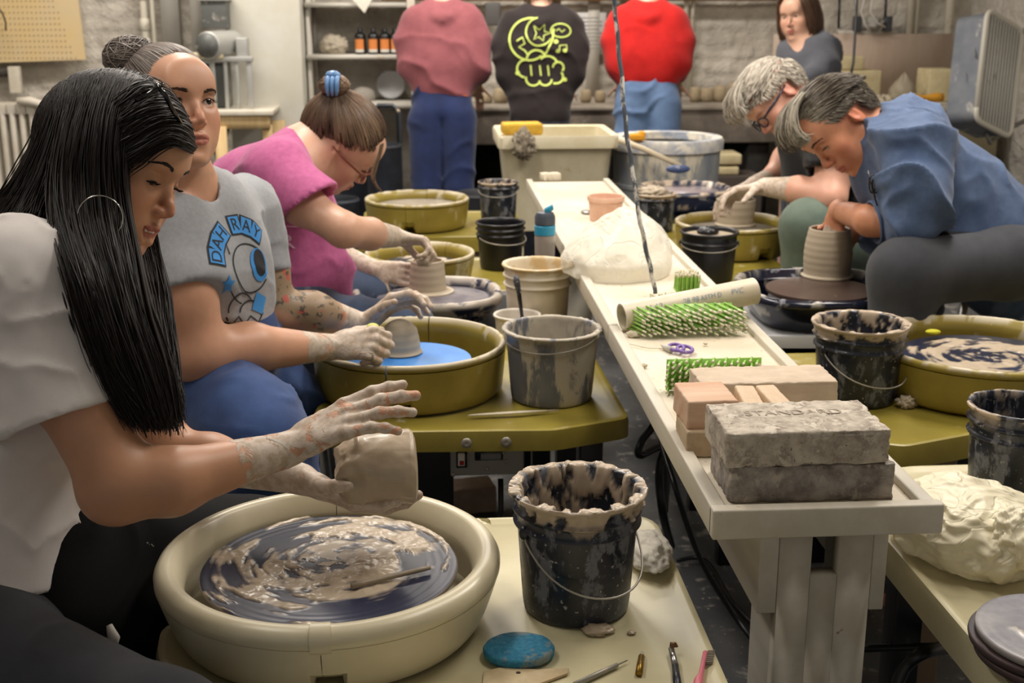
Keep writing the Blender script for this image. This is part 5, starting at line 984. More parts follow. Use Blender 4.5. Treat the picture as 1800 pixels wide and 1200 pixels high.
class Head:
    def __init__(s, O, fwd, up, sc=1.0):
        s.O = A3(*O); f = unit(fwd); u = unit(np.asarray(up)-f*np.dot(up, f)); s.R = np.stack([f, np.cross(u, f), u], 1); s.s = sc
    def L(s, x, y, z): return s.O+s.s*(s.R@A3(x, y, z))
    def T(s, P_): return s.O+s.s*(np.asarray(P_)@s.R.T)
    def inv(s, V): return ((V-s.O)@s.R)/s.s
    def build(s, S, jaw=1.0, nose=1.0, smile=0, open_=0, eye_open=.0045, eye_drop=0, ears=1, brow=1.0, cheek=1.0, lipfull=1.0, eyes=(1, -1)):
        L, c, R = s.L, s.s, s.R
        S.ell(L(-.008, 0, .028), A3(.099, .077, .090)*c, R, .03)
        S.ell(L(.025, 0, .03), A3(.066, .066, .070)*c, R, .03)
        S.ell(L(.034, 0, -.035), A3(.056, .058, .080)*c, R, .03)
        for y in (1, -1):
            S.cone(L(-.002, .053*y*jaw, -.055), L(.052, .026*y*jaw, -.098), .018*c, .014*c, .03)
            S.ell(L(.064, .040*y, -.030), A3(.021, .024, .022)*c*cheek, R, .028)
            S.ell(L(.058, .036*y, -.062), A3(.022, .020, .026)*c, R, .025)
        S.ell(L(.074, 0, -.104), A3(.016, .021, .014)*c, R, .022)
        S.cone(L(.083, .034, .021), L(.083, -.034, .021), .0095*c*brow, .0095*c*brow, .02)
        S.ell(L(.082, 0, .045), A3(.016, .046, .030)*c, R, .03)
        for y in (1, -1): S.ell(L(.103, .033*y, .001), A3(.019, .017, .0125)*c, R, .014, 's')
        S.ell(L(.078, 0, -.070), A3(.019, .027, .024)*c, R, .018)
        S.chain([L(.087, 0, .014), L(.0965, 0, -.008), L(.1075, 0, -.028), L(.112, 0, -.0365)], [.0052*c, .0056*c, .0062*c*nose, .0070*c*nose], .009)
        S.ell(L(.099, 0, -.041), A3(.011, .012, .007)*c*nose, R, .008)
        for y in (1, -1):
            S.ell(L(.0995, .0110*y*nose, -.0405), A3(.0085, .0052, .0060)*c, R, .006)
            S.ell(L(.106, .0062*y*nose, -.0485), A3(.0042, .0022, .0030)*c, R, .002, 's')
        sm = smile
        S.chain([L(.084-.004*sm, .025+.003*sm, -.069+.006*sm), L(.095, .012, -.066), L(.0985, .004, -.0635), L(.0975, 0, -.0645)], [.0022*c, .0042*c, .0046*c, .0044*c], .004)
        S.chain([L(.084-.004*sm, -.025-.003*sm, -.069+.006*sm), L(.095, -.012, -.066), L(.0985, -.004, -.0635), L(.0975, 0, -.0645)], [.0022*c, .0042*c, .0046*c, .0044*c], .004)
        dz = -open_
        S.chain([L(.084-.004*sm, .023+.003*sm, -.071+.006*sm), L(.0925, .012, -.0755+dz), L(.0955, 0, -.0775+dz)], [.002*c, .0046*c*lipfull, .0056*c*lipfull], .004)
        S.chain([L(.084-.004*sm, -.023-.003*sm, -.071+.006*sm), L(.0925, -.012, -.0755+dz), L(.0955, 0, -.0775+dz)], [.002*c, .0046*c*lipfull, .0056*c*lipfull], .004)
        mz = -.0705+dz*.5
        for y in (1, -1): S.chain([L(.087, .024*y, -.0698+.006*sm), L(.098-open_*.1, .012*y, mz), L(.102-open_*.3, 0, mz)], [.0008, .0012+open_*.36, .0014+open_*.42], .002, off=0); 
        for i in range(4): S.p[-1-i] = S.p[-1-i][:4]+('s',)
        S.ell(L(.099, 0, -.0915), A3(.006, .012, .004)*c, R, .012, 's')
        s.eye = {}
        for y in eyes:
            e = L(.0775, .0325*y, .0005); s.eye[y] = e
            S.ell(e, A3(.0152, .0148, .0142)*c, R, .005)
            S.ell(L(.0775+.0135, .0335*y, -.0003-eye_drop), A3(.0085, .0136, eye_open)*c, R, .0015, 's')
        if ears:
            for y in (1, -1):
                RE = R@rotm([0, 0, 1], .38*y)@rotm([0, 1, 0], .18); S.ell(L(-.010, .0785*y, -.008), A3(.0175, .006, .031)*c, RE, .006)
                S.ell(L(-.006, .0865*y, -.004), A3(.0095, .0045, .017)*c, RE, .004, 's'); S.cone(L(.002, .076*y, -.012), L(.003, .078*y, -.02), .0045*c, .004*c, .004)
        return s
    def fine(s, h=.002, m=.0): 
        b = s.s*.128+m; c = s.L(.008, 0, -.005); return (c-b, c+b, h)
    def lipmask(s, V):
        q = s.inv(V); d = np.sqrt(((q[:, 0]-.094)/.013)**2+(q[:, 1]/.025)**2+((q[:, 2]+.0705+.0)/.0125)**2); return sstep(d, 1.02, .88)
    def blush(s, V):
        q = s.inv(V); out = 0
        for c_, r in (((.07, .045, -.035), .026), ((.07, -.045, -.035), .026), ((.113, 0, -.038), .016), ((-.01, .08, -.01), .028), ((-.01, -.08, -.01), .028)): out = out+np.exp(-(((q-c_)**2).sum(1))/r**2)
        return np.clip(out, 0, 1)
    def sockets(s, V):
        q = s.inv(V); out = 0
        for y in (1, -1): out = out+np.exp(-(((q-[.088, .033*y, .002])/[.02, .019, .011])**2).sum(1))
        return np.clip(out*.7, 0, 1)
    def eyes_(s, par, gaze, iris=(44, 28, 20), sides=(1, -1)):
        for y in sides:
            e = s.eye[y]; g = unit(gaze); n1, n2 = frame(g); R_ = np.stack([n1, n2, g], 1); r = .0128*s.s
            th = np.linspace(PI, 0, 40); pr = [(r*math.sin(t)+1e-6, r*math.cos(t)) for t in th]; mb = MB()
            def dp(V, t_, p): ang = np.arctan2(p[:, 0], p[:, 1])[None, :]+0*V[..., 0]; return V, sstep(ang, .56, .50)
            mb.lathe(pr, 32, R=R_, c=e, disp=dp); part('eye', mb, M('eyeball', (226, 220, 214), .12, attr='clay', acol=iris, arough=.1, spec=.7), par)
            pr2 = [(r*1.004*math.sin(t)+1e-6, r*1.004*math.cos(t)) for t in np.linspace(.2, 0, 6)]; part('pupil', MB().lathe(pr2, 20, R=R_, c=e), M('pupil', (6, 5, 5), .08, spec=.8), par)
    def brows(s, par, body, col, sides=(1, -1), w=1.0, n=90, dz=0):
        bv = o_bvh[body.name]
        for y in sides:
            mb = MB()
            for i in range(n):
                u = RNG.random(); yy = (.016+.036*u)*y; zz = .021+dz+.0085*math.sin(u*2.1)-.006*u*u+RNG.normal(0, .0012*w)*(1-.5*u)
                p = s.L(.14, yy*1.02, zz); h = bv.ray_cast(Vector(p), Vector(-s.R[:, 0]))[0]
                if h is None: continue
                a = A3(*h)+s.R[:, 0]*.0002; b = a+s.R@A3(-.0015*u, .0065*y, .002-.004*u)*s.s; h2 = bv.find_nearest(Vector(b)); b = A3(*h2[0])+A3(*h2[1])*.0007
                mb.tube([a, (a+b)/2+s.R[:, 0]*.0004, b], [.00045*w, .0004*w, .0001], 4)
            part('eyebrow', mb, col, par)
    def lashes(s, par, sides, drop=0, op=.0045, mat=None, lower=True):
        for y in sides:
            mb = MB(); e = s.eye[y]
            pts = [s.L(.0775+.0146*math.cos(t*1.0)*1.02, .0335*y+.0134*math.sin(t*1.25)*1.0, -.0003-drop+op*.95*math.cos(t*1.5)) for t in np.linspace(-1, 1, 11)]
            mb.tube(pts, [.0004, .0007, .0009, .001, .001, .001, .001, .001, .0009, .0007, .0004], 6)
            for i in range(26):
                t = -1+2*i/25; a = s.L(.0775+.0146*math.cos(t), .0335*y+.0134*math.sin(t*1.25), -.0003-drop+op*.95*math.cos(t*1.5)); mb.tube([a, a+s.R@A3(.005, .003*t*y, -.0015), a+s.R@A3(.0085, .006*t*y, .0002)], [.00035, .00025, .0001], 3)
            part('eyelashes', mb, mat, par)
def arm(S, pts, rs, k=.02, off=0): S.chain(pts, rs, k, off)
def hand(S, w, d, n, side, s=1.0, curl=(.3, .3, .35, .4), spread=.12, thumb=(.5, .75, .35), tcurl=.25, k=.004, tips=None):
    """palm, four unequal bent fingers and a thumb off the side of the palm; d: wrist to knuckles, n: way the palm faces"""
    d = unit(d); n = unit(np.asarray(n)-d*np.dot(n, d)); l = np.cross(d, n)*side; w = A3(*w)
    offs = [.0285, .0095, -.0095, -.027]; kl = [.088, .091, .086, .078]; fl = [(.043, .025, .021), (.047, .029, .022), (.043, .027, .021), (.034, .020, .019)]
    S.cone(w-d*.012*s, w+d*.030*s, .0215*s, .022*s, .014, (n, .72))
    S.cone(w+d*.035*s+l*.012*s, w+d*.065*s+l*.014*s, .020*s, .019*s, .012, (n, .62)); S.cone(w+d*.03*s-l*.010*s, w+d*.062*s-l*.013*s, .021*s, .017*s, .012, (n, .65))
    S.ell(w+d*.030*s+l*.020*s+n*.006*s, A3(.026, .015, .013)*s, np.stack([d, l, n], 1), .01)
    out = []
    for i in range(4):
        a = w+d*.022*s+l*offs[i]*.5*s; kn = w+d*kl[i]*s+l*offs[i]*s-n*.001*s; r0 = (.0098, .0102, .0096, .0088)[i]*s
        S.cone(a, kn, .0105*s, r0*1.06, .007)
        dd = unit(d+l*spread*(offs[i]/.028)); p = kn; ang = 0; rr = r0
        for j in range(3):
            ang += curl[i]*(.9, 1.15, .75)[j]; v = unit(dd*math.cos(ang)+n*math.sin(ang)); q = p+v*fl[i][j]*s; r1 = rr*.9 if j < 2 else rr*.84
            S.cone(p, q, rr, r1, k if j else .005); S.ell(q, A3(1, 1, 1)*r1*1.04, None, .002); p = q; rr = r1
        out.append(p)
    t0 = w+d*.022*s+l*.018*s; v = unit(d*thumb[0]+l*thumb[1]+n*thumb[2]); t1 = t0+v*.040*s; S.cone(t0, t1, .0135*s, .0115*s, .010)
    v2 = unit(v*math.cos(tcurl)+(d*.8+n*.6-l*.2)*math.sin(tcurl)); t2 = t1+v2*.032*s; S.cone(t1, t2, .0112*s, .0100*s, .004)
    v3 = unit(v2*math.cos(tcurl)+(d*.7+n*.5-l*.4)*math.sin(tcurl)); t3 = t2+v3*.026*s; S.cone(t2, t3, .0100*s, .0078*s, .004); out.append(t3); return out
# ---------------- hair ----------------
def strands(name, par, mat, root, vel, n_step, step, gravity=.0, comb=None, colliders=(), r=.0011, jitter=.06, lag=.7, clump=0, seed=0, length=None, margin=.003, wave=0, taper=True, bias=None):
    rg = np.random.default_rng(seed); Nn = len(root); p = root.copy(); v = vel.copy(); path = [p.copy()]
    jt = rg.normal(0, jitter, (Nn, 3)); L_ = np.ones(Nn) if length is None else length
    for i in range(n_step):
        g = np.zeros_like(p)
        if comb is not None: g = g+comb(p, i/n_step)
        g[:, 2] -= gravity if np.isscalar(gravity) else gravity[i]
        v = lag*v+(1-lag)*g+jt*.12; 
        if wave: v = v+wave*np.stack([np.sin(p[:, 2]*60+root[:, 1]*90), np.cos(p[:, 2]*55+root[:, 0]*80), 0*p[:, 2]], 1)
        v /= np.linalg.norm(v, axis=1)[:, None]+1e-9; p = p+v*step*L_[:, None]
        for _ in range(2):
            for (c, R, rr) in colliders:
                q = (p-c)@R; k0 = np.sqrt(((q/rr)**2).sum(1)); mfac = 1+margin/np.min(rr)+rg.random(Nn)*0; ins = k0 < mfac
                sc = np.where(ins, mfac/np.maximum(k0, 1e-6), 1); p = c+(q*sc[:, None])@R.T
        path.append(p.copy())
    P_ = np.array(path); m = n_step+1
    T = np.gradient(P_, axis=0); T /= np.linalg.norm(T, axis=2)[..., None]+1e-9
    a = rg.normal(0, 1, (Nn, 3)); nn = a[None]-T*(T*a[None]).sum(2)[..., None]; nn /= np.linalg.norm(nn, axis=2)[..., None]+1e-9; bb = np.cross(T, nn)
    tt = np.linspace(0, 1, m)[:, None, None]; rad = r*(np.where(tt < .1, .6+tt*4, 1)*np.where(tt > .75, (1-tt)/.25*.85+.15, 1) if taper else 1+0*tt)*rg.uniform(.7, 1.3, (1, Nn, 1))
    V = np.stack([P_+rad*(math.cos(2*PI*j/3)*nn+math.sin(2*PI*j/3)*bb) for j in range(3)], 2)   # m,N,3,3
    V = V.transpose(1, 0, 2, 3).reshape(-1, 3); base = np.arange(Nn)[:, None, None]*(m*3)+np.arange(m-1)[None, :, None]*3; j = np.arange(3)[None, None, :]; j2 = (j+1) % 3
    F_ = np.stack([base+j, base+j2, base+3+j2, base+3+j], -1).reshape(-1, 4)
    tone = np.repeat(rg.random(Nn) if bias is None else np.clip(bias+rg.normal(0, .16, Nn), 0, 1), m*3)
    me = mkmesh(name, V, F_, {'tone': tone}); me.materials.append(mat); o = bpy.data.objects.new(name, me); COL.objects.link(o); o.parent = par; me.transform(Matrix.Translation(-Vector(par.location))); return o
def hairmat(name, c1, c2, rough=.42):
    if name in MC: return MC[name]
    k = N(name); k.put(k.mix(k.attr('tone'), lin(c1), lin(c2)), k.b.inputs['Base Color']); k.b.inputs['Roughness'].default_value = rough; k.b.inputs['Specular IOR Level'].default_value = .3; MC[name] = k.m; return k.m
def scalp(H, n, keep, seed=0, rx=(.103, .081, .094)):
    """roots spread over the skull where keep(x, y, z) holds (head coordinates)"""
    rg = np.random.default_rng(seed); out = []
    D = rg.normal(0, 1, (n*6, 3)); D /= np.linalg.norm(D, axis=1)[:, None]; Q = D*rx+[-.006, 0, .028]; m = keep(Q[:, 0], Q[:, 1], Q[:, 2]); Q = Q[m][:n]; D = D[m][:n]
    return H.T(Q), (D/np.array(rx))@H.R.T, Q
def skull(H, e=0.0, face=True): 
    c = [(H.L(-.008, 0, .028), H.R, (A3(.099, .077, .090)+e)*H.s)]
    if face: c.append((H.L(.025, 0, .02), H.R, (A3(.066, .068, .075)+e)*H.s))
    return c
# ---------------- skin and cloth ----------------
def skin(name, col, blush=(190, 92, 74), clayed=True, tattoo=False):
    if name in MC: return MC[name]
    k = N(name); c = k.mix(k.ramp(k.noise(9, (1, 1, 1), 4), .35, .65), lin(col), lin([v*.93 for v in col]))
    c = k.mix(k.math('MULTIPLY', k.attr('blush'), .32), c, lin(blush)); c = k.mix(k.math('MULTIPLY', k.attr('lips'), .8), c, lin((172, 92, 84)))
    if tattoo:
        vo = k.n('ShaderNodeTexVoronoi'); k.put(k.map((1, 1, 1)), vo.inputs['Vector']); vo.inputs['Scale'].default_value = 30
        nn2 = k.noise(60, (1, 1, 1), 3); fl = k.ramp(k.math('ADD', vo.outputs['Distance'], k.math('MULTIPLY', nn2, .5)), .55, .45); ed = k.ramp(nn2, .56, .62)
        m = k.attr('ink'); c = k.mix(k.math('MULTIPLY', m, .6), c, lin((96, 108, 84))); c = k.mix(k.math('MULTIPLY', k.math('MULTIPLY', m, fl), .8), c, lin((196, 76, 66))); c = k.mix(k.math('MULTIPLY', k.math('MULTIPLY', m, ed), .75), c, lin((40, 46, 44)))
    cl = k.attr('clay'); nz = k.noise(38, (1, 1, 1), 6, .65, .4); m = k.ramp(k.math('ADD', cl, k.math('MULTIPLY', k.math('SUBTRACT', nz, .5), 1.7)), .50, .60); m = k.math('MULTIPLY', m, k.ramp(cl, .02, .12))
    cc = k.mix(k.ramp(k.noise(70), .4, .62), lin((204, 192, 178)), lin((176, 160, 140))); c = k.mix(k.math('MULTIPLY', m, .9), c, cc)
    k.put(c, k.b.inputs['Base Color']); k.put(k.math('ADD', k.math('MULTIPLY', m, .05), .46), k.b.inputs['Roughness'])
    k.b.inputs['Subsurface Weight'].default_value = .12; k.b.inputs['Subsurface Radius'].default_value = (.01, .004, .002); k.b.inputs['Subsurface Scale'].default_value = .6
    k.bump(k.math('ADD', k.math('MULTIPLY', k.noise(300, (1, 1, 1), 3), .15), k.math('MULTIPLY', m, 1.0)), .5, .0012); MC[name] = k.m; return k.m
def cloth(name, col, col2=None, bump=.25, bs=500, rough=.85, speck=None, clay=None, ccol=CLAY, var=.5, vs=10, stretch=(1, 1, 1), cscale=20): return M(name, col, rough, var=col2 or tuple(v*.9 for v in col), vscale=vs, bump=bump, bscale=bs, bdist=.001, speck=speck, clay=clay, ccol=ccol, sheen=.15, stretch=stretch, cscale=cscale, spec=.25)
def near(V, pts, r0, r1):      # 1 close to a polyline, 0 beyond
    d = np.full(len(V), 9.); 
    for a, b in zip(pts[:-1], pts[1:]):
        ab = b-a; t = np.clip((V-a)@ab/(ab@ab), 0, 1); d = np.minimum(d, np.linalg.norm(V-a-t[:, None]*ab, axis=1))
    return sstep(d, r1, r0)
def project(name, target, par, shapes, O, u, v, mat, off=.0015, h=.006):
    """flat print shapes (polygons in u, v) laid onto the cloth surface"""
    bv = o_bvh[target.name]; n = unit(np.cross(u, v)); bm = bmesh.new()
    for poly in shapes:
        vs = [bm.verts.new((x, y, 0)) for x, y in poly]
        try: bm.faces.new(vs)
        except Exception: pass
    bmesh.ops.triangulate(bm, faces=bm.faces[:])
    for _ in range(6):
        es = [e for e in bm.edges if e.calc_length() > h]
        if not es: break
        bmesh.ops.subdivide_edges(bm, edges=es, cuts=1); bmesh.ops.triangulate(bm, faces=[f for f in bm.faces if len(f.verts) > 3])
    dead = []
    for q in bm.verts:
        p = A3(*O)+u*q.co[0]+v*q.co[1]; hit = bv.ray_cast(Vector(p+n*.3), Vector(-n), .6)
        if hit[0] is None: dead.append(q); continue
        q.co = hit[0]+hit[1]*off
    bmesh.ops.delete(bm, geom=dead, context='VERTS'); me = bpy.data.meshes.new(name); bm.to_mesh(me); bm.free(); me.materials.append(mat); me.polygons.foreach_set('use_smooth', [True]*len(me.polygons))
    me.transform(Matrix.Translation(-Vector(par.location))); o = bpy.data.objects.new(name, me); COL.objects.link(o); o.parent = par; ORG[o.name] = Vector(par.location); return o
def stroke(pts, w, closed=False):
    P_ = np.array(pts, float); 
    if closed: P_ = np.vstack([P_, P_[:1]])
    out = []; T = np.gradient(P_, axis=0); 
    if closed: T[0] = T[-1] = P_[1]-P_[-2]
    T /= np.linalg.norm(T, axis=1)[:, None]+1e-9; Nr = np.stack([-T[:, 1], T[:, 0]], 1)*w/2
    for i in range(len(P_)-1): out.append([tuple(P_[i]+Nr[i]), tuple(P_[i]-Nr[i]), tuple(P_[i+1]-Nr[i+1]), tuple(P_[i+1]+Nr[i+1])])
    return out
def arc(cx, cy, r, a0, a1, n=16, ry=None): return [(cx+r*math.cos(a), cy+(ry or r)*math.sin(a)) for a in np.linspace(math.radians(a0), math.radians(a1), n)]
def text_polys(s, size, cx, cy, rot=0, skew=0, bold=0):
    me = text_mesh(s, size, 0); out = []; c_, s_ = math.cos(rot), math.sin(rot)
    for p in me.polygons:
        q = [me.vertices[i].co for i in p.vertices]; out.append([(cx+(x.x+skew*x.y)*c_-x.y*s_, cy+(x.x+skew*x.y)*s_+x.y*c_) for x in q])
    return out
def cr(P_, t):      # Catmull-Rom through rows of P_ at parameters t in 0..1
    m = len(P_); x = np.clip(np.asarray(t)*(m-1), 0, m-1-1e-6); i = x.astype(int); f = (x-i)[..., None] if P_.ndim == 2 else (x-i)
    g = lambda j: P_[np.clip(j, 0, m-1)]
    p0, p1, p2, p3 = g(i-1), g(i), g(i+1), g(i+2); return .5*((2*p1)+(p2-p0)*f+(2*p0-5*p1+4*p2-p3)*f*f+(3*p1-p0-3*p2+p3)*f**3)
def guided(name, par, mat, guides, n, thick=.01, r=.0013, steps=26, seed=0, jit=.003, rag=.08, across=None, colliders=(), bias=None, tip=.3, margin=.005):
    """locks of hair following interpolated guide curves"""
    rg = np.random.default_rng(seed); G = np.array(guides, float); m = G.shape[1]; K = len(G)
    u = rg.random(n) if across is None else across(rg, n); t = np.linspace(0, 1, steps+1)
    GG = np.array([cr(G[k], t) for k in range(K)])                     # K, T, 3
    P_ = np.array([cr(GG[:, j], u) for j in range(steps+1)]) if K > 1 else np.repeat(GG[0][:, None], n, 1)   # T, n, 3
    end = 1-rag*rg.random(n)**2; P_ = np.array([[0]]) if False else P_
    T_ = np.gradient(P_, axis=0); T_ /= np.linalg.norm(T_, axis=2)[..., None]+1e-9
    o = rg.normal(0, 1, (n, 3))*[1, 1, 1]; th = np.linspace(0, 1, steps+1)[:, None, None]
    ph = rg.random((n, 3))*6.3; fr = rg.uniform(2, 5, (n, 3)); wob = np.sin(th*fr[None]*3+ph[None])*jit
    P_ = P_+o[None]*thick*(.45+.55*th)*.5+wob*th
    for (c, R, rr) in colliders:
        q = (P_-c)@R; k0 = np.sqrt(((q/rr)**2).sum(-1)); mf = 1+(margin+.006*rg.random(n))[None]/np.min(rr); P_ = np.where((k0 < mf)[..., None], c+(q*(mf/np.maximum(k0, 1e-6))[..., None])@R.T, P_)
    # shorten ragged ends
    idx = th[:, :, 0]*end[None]*steps; i0 = np.clip(idx.astype(int), 0, steps-1); f = (idx-i0)[..., None]; ar = np.arange(n)[None]
    P_ = P_[i0, ar]*(1-f)+P_[np.minimum(i0+1, steps), ar]*f
    T_ = np.gradient(P_, axis=0); T_ /= np.linalg.norm(T_, axis=2)[..., None]+1e-9
    a = rg.normal(0, 1, (n, 3)); nn = a[None]-T_*(T_*a[None]).sum(2)[..., None]; nn /= np.linalg.norm(nn, axis=2)[..., None]+1e-9; bb = np.cross(T_, nn)
    rad = r*np.where(th > .7, 1-(th-.7)/.3*(1-tip), 1)*rg.uniform(.7, 1.3, (1, n, 1)); mm = steps+1
    V = np.stack([P_+rad*(math.cos(2*PI*j/3)*nn+math.sin(2*PI*j/3)*bb) for j in range(3)], 2).transpose(1, 0, 2, 3).reshape(-1, 3)
    base = np.arange(n)[:, None, None]*(mm*3)+np.arange(mm-1)[None, :, None]*3; j = np.arange(3)[None, None, :]; j2 = (j+1) % 3
    F_ = np.stack([base+j, base+j2, base+3+j2, base+3+j], -1).reshape(-1, 4); tone = np.repeat(np.clip((rg.random(n) if bias is None else bias(u)+rg.normal(0, .2, n)), 0, 1), mm*3)
    me = mkmesh(name, V, F_, {'tone': tone}); me.materials.append(mat); ob = bpy.data.objects.new(name, me); COL.objects.link(ob); ob.parent = par; me.transform(Matrix.Translation(-Vector(par.location))); return ob
# ======================= PEOPLE =======================
def person(label, base, ): return thing('person', label, 'person', (base[0], base[1], 0))
FL = lambda p, z=.03: A3(p[0], p[1], z)
def skin_obj(S, mat, par, h, fine, H=None, clayfn=None, inkfn=None, lo=None, hi=None):
    zero = lambda V: np.zeros(len(V))
    at = {'blush': (lambda V: np.clip(H.blush(V), 0, 1)) if H else zero, 'lips': (lambda V: H.lipmask(V)) if H else zero, 'clay': clayfn or zero}
    if inkfn: at['ink'] = inkfn
    return sd_obj('body', S, h, mat, par, fine=fine, attrs=at, relax_it=1, lo=lo, hi=hi)

# ---------- 1: the woman nearest the camera ----------
w1 = person('woman with long black hair and white t-shirt patting clay over the near wheel', P(20, 700, 1.72))
S = SD(); H1 = Head(P(193, 287, 1.72), dirc(.925, -.345, .17), dirc(.345, .925, .05), .96)
H1.build(S, jaw=.82, nose=.95, smile=1.6, open_=.013, eye_open=.0028, eye_drop=.004, brow=.75, cheek=1.05, lipfull=1.15, eyes=(1, -1))
nk = P(92, 438, 1.73); S.chain([H1.L(-.02, 0, -.05), nk], [.052, .058], .03)
shR, shL = P(58, 500, 1.56), P(95, 490, 1.88); chest, belly, pelv = P(35, 560, 1.73), P(5, 860, 1.74), P(-25, 1060, 1.74)
S.chain([shR, nk, shL], [.055, .06, .055], .05); S.cone(chest, belly, .12, .105, .05); S.cone(belly, pelv, .105, .13, .05)
el1, wr1 = P(212, 848, 1.545), P(512, 787, 1.66); S.chain([shR, P(112, 660, 1.55), el1], [.052, .050, .045], .03); S.chain([el1, P(300, 846, 1.56), wr1], [.046, .0405, .0225], .02); S.ell(P(193, 868, 1.545), A3(.03, .03, .03), None, .03)
el2, wr2 = P(300, 800, 1.86), P(530, 842, 1.80); S.chain([shL, P(215, 640, 1.87), el2], [.05, .046, .038], .03); S.chain([el2, P(370, 808, 1.85), wr2], [.040, .037, .022], .02)
hR = hand(S, wr1, dirc(.88, .46, -.05), dirc(.28, -.70, -.62), 1, .97, curl=(.16, .2, .24, .3), spread=.10, thumb=(.72, .55, .3), tcurl=.15)
hL = hand(S, wr2, dirc(.90, -.40, .12), dirc(.15, .97, -.2), 1, .97, curl=(.35, .35, .4, .4), spread=.12, thumb=(.55, .8, .1), tcurl=.2)
hip1, kn1 = P(-60, 1180, 1.62), P(280, 1312, 1.43); S.chain([pelv, hip1, kn1, FL(P(285, 1330, 1.42))], [.12, .095, .065, .045], .03)
hip2, kn2 = P(60, 1030, 1.86), P(430, 975, 2.02); S.chain([pelv, hip2, kn2, FL(kn2)], [.12, .09, .06, .045], .03)
m_skin1 = skin('skin_warm', (206, 152, 118))
c1 = lambda V: np.clip(near(V, [wr1+(wr1-el1)*.02, wr1+(hR[1]-wr1)*1.25], .08, .125)*.66+near(V, [wr2+(el2-wr2)*.1, wr2+(hL[1]-wr2)*1.2], .08, .13)*.8, 0, 1)
b1 = skin_obj(S, m_skin1, w1, .0065, [H1.fine(.0019), (np.minimum(wr1-.03, np.min(hR, 0)-.02), np.maximum(wr1+.04, np.max(hR, 0)+.02), .0024), (np.minimum(wr2-.04, np.min(hL, 0)-.022), np.maximum(wr2+.03, np.max(hL, 0)+.022), .0026)], H1, c1)
H1.eyes_(w1, dirc(.8, -.75, .1)); m_bk = hairmat('brow_black', (24, 18, 16), (30, 22, 18)); H1.brows(w1, b1, m_bk, sides=(-1, 1), w=1.1, n=150); H1.lashes(w1, (-1, 1), .004, .0028, m_bk)
mb = MB()
for i in range(-2, 3): mb.box(H1.L(.0945-.0011*i*i, .0052*i, -.0688), (.0056, .0053, .0072), R=H1.R@rotm([0, 0, 1], .2*i))
part('teeth', mb, M('teeth', (232, 226, 214), .2), w1, bevel=.0006)
# white t-shirt
T = SD(); T.cone(P(56, 508, 1.57), P(122, 800, 1.555), .082, .094, .03); T.cut(P(104, 740, 1.55), dirc(.33, -.94, 0), .3); T.chain([P(106, 728, 1.5575), P(137, 880, 1.551)], [.0755, .081], .003); T.p[-1] = T.p[-1][:4]+('s',)
T.cone(P(120, 480, 1.88), P(250, 740, 1.87), .075, .08, .03); T.cut(P(262, 690, 1.87), dirc(.5, -.85, 0), .17)
T.chain([P(28, 488, 1.58), P(82, 462, 1.73), P(80, 480, 1.9)], [.066, .056, .06], .05); T.cone(P(35, 560, 1.73), P(-5, 880, 1.74), .145, .135, .05, (CR, .85)); T.cone(P(-5, 880, 1.74), P(-10, 1120, 1.74), .14, .165, .05, (CR, .9)); T.ell(P(150, 640, 1.74), A3(.09, .13, .08), None, .06)
T.cut(P(0, 1030, 1.72), dirc(.05, -1, 0), .6); T.cone(H1.L(-.02, 0, -.08), P(95, 412, 1.73), .055, .064, .004); T.p[-1] = T.p[-1][:4]+('s',)
m_tee = cloth('white_cotton', (222, 216, 213), (214, 208, 205), bump=.2, bs=700)
fd = lambda V: folds(V, .0055, 9, unit(dirc(.9, -.3, .3)), 2)+folds(V, .003, 18, unit(dirc(.5, .8, 0)), 5)
sh1 = sd_obj('shirt', T, .005, m_tee, w1, disp=fd, relax_it=3)
hem = MB(); cH_ = P(104, 742, 1.55)
part('apron_strap', MB().tube([P(60, 412, 1.66), P(95, 400, 1.64), P(120, 420, 1.63), P(140, 460, 1.63)], [.010, .012, .012, .01], 8), M('apron_black', (9, 9, 11), .8, spec=.2, speck=(55, .71, (170, 165, 160)), bump=.2, bscale=400), w1)
part('apron_tie', MB().tube([P(192, 1098, 1.60), P(200, 1120, 1.60), P(198, 1142, 1.61)], [.004, .008, .005], 8), M('white_tape', (210, 206, 200), .8), w1, label='white cloth tie')
J = SD(); J.chain([P(-40, 1120, 1.73), hip1, kn1, FL(P(285, 1330, 1.42), .08)], [.155, .115, .080, .065], .04); J.chain([P(-20, 1100, 1.75), hip2, P(420, 985, 2.02)], [.15, .105, .072], .04)
J.cone(P(420, 985, 2.02), FL(P(430, 985, 2.02), .08), .07, .06, .03); J.cut(P(-20, 930, 1.7), (0, 0, 1), .3)
sd_obj('jeans', J, .008, cloth('black_denim', (33, 35, 42), (26, 28, 34), bump=.35, bs=900, stretch=(1, 1, 1)), w1, disp=lambda V: folds(V, .005, 10, CR, 8), relax_it=2)
A = SD(); A.cone(P(80, 870, 1.75), P(110, 1060, 1.75), .10, .11, .05, (CR, .7)); A.cone(P(60, 1010, 1.85), P(440, 965, 2.0), .115, .085, .05); A.cone(P(100, 1050, 1.78), P(215, 1120, 1.78), .11, .08, .05); A.cone(P(215, 1120, 1.78), P(240, 1250, 1.85), .07, .06, .05); A.cone(P(150, 1010, 1.8), P(380, 1010, 1.98), .09, .06, .04)
sd_obj('apron', A, .008, MC['apron_black'], w1, disp=lambda V: folds(V, .008, 9, (0, .4, 1), 12), relax_it=2)
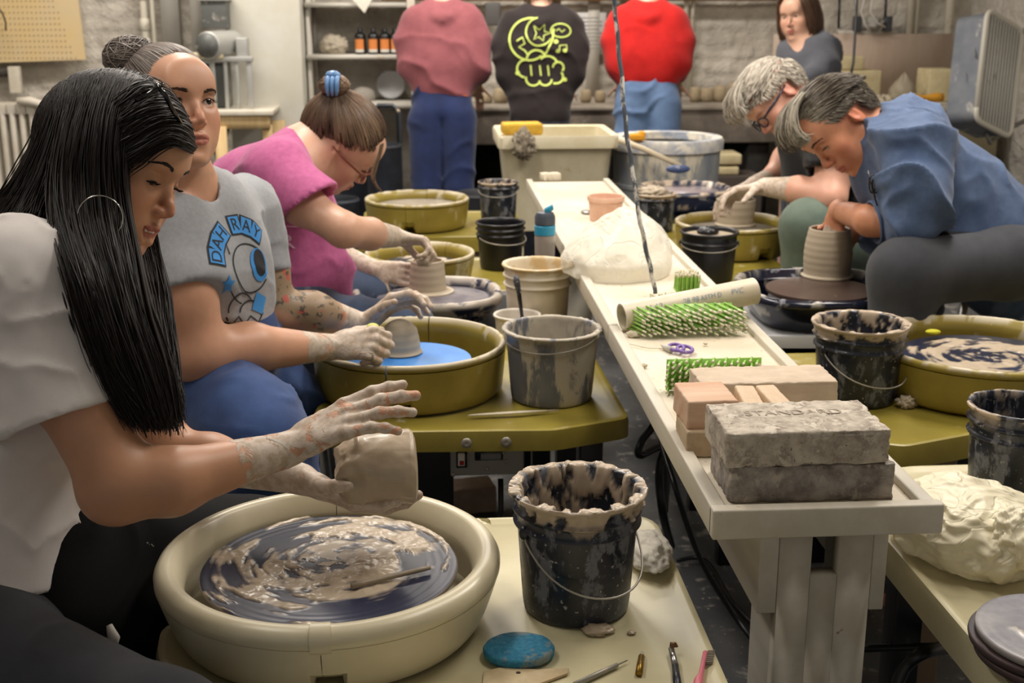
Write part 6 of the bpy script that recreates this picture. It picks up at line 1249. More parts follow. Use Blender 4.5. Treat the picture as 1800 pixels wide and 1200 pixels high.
# hair: solid cap, then strands that part at the crown and fall
m_hair1 = hairmat('black_hair', (14, 10, 9), (38, 28, 25), .46)
cap = SD(); cap.ell(H1.L(-.009, 0, .029), A3(.1005, .0785, .0915), H1.R, .02)
cap.cone(H1.L(.118, .1, .005), H1.L(.118, -.1, .005), .060, .060, .01); cap.p[-1] = cap.p[-1][:4]+('s',)
cap.cone(H1.L(.062, .1, -.05), H1.L(.062, -.12, -.05), .066, .066, .01); cap.p[-1] = cap.p[-1][:4]+('s',)
cap.chain([H1.L(-.05, 0, .0), P(120, 390, 1.72)], [.05, .045], .03)
sd_obj('hair_mass', cap, .004, m_hair1, w1, relax_it=2, attrs={'tone': lambda V: .1*fbm(V*120, 2)})
def G(*pts): return [P(*q) for q in pts]
# outer layer: from the parting over the near side, front edge to back edge
gA_ = [G((252, 143, 1.715), (222, 185, 1.66), (208, 240, 1.635), (204, 290, 1.625), (208, 350, 1.622), (219, 430, 1.61), (240, 540, 1.585), (276, 650, 1.57), (292, 742, 1.57)),
       G((225, 135, 1.72), (195, 185, 1.65), (183, 245, 1.622), (180, 310, 1.612), (186, 385, 1.60), (200, 460, 1.57), (222, 560, 1.545), (252, 655, 1.54), (276, 742, 1.55)),
       G((195, 133, 1.725), (158, 185, 1.655), (142, 250, 1.622), (135, 325, 1.605), (142, 400, 1.575), (163, 480, 1.53), (188, 570, 1.52), (220, 660, 1.53), (258, 738, 1.54)),
       G((165, 138, 1.73), (122, 190, 1.66), (104, 260, 1.63), (97, 335, 1.60), (106, 410, 1.55), (132, 490, 1.50), (160, 575, 1.50), (192, 660, 1.52), (238, 735, 1.53))]
gB_ = [G((165, 138, 1.73), (118, 195, 1.665), (97, 265, 1.635), (80, 320, 1.615), (62, 365, 1.60), (50, 395, 1.58), (30, 412, 1.57), (10, 425, 1.57)),
       G((150, 143, 1.74), (104, 190, 1.68), (78, 255, 1.66), (55, 310, 1.65), (30, 355, 1.64), (5, 388, 1.64), (-25, 410, 1.63), (-50, 425, 1.63)),
       G((160, 141, 1.78), (106, 176, 1.74), (78, 238, 1.72), (50, 295, 1.70), (22, 342, 1.70), (-5, 372, 1.70), (-35, 392, 1.69), (-60, 400, 1.69))]
guided('hair', w1, m_hair1, colliders=skull(H1, .001, False), guides=gA_, n=7000, thick=.014, r=.0009, steps=26, seed=1, jit=.004, rag=.12); guided('hair_underlayer', w1, m_hair1, colliders=skull(H1, -.004, False), guides=[[p+CF*.014 for p in g] for g in gA_], n=1000, thick=.016, r=.0032, steps=26, seed=2, jit=.003, rag=.16)
guided('hair', w1, m_hair1, colliders=skull(H1, .001, False), guides=gB_, n=3600, thick=.014, r=.0009, steps=20, seed=3, jit=.004, rag=.2); guided('hair_underlayer', w1, m_hair1, colliders=skull(H1, -.004, False), guides=[[p+CF*.012 for p in g] for g in gB_], n=500, thick=.014, r=.003, steps=20, seed=4, jit=.003, rag=.2)
# front sweep: back from the hairline under the outer layer
gC_ = [G((334, 262, 1.712), (322, 254, 1.672), (300, 246, 1.652), (272, 256, 1.643), (245, 272, 1.640), (215, 290, 1.638), (190, 320, 1.636)),
       G((330, 236, 1.718), (316, 226, 1.675), (292, 222, 1.650), (265, 232, 1.640), (238, 248, 1.637), (212, 268, 1.636), (186, 295, 1.634)),
       G((322, 208, 1.725), (305, 198, 1.682), (282, 196, 1.652), (256, 204, 1.642), (232, 220, 1.640), (208, 240, 1.638), (184, 268, 1.636)),
       G((306, 180, 1.73), (288, 172, 1.69), (266, 170, 1.662), (246, 178, 1.652), (226, 194, 1.648), (204, 214, 1.644), (182, 240, 1.640)),
       G((278, 155, 1.735), (262, 150, 1.705), (246, 152, 1.68), (232, 160, 1.665), (218, 176, 1.656), (200, 194, 1.65), (180, 216, 1.646))]
guided('hair', w1, m_hair1, colliders=skull(H1, .001, False), guides=gC_, n=4200, thick=.010, r=.0009, steps=18, seed=5, jit=.002, rag=.05); guided('hair_underlayer', w1, m_hair1, colliders=skull(H1, -.004, False), guides=[[p+CF*.010+.004*CF for p in g] for g in gC_], n=500, thick=.008, r=.0030, steps=18, seed=6, jit=.001, rag=.05)
# crown and far side
gD_ = [G((332, 250, 1.73), (318, 205, 1.77), (285, 160, 1.79), (240, 142, 1.80), (190, 142, 1.80)), G((330, 240, 1.80), (310, 200, 1.82), (270, 165, 1.83), (220, 155, 1.84), (170, 165, 1.84)), G((300, 172, 1.72), (270, 148, 1.73), (235, 136, 1.735), (195, 134, 1.735), (150, 146, 1.74))]
guided('hair', w1, m_hair1, colliders=skull(H1, .001, False), guides=gD_, n=2600, thick=.010, r=.0009, steps=16, seed=7, jit=.002, rag=.05)
gE_ = [G((225, 380, 1.84), (236, 440, 1.84), (252, 520, 1.80), (268, 610, 1.74), (285, 700, 1.70), (298, 748, 1.69)), G((262, 400, 1.86), (272, 450, 1.86), (286, 520, 1.83), (291, 600, 1.78), (300, 680, 1.74), (306, 735, 1.72)), G((150, 400, 1.80), (180, 450, 1.80), (215, 520, 1.78), (240, 610, 1.74), (262, 690, 1.70), (280, 740, 1.69))]
guided('hair', w1, m_hair1, colliders=skull(H1, .001, False), guides=gE_, n=2400, thick=.014, r=.0009, steps=20, seed=8, jit=.005, rag=.15)
ec = P(176, 382, 1.580); n1, n2 = CR*.93+.35*CF, CU; part('hoop_earring', MB().tube([ec+.0275*(math.cos(g)*n1+math.sin(g)*n2) for g in np.linspace(0, 2*PI, 41)], .0009, 8, cap=False), M('silver', (210, 208, 200), .15, metal=1), w1)
# glasses pushed up on the head
m_gl = M('glossy_black_frame', (10, 10, 12), .12, spec=.7)
gA, gB, gC, gD = P(244, 175, 1.618), P(280, 155, 1.612), P(303, 193, 1.63), P(273, 144, 1.64)
part('eyeglasses', MB().tube([P(240, 177, 1.622), gA, gB], [.0026, .0030, .0034], 8).tube([gD, gB, P(291, 168, 1.615), P(305, 196, 1.635), P(322, 222, 1.68), P(318, 228, 1.74)], [.0034, .0036, .0034, .003, .0026, .002], 8).tube([gD, P(290, 152, 1.74), P(300, 160, 1.80), P(318, 200, 1.80), P(316, 232, 1.76), P(305, 236, 1.72)], [.003, .0026, .0026, .0024, .0022, .002], 8), m_gl, w1)
# lump of clay in her hands
ax = dirc(.97, .05, -.14); RL = np.stack([frame(ax)[0], frame(ax)[1], ax], 1)
def ldisp(V, th, p):
    n = fbm(V*28+3, 4, 2)-.5; n2 = fbm(V*[70, 70, 30]+7, 4, 4)-.5; t = (p[:, 1]/.115)[None, :]; k = 1+.16*n+.11*n2+.40*n*(t < .35); V[..., 0] *= k; V[..., 1] *= k; V[..., 2] += .02*(fbm(V*40, 3)-.5)*(t < .25); return V, 0*V[..., 0]
pr = [(0, .012), (.018, .006), (.034, .004), (.043, .018), (.046, .036), (.048, .055), (.050, .075), (.0515, .095), (.0515, .106), (.049, .111), (.040, .114), (.02, .1155), (0, .116)]
pr2 = []; 
for a, b in zip(pr[:-1], pr[1:]): pr2 += [tuple(A3(*a)*(1-t)+A3(*b)*t) for t in np.linspace(0, 1, 5)[:-1]]
pr2.append(pr[-1]); c_l = P(588, 828, 1.755)
CLUMP = thing('temporary', 'x', 'x'); tag(part('clay_lump', MB().lathe(pr2, 90, R=RL, c=c_l, disp=ldisp), m_clay, CLUMP), 'lump of wet clay held between the hands of the black-haired woman', 'clay')
for o in CLUMP.children: o.parent = None
bpy.data.objects.remove(CLUMP)
def shell_sleeve(T, sh, end, rs, hem_p, hem_n, wall=.015, cutr=.3):
    """a sleeve: tapered tube cut at the hem and hollowed behind it"""
    sh, end, hem_p = A3(*sh), A3(*end), A3(*hem_p); T.cone(sh, end, rs[0], rs[1], .02); T.cut(hem_p, hem_n, cutr)
    L_ = np.linalg.norm(end-sh); u = unit(end-sh); t = float((hem_p-sh)@u)/L_; t0 = max(.05, t-.12)
    r_ = lambda q: rs[0]+(rs[1]-rs[0])*q-wall
    T.cone(sh+u*L_*t0, sh+u*L_*1.3, r_(t0), r_(1.2), .003); T.p[-1] = T.p[-1][:4]+('s',)
# ---------- 2: the woman in the grey t-shirt ----------
w2 = person('woman with a grey-streaked bun and grey graphic t-shirt, looking up from the blue bat', P(370, 560, 2.45))
S = SD(); H2 = Head(P(296, 192, 2.29), dirc(.70, .03, .70), dirc(-.10, .98, .05), .96)
H2.build(S, jaw=1.05, nose=1.02, smile=-.2, eye_open=.0062, brow=1.0, cheek=1.0, lipfull=.7)
nk = P(345, 372, 2.44); S.chain([H2.L(-.015, 0, -.05), nk], [.056, .064], .03)
shR, shL = P(290, 400, 2.32), P(432, 372, 2.66)
S.chain([shR, nk, shL], [.055, .055, .05], .05); S.chain([P(352, 430, 2.48), P(365, 540, 2.5), P(365, 640, 2.5)], [.095, .095, .12], .06)
el1, wr1 = P(352, 622, 2.33), P(582, 610, 2.56); S.chain([shR, P(318, 520, 2.31), el1], [.062, .061, .052], .03); S.chain([el1, P(440, 612, 2.40), wr1], [.052, .048, .026], .02); S.ell(P(335, 630, 2.32), A3(.035, .035, .035), None, .03)
el2, wr2 = P(478, 545, 2.68), P(640, 572, 2.80); S.chain([shL, P(462, 480, 2.68), el2], [.055, .052, .046], .03); S.chain([el2, P(550, 548, 2.72), wr2], [.046, .043, .026], .02)
hR = hand(S, wr1, dirc(.97, .08, .05), dirc(.15, -.35, -.9), 1, 1.0, curl=(1.1, 1.15, 1.2, 1.25), spread=.02, thumb=(.7, .5, .5), tcurl=.4)
hL = hand(S, wr2, dirc(.78, .60, -.0), dirc(.50, -.75, .35), -1, 1.0, curl=(.55, .55, .6, .6), spread=.06, thumb=(.6, .65, .3), tcurl=.2)
hip1, kn1 = P(350, 670, 2.45), P(462, 790, 2.25); S.chain([P(375, 640, 2.5), hip1, kn1, FL(kn1)], [.11, .08, .05, .035], .03); hip2, kn2 = P(420, 620, 2.62), P(505, 700, 2.70); S.chain([P(375, 640, 2.5), hip2, kn2, FL(kn2)], [.11, .07, .045, .035], .03)
m_skin2 = skin('skin_warm_tattooed', (212, 160, 130), tattoo=True)
fore = lambda V: np.clip(near(V, [P(500, 505, 2.66), P(568, 540, 2.70)], .045, .062)+near(V, [P(455, 470, 2.63), P(472, 500, 2.63)], .045, .06), 0, 1)
b2 = skin_obj(S, m_skin2, w2, .008, [H2.fine(.0021), (np.minimum(wr1-.03, np.min(hR, 0)-.035), np.maximum(wr1+.05, np.max(hR, 0)+.05), .003), (np.minimum(wr2-.03, np.min(hL, 0)-.03), np.maximum(wr2+.03, np.max(hL, 0)+.03), .003)], H2,
    lambda V: np.clip(near(V, [wr1+(wr1-el1)*.0, wr1+(hR[1]-wr1)*1.1], .085, .12)*.72+near(V, [wr2, hL[1]], .07, .11)*.8, 0, 1), fore)
H2.eyes_(w2, dirc(.80, .12, .60)); mbr = hairmat('brow_brown', (58, 40, 32), (74, 54, 44)); H2.brows(w2, b2, mbr, w=1.2, n=150, dz=-.006); H2.lashes(w2, (-1, 1), 0, .0062, mbr)
T = SD(); shell_sleeve(T, P(292, 408, 2.33), P(325, 560, 2.30), (.078, .084), P(316, 508, 2.31), dirc(.30, -.93, 0)); shell_sleeve(T, P(430, 380, 2.66), P(462, 520, 2.68), (.070, .072), P(452, 478, 2.67), dirc(.10, -.99, 0))
T.chain([P(300, 392, 2.35), P(345, 368, 2.44), P(418, 374, 2.62)], [.078, .078, .072], .05); T.chain([P(352, 435, 2.47), P(365, 530, 2.5), P(365, 575, 2.5)], [.115, .112, .115], .07)
T.ell(P(352, 478, 2.37), A3(.07, .07, .075), None, .06); T.ell(P(408, 468, 2.50), A3(.065, .07, .07), None, .06); T.cut(P(400, 560, 2.4), dirc(-.35, -.93, 0), .4)
T.cone(H2.L(-.01, 0, -.09), P(328, 335, 2.36), .056, .058, .004); T.p[-1] = T.p[-1][:4]+('s',)
m_gt = cloth('grey_marl', (158, 160, 164), (148, 150, 155), bump=.2, bs=800, vs=120)
sh2 = sd_obj('shirt', T, .0055, m_gt, w2, disp=lambda V: folds(V, .007, 8, dirc(.8, .5, 0), 21)+folds(V, .003, 16, dirc(.2, .9, 0), 22), relax_it=3)
J = SD(); J.chain([P(372, 610, 2.5), hip1, P(440, 750, 2.30), kn1, FL(kn1, .08)], [.125, .11, .09, .08, .06], .05); J.chain([P(385, 600, 2.52), hip2, kn2, FL(kn2, .08)], [.12, .09, .065, .055], .04)
sd_obj('jeans', J, .009, cloth('mid_blue_denim', (52, 78, 128), (40, 60, 104), bump=.3, bs=700, vs=9), w2, disp=lambda V: folds(V, .010, 10, dirc(.7, .7, 0), 31)+folds(V, .004, 20, dirc(.3, .9, 0), 33), relax_it=2)
hm2 = hairmat('grey_streaked_brown', (58, 44, 38), (176, 166, 158), .45)
bun = P(231, 102, 2.30)
rt, nr, Q = scalp(H2, 4200, lambda x, y, z: (z > .058-.9*np.maximum(0, .078-x)*1.0)&(x < .079)&(z > -.05), 41)
tgt_comb = lambda p, u: (lambda q: q/(np.linalg.norm(q, axis=1)[:, None]+1e-9))(bun-p)
v0 = tgt_comb(rt, 0); strands('hair', w2, hm2, rt, v0, 14, .0125, gravity=0, comb=tgt_comb, colliders=skull(H2, .003, False), r=.0008, jitter=.03, lag=.3, seed=42, length=np.clip(np.linalg.norm(bun-rt, axis=1)/.16, .15, 1.2), margin=.004, bias=.12+.4*sstep(Q[:, 0], .0, .07))
cap = SD(); cap.ell(H2.L(-.008, 0, .030), A3(.0985, .0765, .090)*.99, H2.R, .01); cap.cone(H2.L(.118, .12, .0), H2.L(.118, -.12, .0), .056, .056, .01); cap.p[-1] = cap.p[-1][:4]+('s',); cap.cone(H2.L(.07, .12, -.07), H2.L(.07, -.12, -.07), .07, .07, .01); cap.p[-1] = cap.p[-1][:4]+('s',); cap.cone(H2.L(-.05, 0, .09), bun, .03, .026, .03)
sd_obj('hair_mass', cap, .006, hm2, w2, relax_it=2, attrs={'tone': lambda V: .25+.2*fbm(V*90, 2)})
def bun_strands(name, par, mat, c, R_, rt_, n, seed, r=.0011, ax=(0, 0, 1), bias=.35, squash=.8):
    rg = np.random.default_rng(seed); a, b = frame(ax); Gs = []
    steps = 26; t = np.linspace(0, 1, steps+1); V = []; F_ = []; tn = []
    mb_v = []
    for i in range(n):
        n1 = unit(rg.normal(0, 1, 3)*[.6, .6, .6]+A3(*ax)*rg.normal(0, .8)); u1, u2 = frame(n1); ph = rg.random()*6.28; ln = rg.uniform(1.6, 4.0); rad = R_*rg.uniform(.78, 1.04)
        ang = ph+ln*t; cc = A3(*c)+n1*R_*rg.uniform(-.35, .35)
        pts = cc+rad*(np.cos(ang)[:, None]*u1+np.sin(ang)[:, None]*u2); pts = A3(*c)+(pts-A3(*c))*[1, 1, squash]; mb_v.append(pts)
    P_ = np.array(mb_v).transpose(1, 0, 2); T_ = np.gradient(P_, axis=0); T_ /= np.linalg.norm(T_, axis=2)[..., None]+1e-9
    aa = rg.normal(0, 1, (n, 3)); nn = aa[None]-T_*(T_*aa[None]).sum(2)[..., None]; nn /= np.linalg.norm(nn, axis=2)[..., None]+1e-9; bb = np.cross(T_, nn); mm = steps+1
    V = np.stack([P_+r*(math.cos(2*PI*j/3)*nn+math.sin(2*PI*j/3)*bb) for j in range(3)], 2).transpose(1, 0, 2, 3).reshape(-1, 3); base = np.arange(n)[:, None, None]*(mm*3)+np.arange(mm-1)[None, :, None]*3; j = np.arange(3)[None, None, :]; j2 = (j+1) % 3
    F_ = np.stack([base+j, base+j2, base+3+j2, base+3+j], -1).reshape(-1, 4); me = mkmesh(name, V, F_, {'tone': np.repeat(np.clip(bias+rg.normal(0, .22, n), 0, 1), mm*3)}); me.materials.append(mat); o = bpy.data.objects.new(name, me); COL.objects.link(o); o.parent = par; me.transform(Matrix.Translation(-Vector(par.location)))
    bs = MB().ball(c, A3(1, 1, squash)*R_*.86, 16, noise=.12, nf=30); bs.a['tone'] = [.2]*len(bs.v); part(name+'_core', bs, mat, par)
bun_strands('hair_bun', w2, hm2, bun, .048, .02, 1800, 43, bias=.3)
# print on the t-shirt
u_, v_ = unit(dirc(.78, -.12, -.60)), unit(dirc(-.20, .97, 0)); u_ = unit(u_-v_*np.dot(u_, v_)); Og = P(410, 474, 2.42)
ink, blue = M('print_black', (34, 34, 38), .8), M('print_blue', (62, 142, 214), .8)
def textring(s_, cx, cy, r, a0, a1, size):
    out = []
    for i, ch in enumerate(s_):
        a = math.radians(a0+(a1-a0)*i/max(1, len(s_)-1)); out += text_polys(ch, size, cx+r*math.cos(a), cy+r*math.sin(a), a-PI/2)
    return out
def block(cx, cy, w_, h_, rot): c_, s_ = math.cos(rot), math.sin(rot); return [(cx+x*c_-y*s_, cy+x*s_+y*c_) for x, y in [(-w_/2, -h_/2), (w_/2, -h_/2), (w_/2, h_/2), (-w_/2, h_/2)]]
lets = [('D', 168), ('A', 148), ('H', 130), ('R', 96), ('A', 74), ('Y', 54)]; bks, cents = [], []
for ch, a in lets:
    t = math.radians(a); bks.append(block(.082*math.cos(t), .078*math.sin(t), .035, .040, t-PI/2))
    c_ = (.082*math.cos(t), .078*math.sin(t)); cents.append(block(c_[0], c_[1], .028, .033, t-PI/2))
project('shirt_print', sh2, w2, bks, Og, u_, v_, ink, .0012, .007); project('shirt_print', sh2, w2, cents, Og, u_, v_, blue, .0020, .007)
for grp in (lets[:3], lets[3:]): project('shirt_lettering', sh2, w2, [q for ch, a in grp for q in text_polys(ch, .034, .082*math.cos(math.radians(a)), .078*math.sin(math.radians(a)), math.radians(a)-PI/2)], Og, u_, v_, ink, .0026, .006)
lines = stroke(arc(.01, -.005, .052, 30, 330, 28, .046), .003)+stroke(arc(-.055, .022, .03, 60, 230, 12), .0028)+stroke([(-.085, .02), (-.05, .055), (-.045, .02)], .003)+stroke(arc(-.015, -.075, .032, 20, 200, 14, .024), .003)+stroke(arc(.01, -.085, .026, 0, 180, 12, .02), .003)+stroke([(-.05, -.09), (-.035, -.105), (-.02, -.092), (-.005, -.108), (.01, -.094), (.03, -.108), (.045, -.09)], .0035)+stroke(arc(.0, .0, .07, 200, 260, 12), .0026)
project('shirt_print', sh2, w2, lines, Og, u_, v_, ink, .0014, .008)
star = [(.017*(1 if i % 2 == 0 else .45)*math.cos(PI/2+i*PI/5)-.062, .017*(1 if i % 2 == 0 else .45)*math.sin(PI/2+i*PI/5)-.035) for i in range(10)]
stf = [[(-.062, -.035), star[i], star[(i+1) % 10]] for i in range(10)]; project('shirt_print', sh2, w2, stf, Og, u_, v_, blue, .0018, .006)
project('shirt_print', sh2, w2, [arc(.038, .0, .024, 0, 350, 20, .032)], Og, u_, v_, blue, .0018, .006); project('shirt_print', sh2, w2, [arc(.040, .004, .016, 0, 350, 18, .026)], Og, u_, v_, ink, .0026, .006)
project('shirt_print', sh2, w2, [block(.035, -.072, .03, .034, -.4)], Og, u_, v_, blue, .0020, .006)
s_p = P(655, 576, 2.60); tag(obj('sponge', MB().ball(s_p, (.014, .012, .010), 12), M('lime_sponge', (214, 212, 120), .9, bump=.4, bscale=200)), 'small lime yellow sponge in the hand of the woman in grey', 'sponge')
# ---------- 3: the woman in pink ----------
w3 = person('woman in a pink t-shirt with a claw-clipped bun bending over her wheel', P(510, 460, 3.3))
S = SD(); H3 = Head(P(596, 250, 3.22), dirc(.72, -.64, -.28), dirc(.60, .70, .33), 1.0); H3.build(S, jaw=1.0, eye_open=.003, eye_drop=.003)
nk = P(535, 275, 3.2); S.chain([H3.L(-.03, 0, -.05), nk], [.055, .066], .03)
shR, shL = P(492, 318, 3.06), P(525, 305, 3.42); S.chain([shR, nk, shL], [.06, .065, .06], .05); S.chain([P(470, 350, 3.25), P(495, 440, 3.3), P(510, 520, 3.3)], [.12, .12, .14], .06)
el1, wr1 = P(604, 404, 2.98), P(692, 416, 3.22); S.chain([shR, P(530, 358, 3.02), el1], [.054, .048, .041], .03); S.chain([el1, P(650, 411, 3.08), wr1], [.041, .038, .028], .02)
el2, wr2 = P(585, 445, 3.50), P(656, 474, 3.47); S.chain([shL, P(550, 390, 3.46), el2], [.055, .05, .042], .03); S.chain([el2, wr2], [.041, .027], .02)
hR = hand(S, wr1, dirc(.93, -.12, -.15), dirc(-.12, -.95, .1), 1, .92, curl=(1.0, 1.05, 1.05, 1.0), spread=.03, thumb=(.6, .6, .4), tcurl=.3)
hL = hand(S, wr2, dirc(.96, -.12, -.10), dirc(.15, -.1, .9), 1, .92, curl=(.35, .35, .4, .4), spread=.05, thumb=(.5, .8, .1), tcurl=.1)
p_ = P(510, 530, 3.3); hip1, kn1 = P(540, 585, 3.2), P(712, 578, 3.12); S.chain([p_, hip1, kn1, FL(kn1)], [.13, .09, .055, .04], .03); hip2, kn2 = P(540, 530, 3.42), P(640, 520, 3.5); S.chain([p_, hip2, kn2, FL(kn2)], [.13, .09, .055, .04], .03)
m_skin3 = skin('skin_fair', (214, 168, 142))
b3 = skin_obj(S, m_skin3, w3, .009, [H3.fine(.003), (np.minimum(wr1-.05, np.min(hR, 0)-.035), np.maximum(wr1+.05, np.max(hR, 0)+.05), .0036), (np.minimum(wr2-.05, np.min(hL, 0)-.035), np.maximum(wr2+.05, np.max(hL, 0)+.05), .0036)], H3,
    lambda V: np.clip(near(V, [wr1+(wr1-el1)*-.1, wr1+(hR[1]-wr1)*1.1], .09, .14)*.85+near(V, [wr2-(wr2-el2)*.4, hL[1]], .08, .13)*.85, 0, 1))
H3.eyes_(w3, dirc(.5, -.8, 0)); H3.lashes(w3, (-1,), .003, .003, mbr)
T = SD(); shell_sleeve(T, P(492, 322, 3.06), P(570, 384, 3.0), (.082, .088), P(542, 361, 3.02), dirc(.55, -.83, 0)); shell_sleeve(T, P(525, 310, 3.42), P(565, 420, 3.46), (.07, .075), P(552, 385, 3.45), dirc(.3, -.9, 0))
T.chain([P(486, 300, 3.1), P(530, 270, 3.22), P(520, 290, 3.4)], [.080, .062, .07], .06); T.chain([P(455, 345, 3.25), P(480, 420, 3.3), P(515, 490, 3.3), P(520, 530, 3.3)], [.135, .135, .135, .14], .07); T.ell(P(540, 400, 3.28), A3(.08, .1, .08), None, .06)
T.cut(P(540, 522, 3.3), dirc(-.05, -1, 0), .3); T.cone(H3.L(-.03, 0, -.07), nk, .06, .07, .004); T.p[-1] = T.p[-1][:4]+('s',)
sh3 = sd_obj('shirt', T, .0075, cloth('pink_jersey', (188, 98, 146), (172, 86, 132), bump=.2, bs=700, vs=60), w3, disp=lambda V: folds(V, .009, 7, dirc(.4, .9, 0), 51)+folds(V, .004, 14, dirc(.2, 1, 0), 52), relax_it=3)
project('shirt_print', sh3, w3, stroke([(-.03, -.05), (-.03, .05), (.03, .05)], .004)+text_polys('R', .05, 0, .01), P(566, 430, 3.1), unit(dirc(.45, 0, -.9)), CU, M('print_pale_pink', (226, 180, 206), .8), .002, .01)
J = SD(); J.chain([P(510, 540, 3.3), hip1, kn1, FL(kn1, .08)], [.15, .11, .068, .055], .04); J.chain([P(510, 540, 3.32), hip2, kn2, FL(kn2, .08)], [.15, .11, .07, .055], .04)
sd_obj('jeans', J, .010, cloth('dusty_denim', (70, 84, 108), (52, 64, 88), clay=.25, cscale=6, ccol=(140, 146, 154), vs=8), w3, disp=lambda V: folds(V, .006, 8, CR, 61), relax_it=2)
hm3 = hairmat('ash_brown_hair', (70, 54, 44), (150, 124, 100), .42); bun3 = P(588, 150, 3.14)
rt, nr, Q = scalp(H3, 3000, lambda x, y, z: (z > .05-.6*np.maximum(0, .07-x))&(x < .075)&(z > -.06)&~((y < -.045)&(z < .018)&(x > -.03)), 62)
tc3 = lambda p, u: (lambda q: q/(np.linalg.norm(q, axis=1)[:, None]+1e-9))(bun3-p)
strands('hair', w3, hm3, rt, tc3(rt, 0), 14, .0135, comb=tc3, colliders=skull(H3, .006, False), r=.0015, jitter=.03, lag=.35, seed=63, length=np.clip(np.linalg.norm(bun3-rt, axis=1)/.165, .2, 1.2), margin=.008, bias=.15+.5*sstep(fbm(Q*22, 2), .5, .7))
cap = SD(); cap.ell(H3.L(-.010, 0, .032), A3(.103, .082, .094), H3.R, .01); cap.cone(H3.L(.125, .12, .0), H3.L(.125, -.12, .0), .062, .062, .01); cap.p[-1] = cap.p[-1][:4]+('s',); cap.cone(H3.L(.065, .12, -.085), H3.L(.065, -.12, -.085), .08, .08, .01); cap.p[-1] = cap.p[-1][:4]+('s',); cap.cone(H3.L(0, -.1, -.012), H3.L(0, -.07, -.012), .034, .034, .004); cap.p[-1] = cap.p[-1][:4]+('s',)
sd_obj('hair_mass', cap, .007, hm3, w3, relax_it=2, attrs={'tone': lambda V: .15+.3*fbm(V*70, 2)})
bun_strands('hair_bun', w3, hm3, bun3, .036, .02, 900, 64, r=.0014, bias=.55, squash=.7)
cl3 = MB(); 
for sx in (-1, 0, 1): cl3.tube([bun3+CR*(.002+.011*sx)-CF*.02+CU*.022, bun3+CR*(.000+.012*sx)-CF*.045+CU*.005, bun3+CR*(.012*sx)-CF*.045-CU*.022, bun3+CR*(.010*sx)-CF*.038-CU*.034], [.006, .007, .005, .003], 8)
cl3.ball(bun3-CF*.03+CU*.018, (.019, .012, .013), 12); part('hair_claw', cl3, M('claw_blue', (96, 136, 184), .3), w3)
guided('hair_wisp', w3, hm3, [[P(668, 255, 3.15), P(664, 275, 3.15), P(655, 295, 3.15), P(654, 315, 3.15), P(668, 335, 3.15)], [P(674, 252, 3.15), P(668, 275, 3.15), P(660, 298, 3.15), P(658, 318, 3.15), P(670, 337, 3.15)]], 60, .002, .001, 14, 66)
def specs(H, par, mat, lens=None, thin=.0016, drop=0, side=-1):
    mb = MB(); 
    for y in (1, -1):
        ring = [H.L(.110-.010*abs(math.cos(g))*(1 if math.cos(g) > 0 else .2), y*(.032+.024*math.cos(g)), -.006-drop+.0165*math.sin(g)) for g in np.linspace(0, 2*PI, 25)]; mb.tube(ring, thin, 6, cap=False)
        mb.tube([H.L(.100, y*.056, .002-drop), H.L(.085, y*.078, .006-drop), H.L(.03, y*.086, .006-drop*.5), H.L(-.012, y*.086, .008)], [thin*1.2, thin*1.5, thin*1.4, thin], 6)
    mb.tube([H.L(.112, .010, -.002-drop), H.L(.1165, 0, .001-drop), H.L(.112, -.010, -.002-drop)], thin, 6); part('eyeglasses', mb, mat, par)
specs(H3, w3, M('tortoise_frame', (120, 60, 44), .3), thin=.0020, drop=.006)
# ---------- 4: the man in the black t-shirt ----------
m8 = person('grey-haired man with glasses in a black t-shirt throwing a wide clay cylinder', P(1490, 380, 4.2))
S = SD(); H8 = Head(P(1364, 170, 4.15), dirc(-.56, -.78, .12), dirc(-.78, .58, .05), 1.05); H8.build(S, jaw=1.08, eye_open=.003, eye_drop=.003, nose=1.1)
nk = P(1420, 205, 4.2); S.chain([H8.L(-.03, 0, -.06), nk], [.062, .072], .03)
shn, shf = P(1465, 245, 4.0), P(1430, 232, 4.42); S.chain([shn, nk, shf], [.065, .07, .065], .05); S.chain([P(1450, 250, 4.2), P(1480, 330, 4.2), P(1495, 410, 4.2)], [.13, .13, .14], .06)
el1, wr1 = P(1462, 346, 3.92), P(1345, 328, 4.12); S.chain([shn, P(1468, 300, 3.95), el1], [.062, .056, .046], .03); S.chain([el1, P(1405, 334, 4.0), wr1], [.047, .044, .030], .02)
el2, wr2 = P(1362, 312, 4.42), P(1325, 325, 4.30); S.chain([shf, P(1385, 280, 4.45), el2], [.06, .052, .044], .03); S.chain([el2, wr2], [.042, .03], .02)
hR = hand(S, wr1, dirc(-.88, -.18, -.1), dirc(-.1, -.9, .2), 1, 1.05, curl=(.45, .5, .5, .5), spread=.12, thumb=(.5, .6, .5), tcurl=.3)
hL = hand(S, wr2, dirc(-.8, -.25, -.3), dirc(-.1, -.9, 0), -1, 1.05, curl=(.5, .5, .55, .55), spread=.1, thumb=(.5, .6, .5), tcurl=.3)
p_ = P(1500, 430, 4.2); hip1, kn1 = P(1500, 425, 4.02), P(1422, 398, 3.95); S.chain([p_, hip1, kn1, FL(kn1)], [.13, .09, .06, .045], .03); hip2, kn2 = P(1500, 410, 4.35), P(1440, 380, 4.5); S.chain([p_, hip2, kn2, FL(kn2)], [.13, .09, .06, .045], .03)
m_skin8 = skin('skin_rosy', (220, 166, 142), blush=(206, 84, 70))
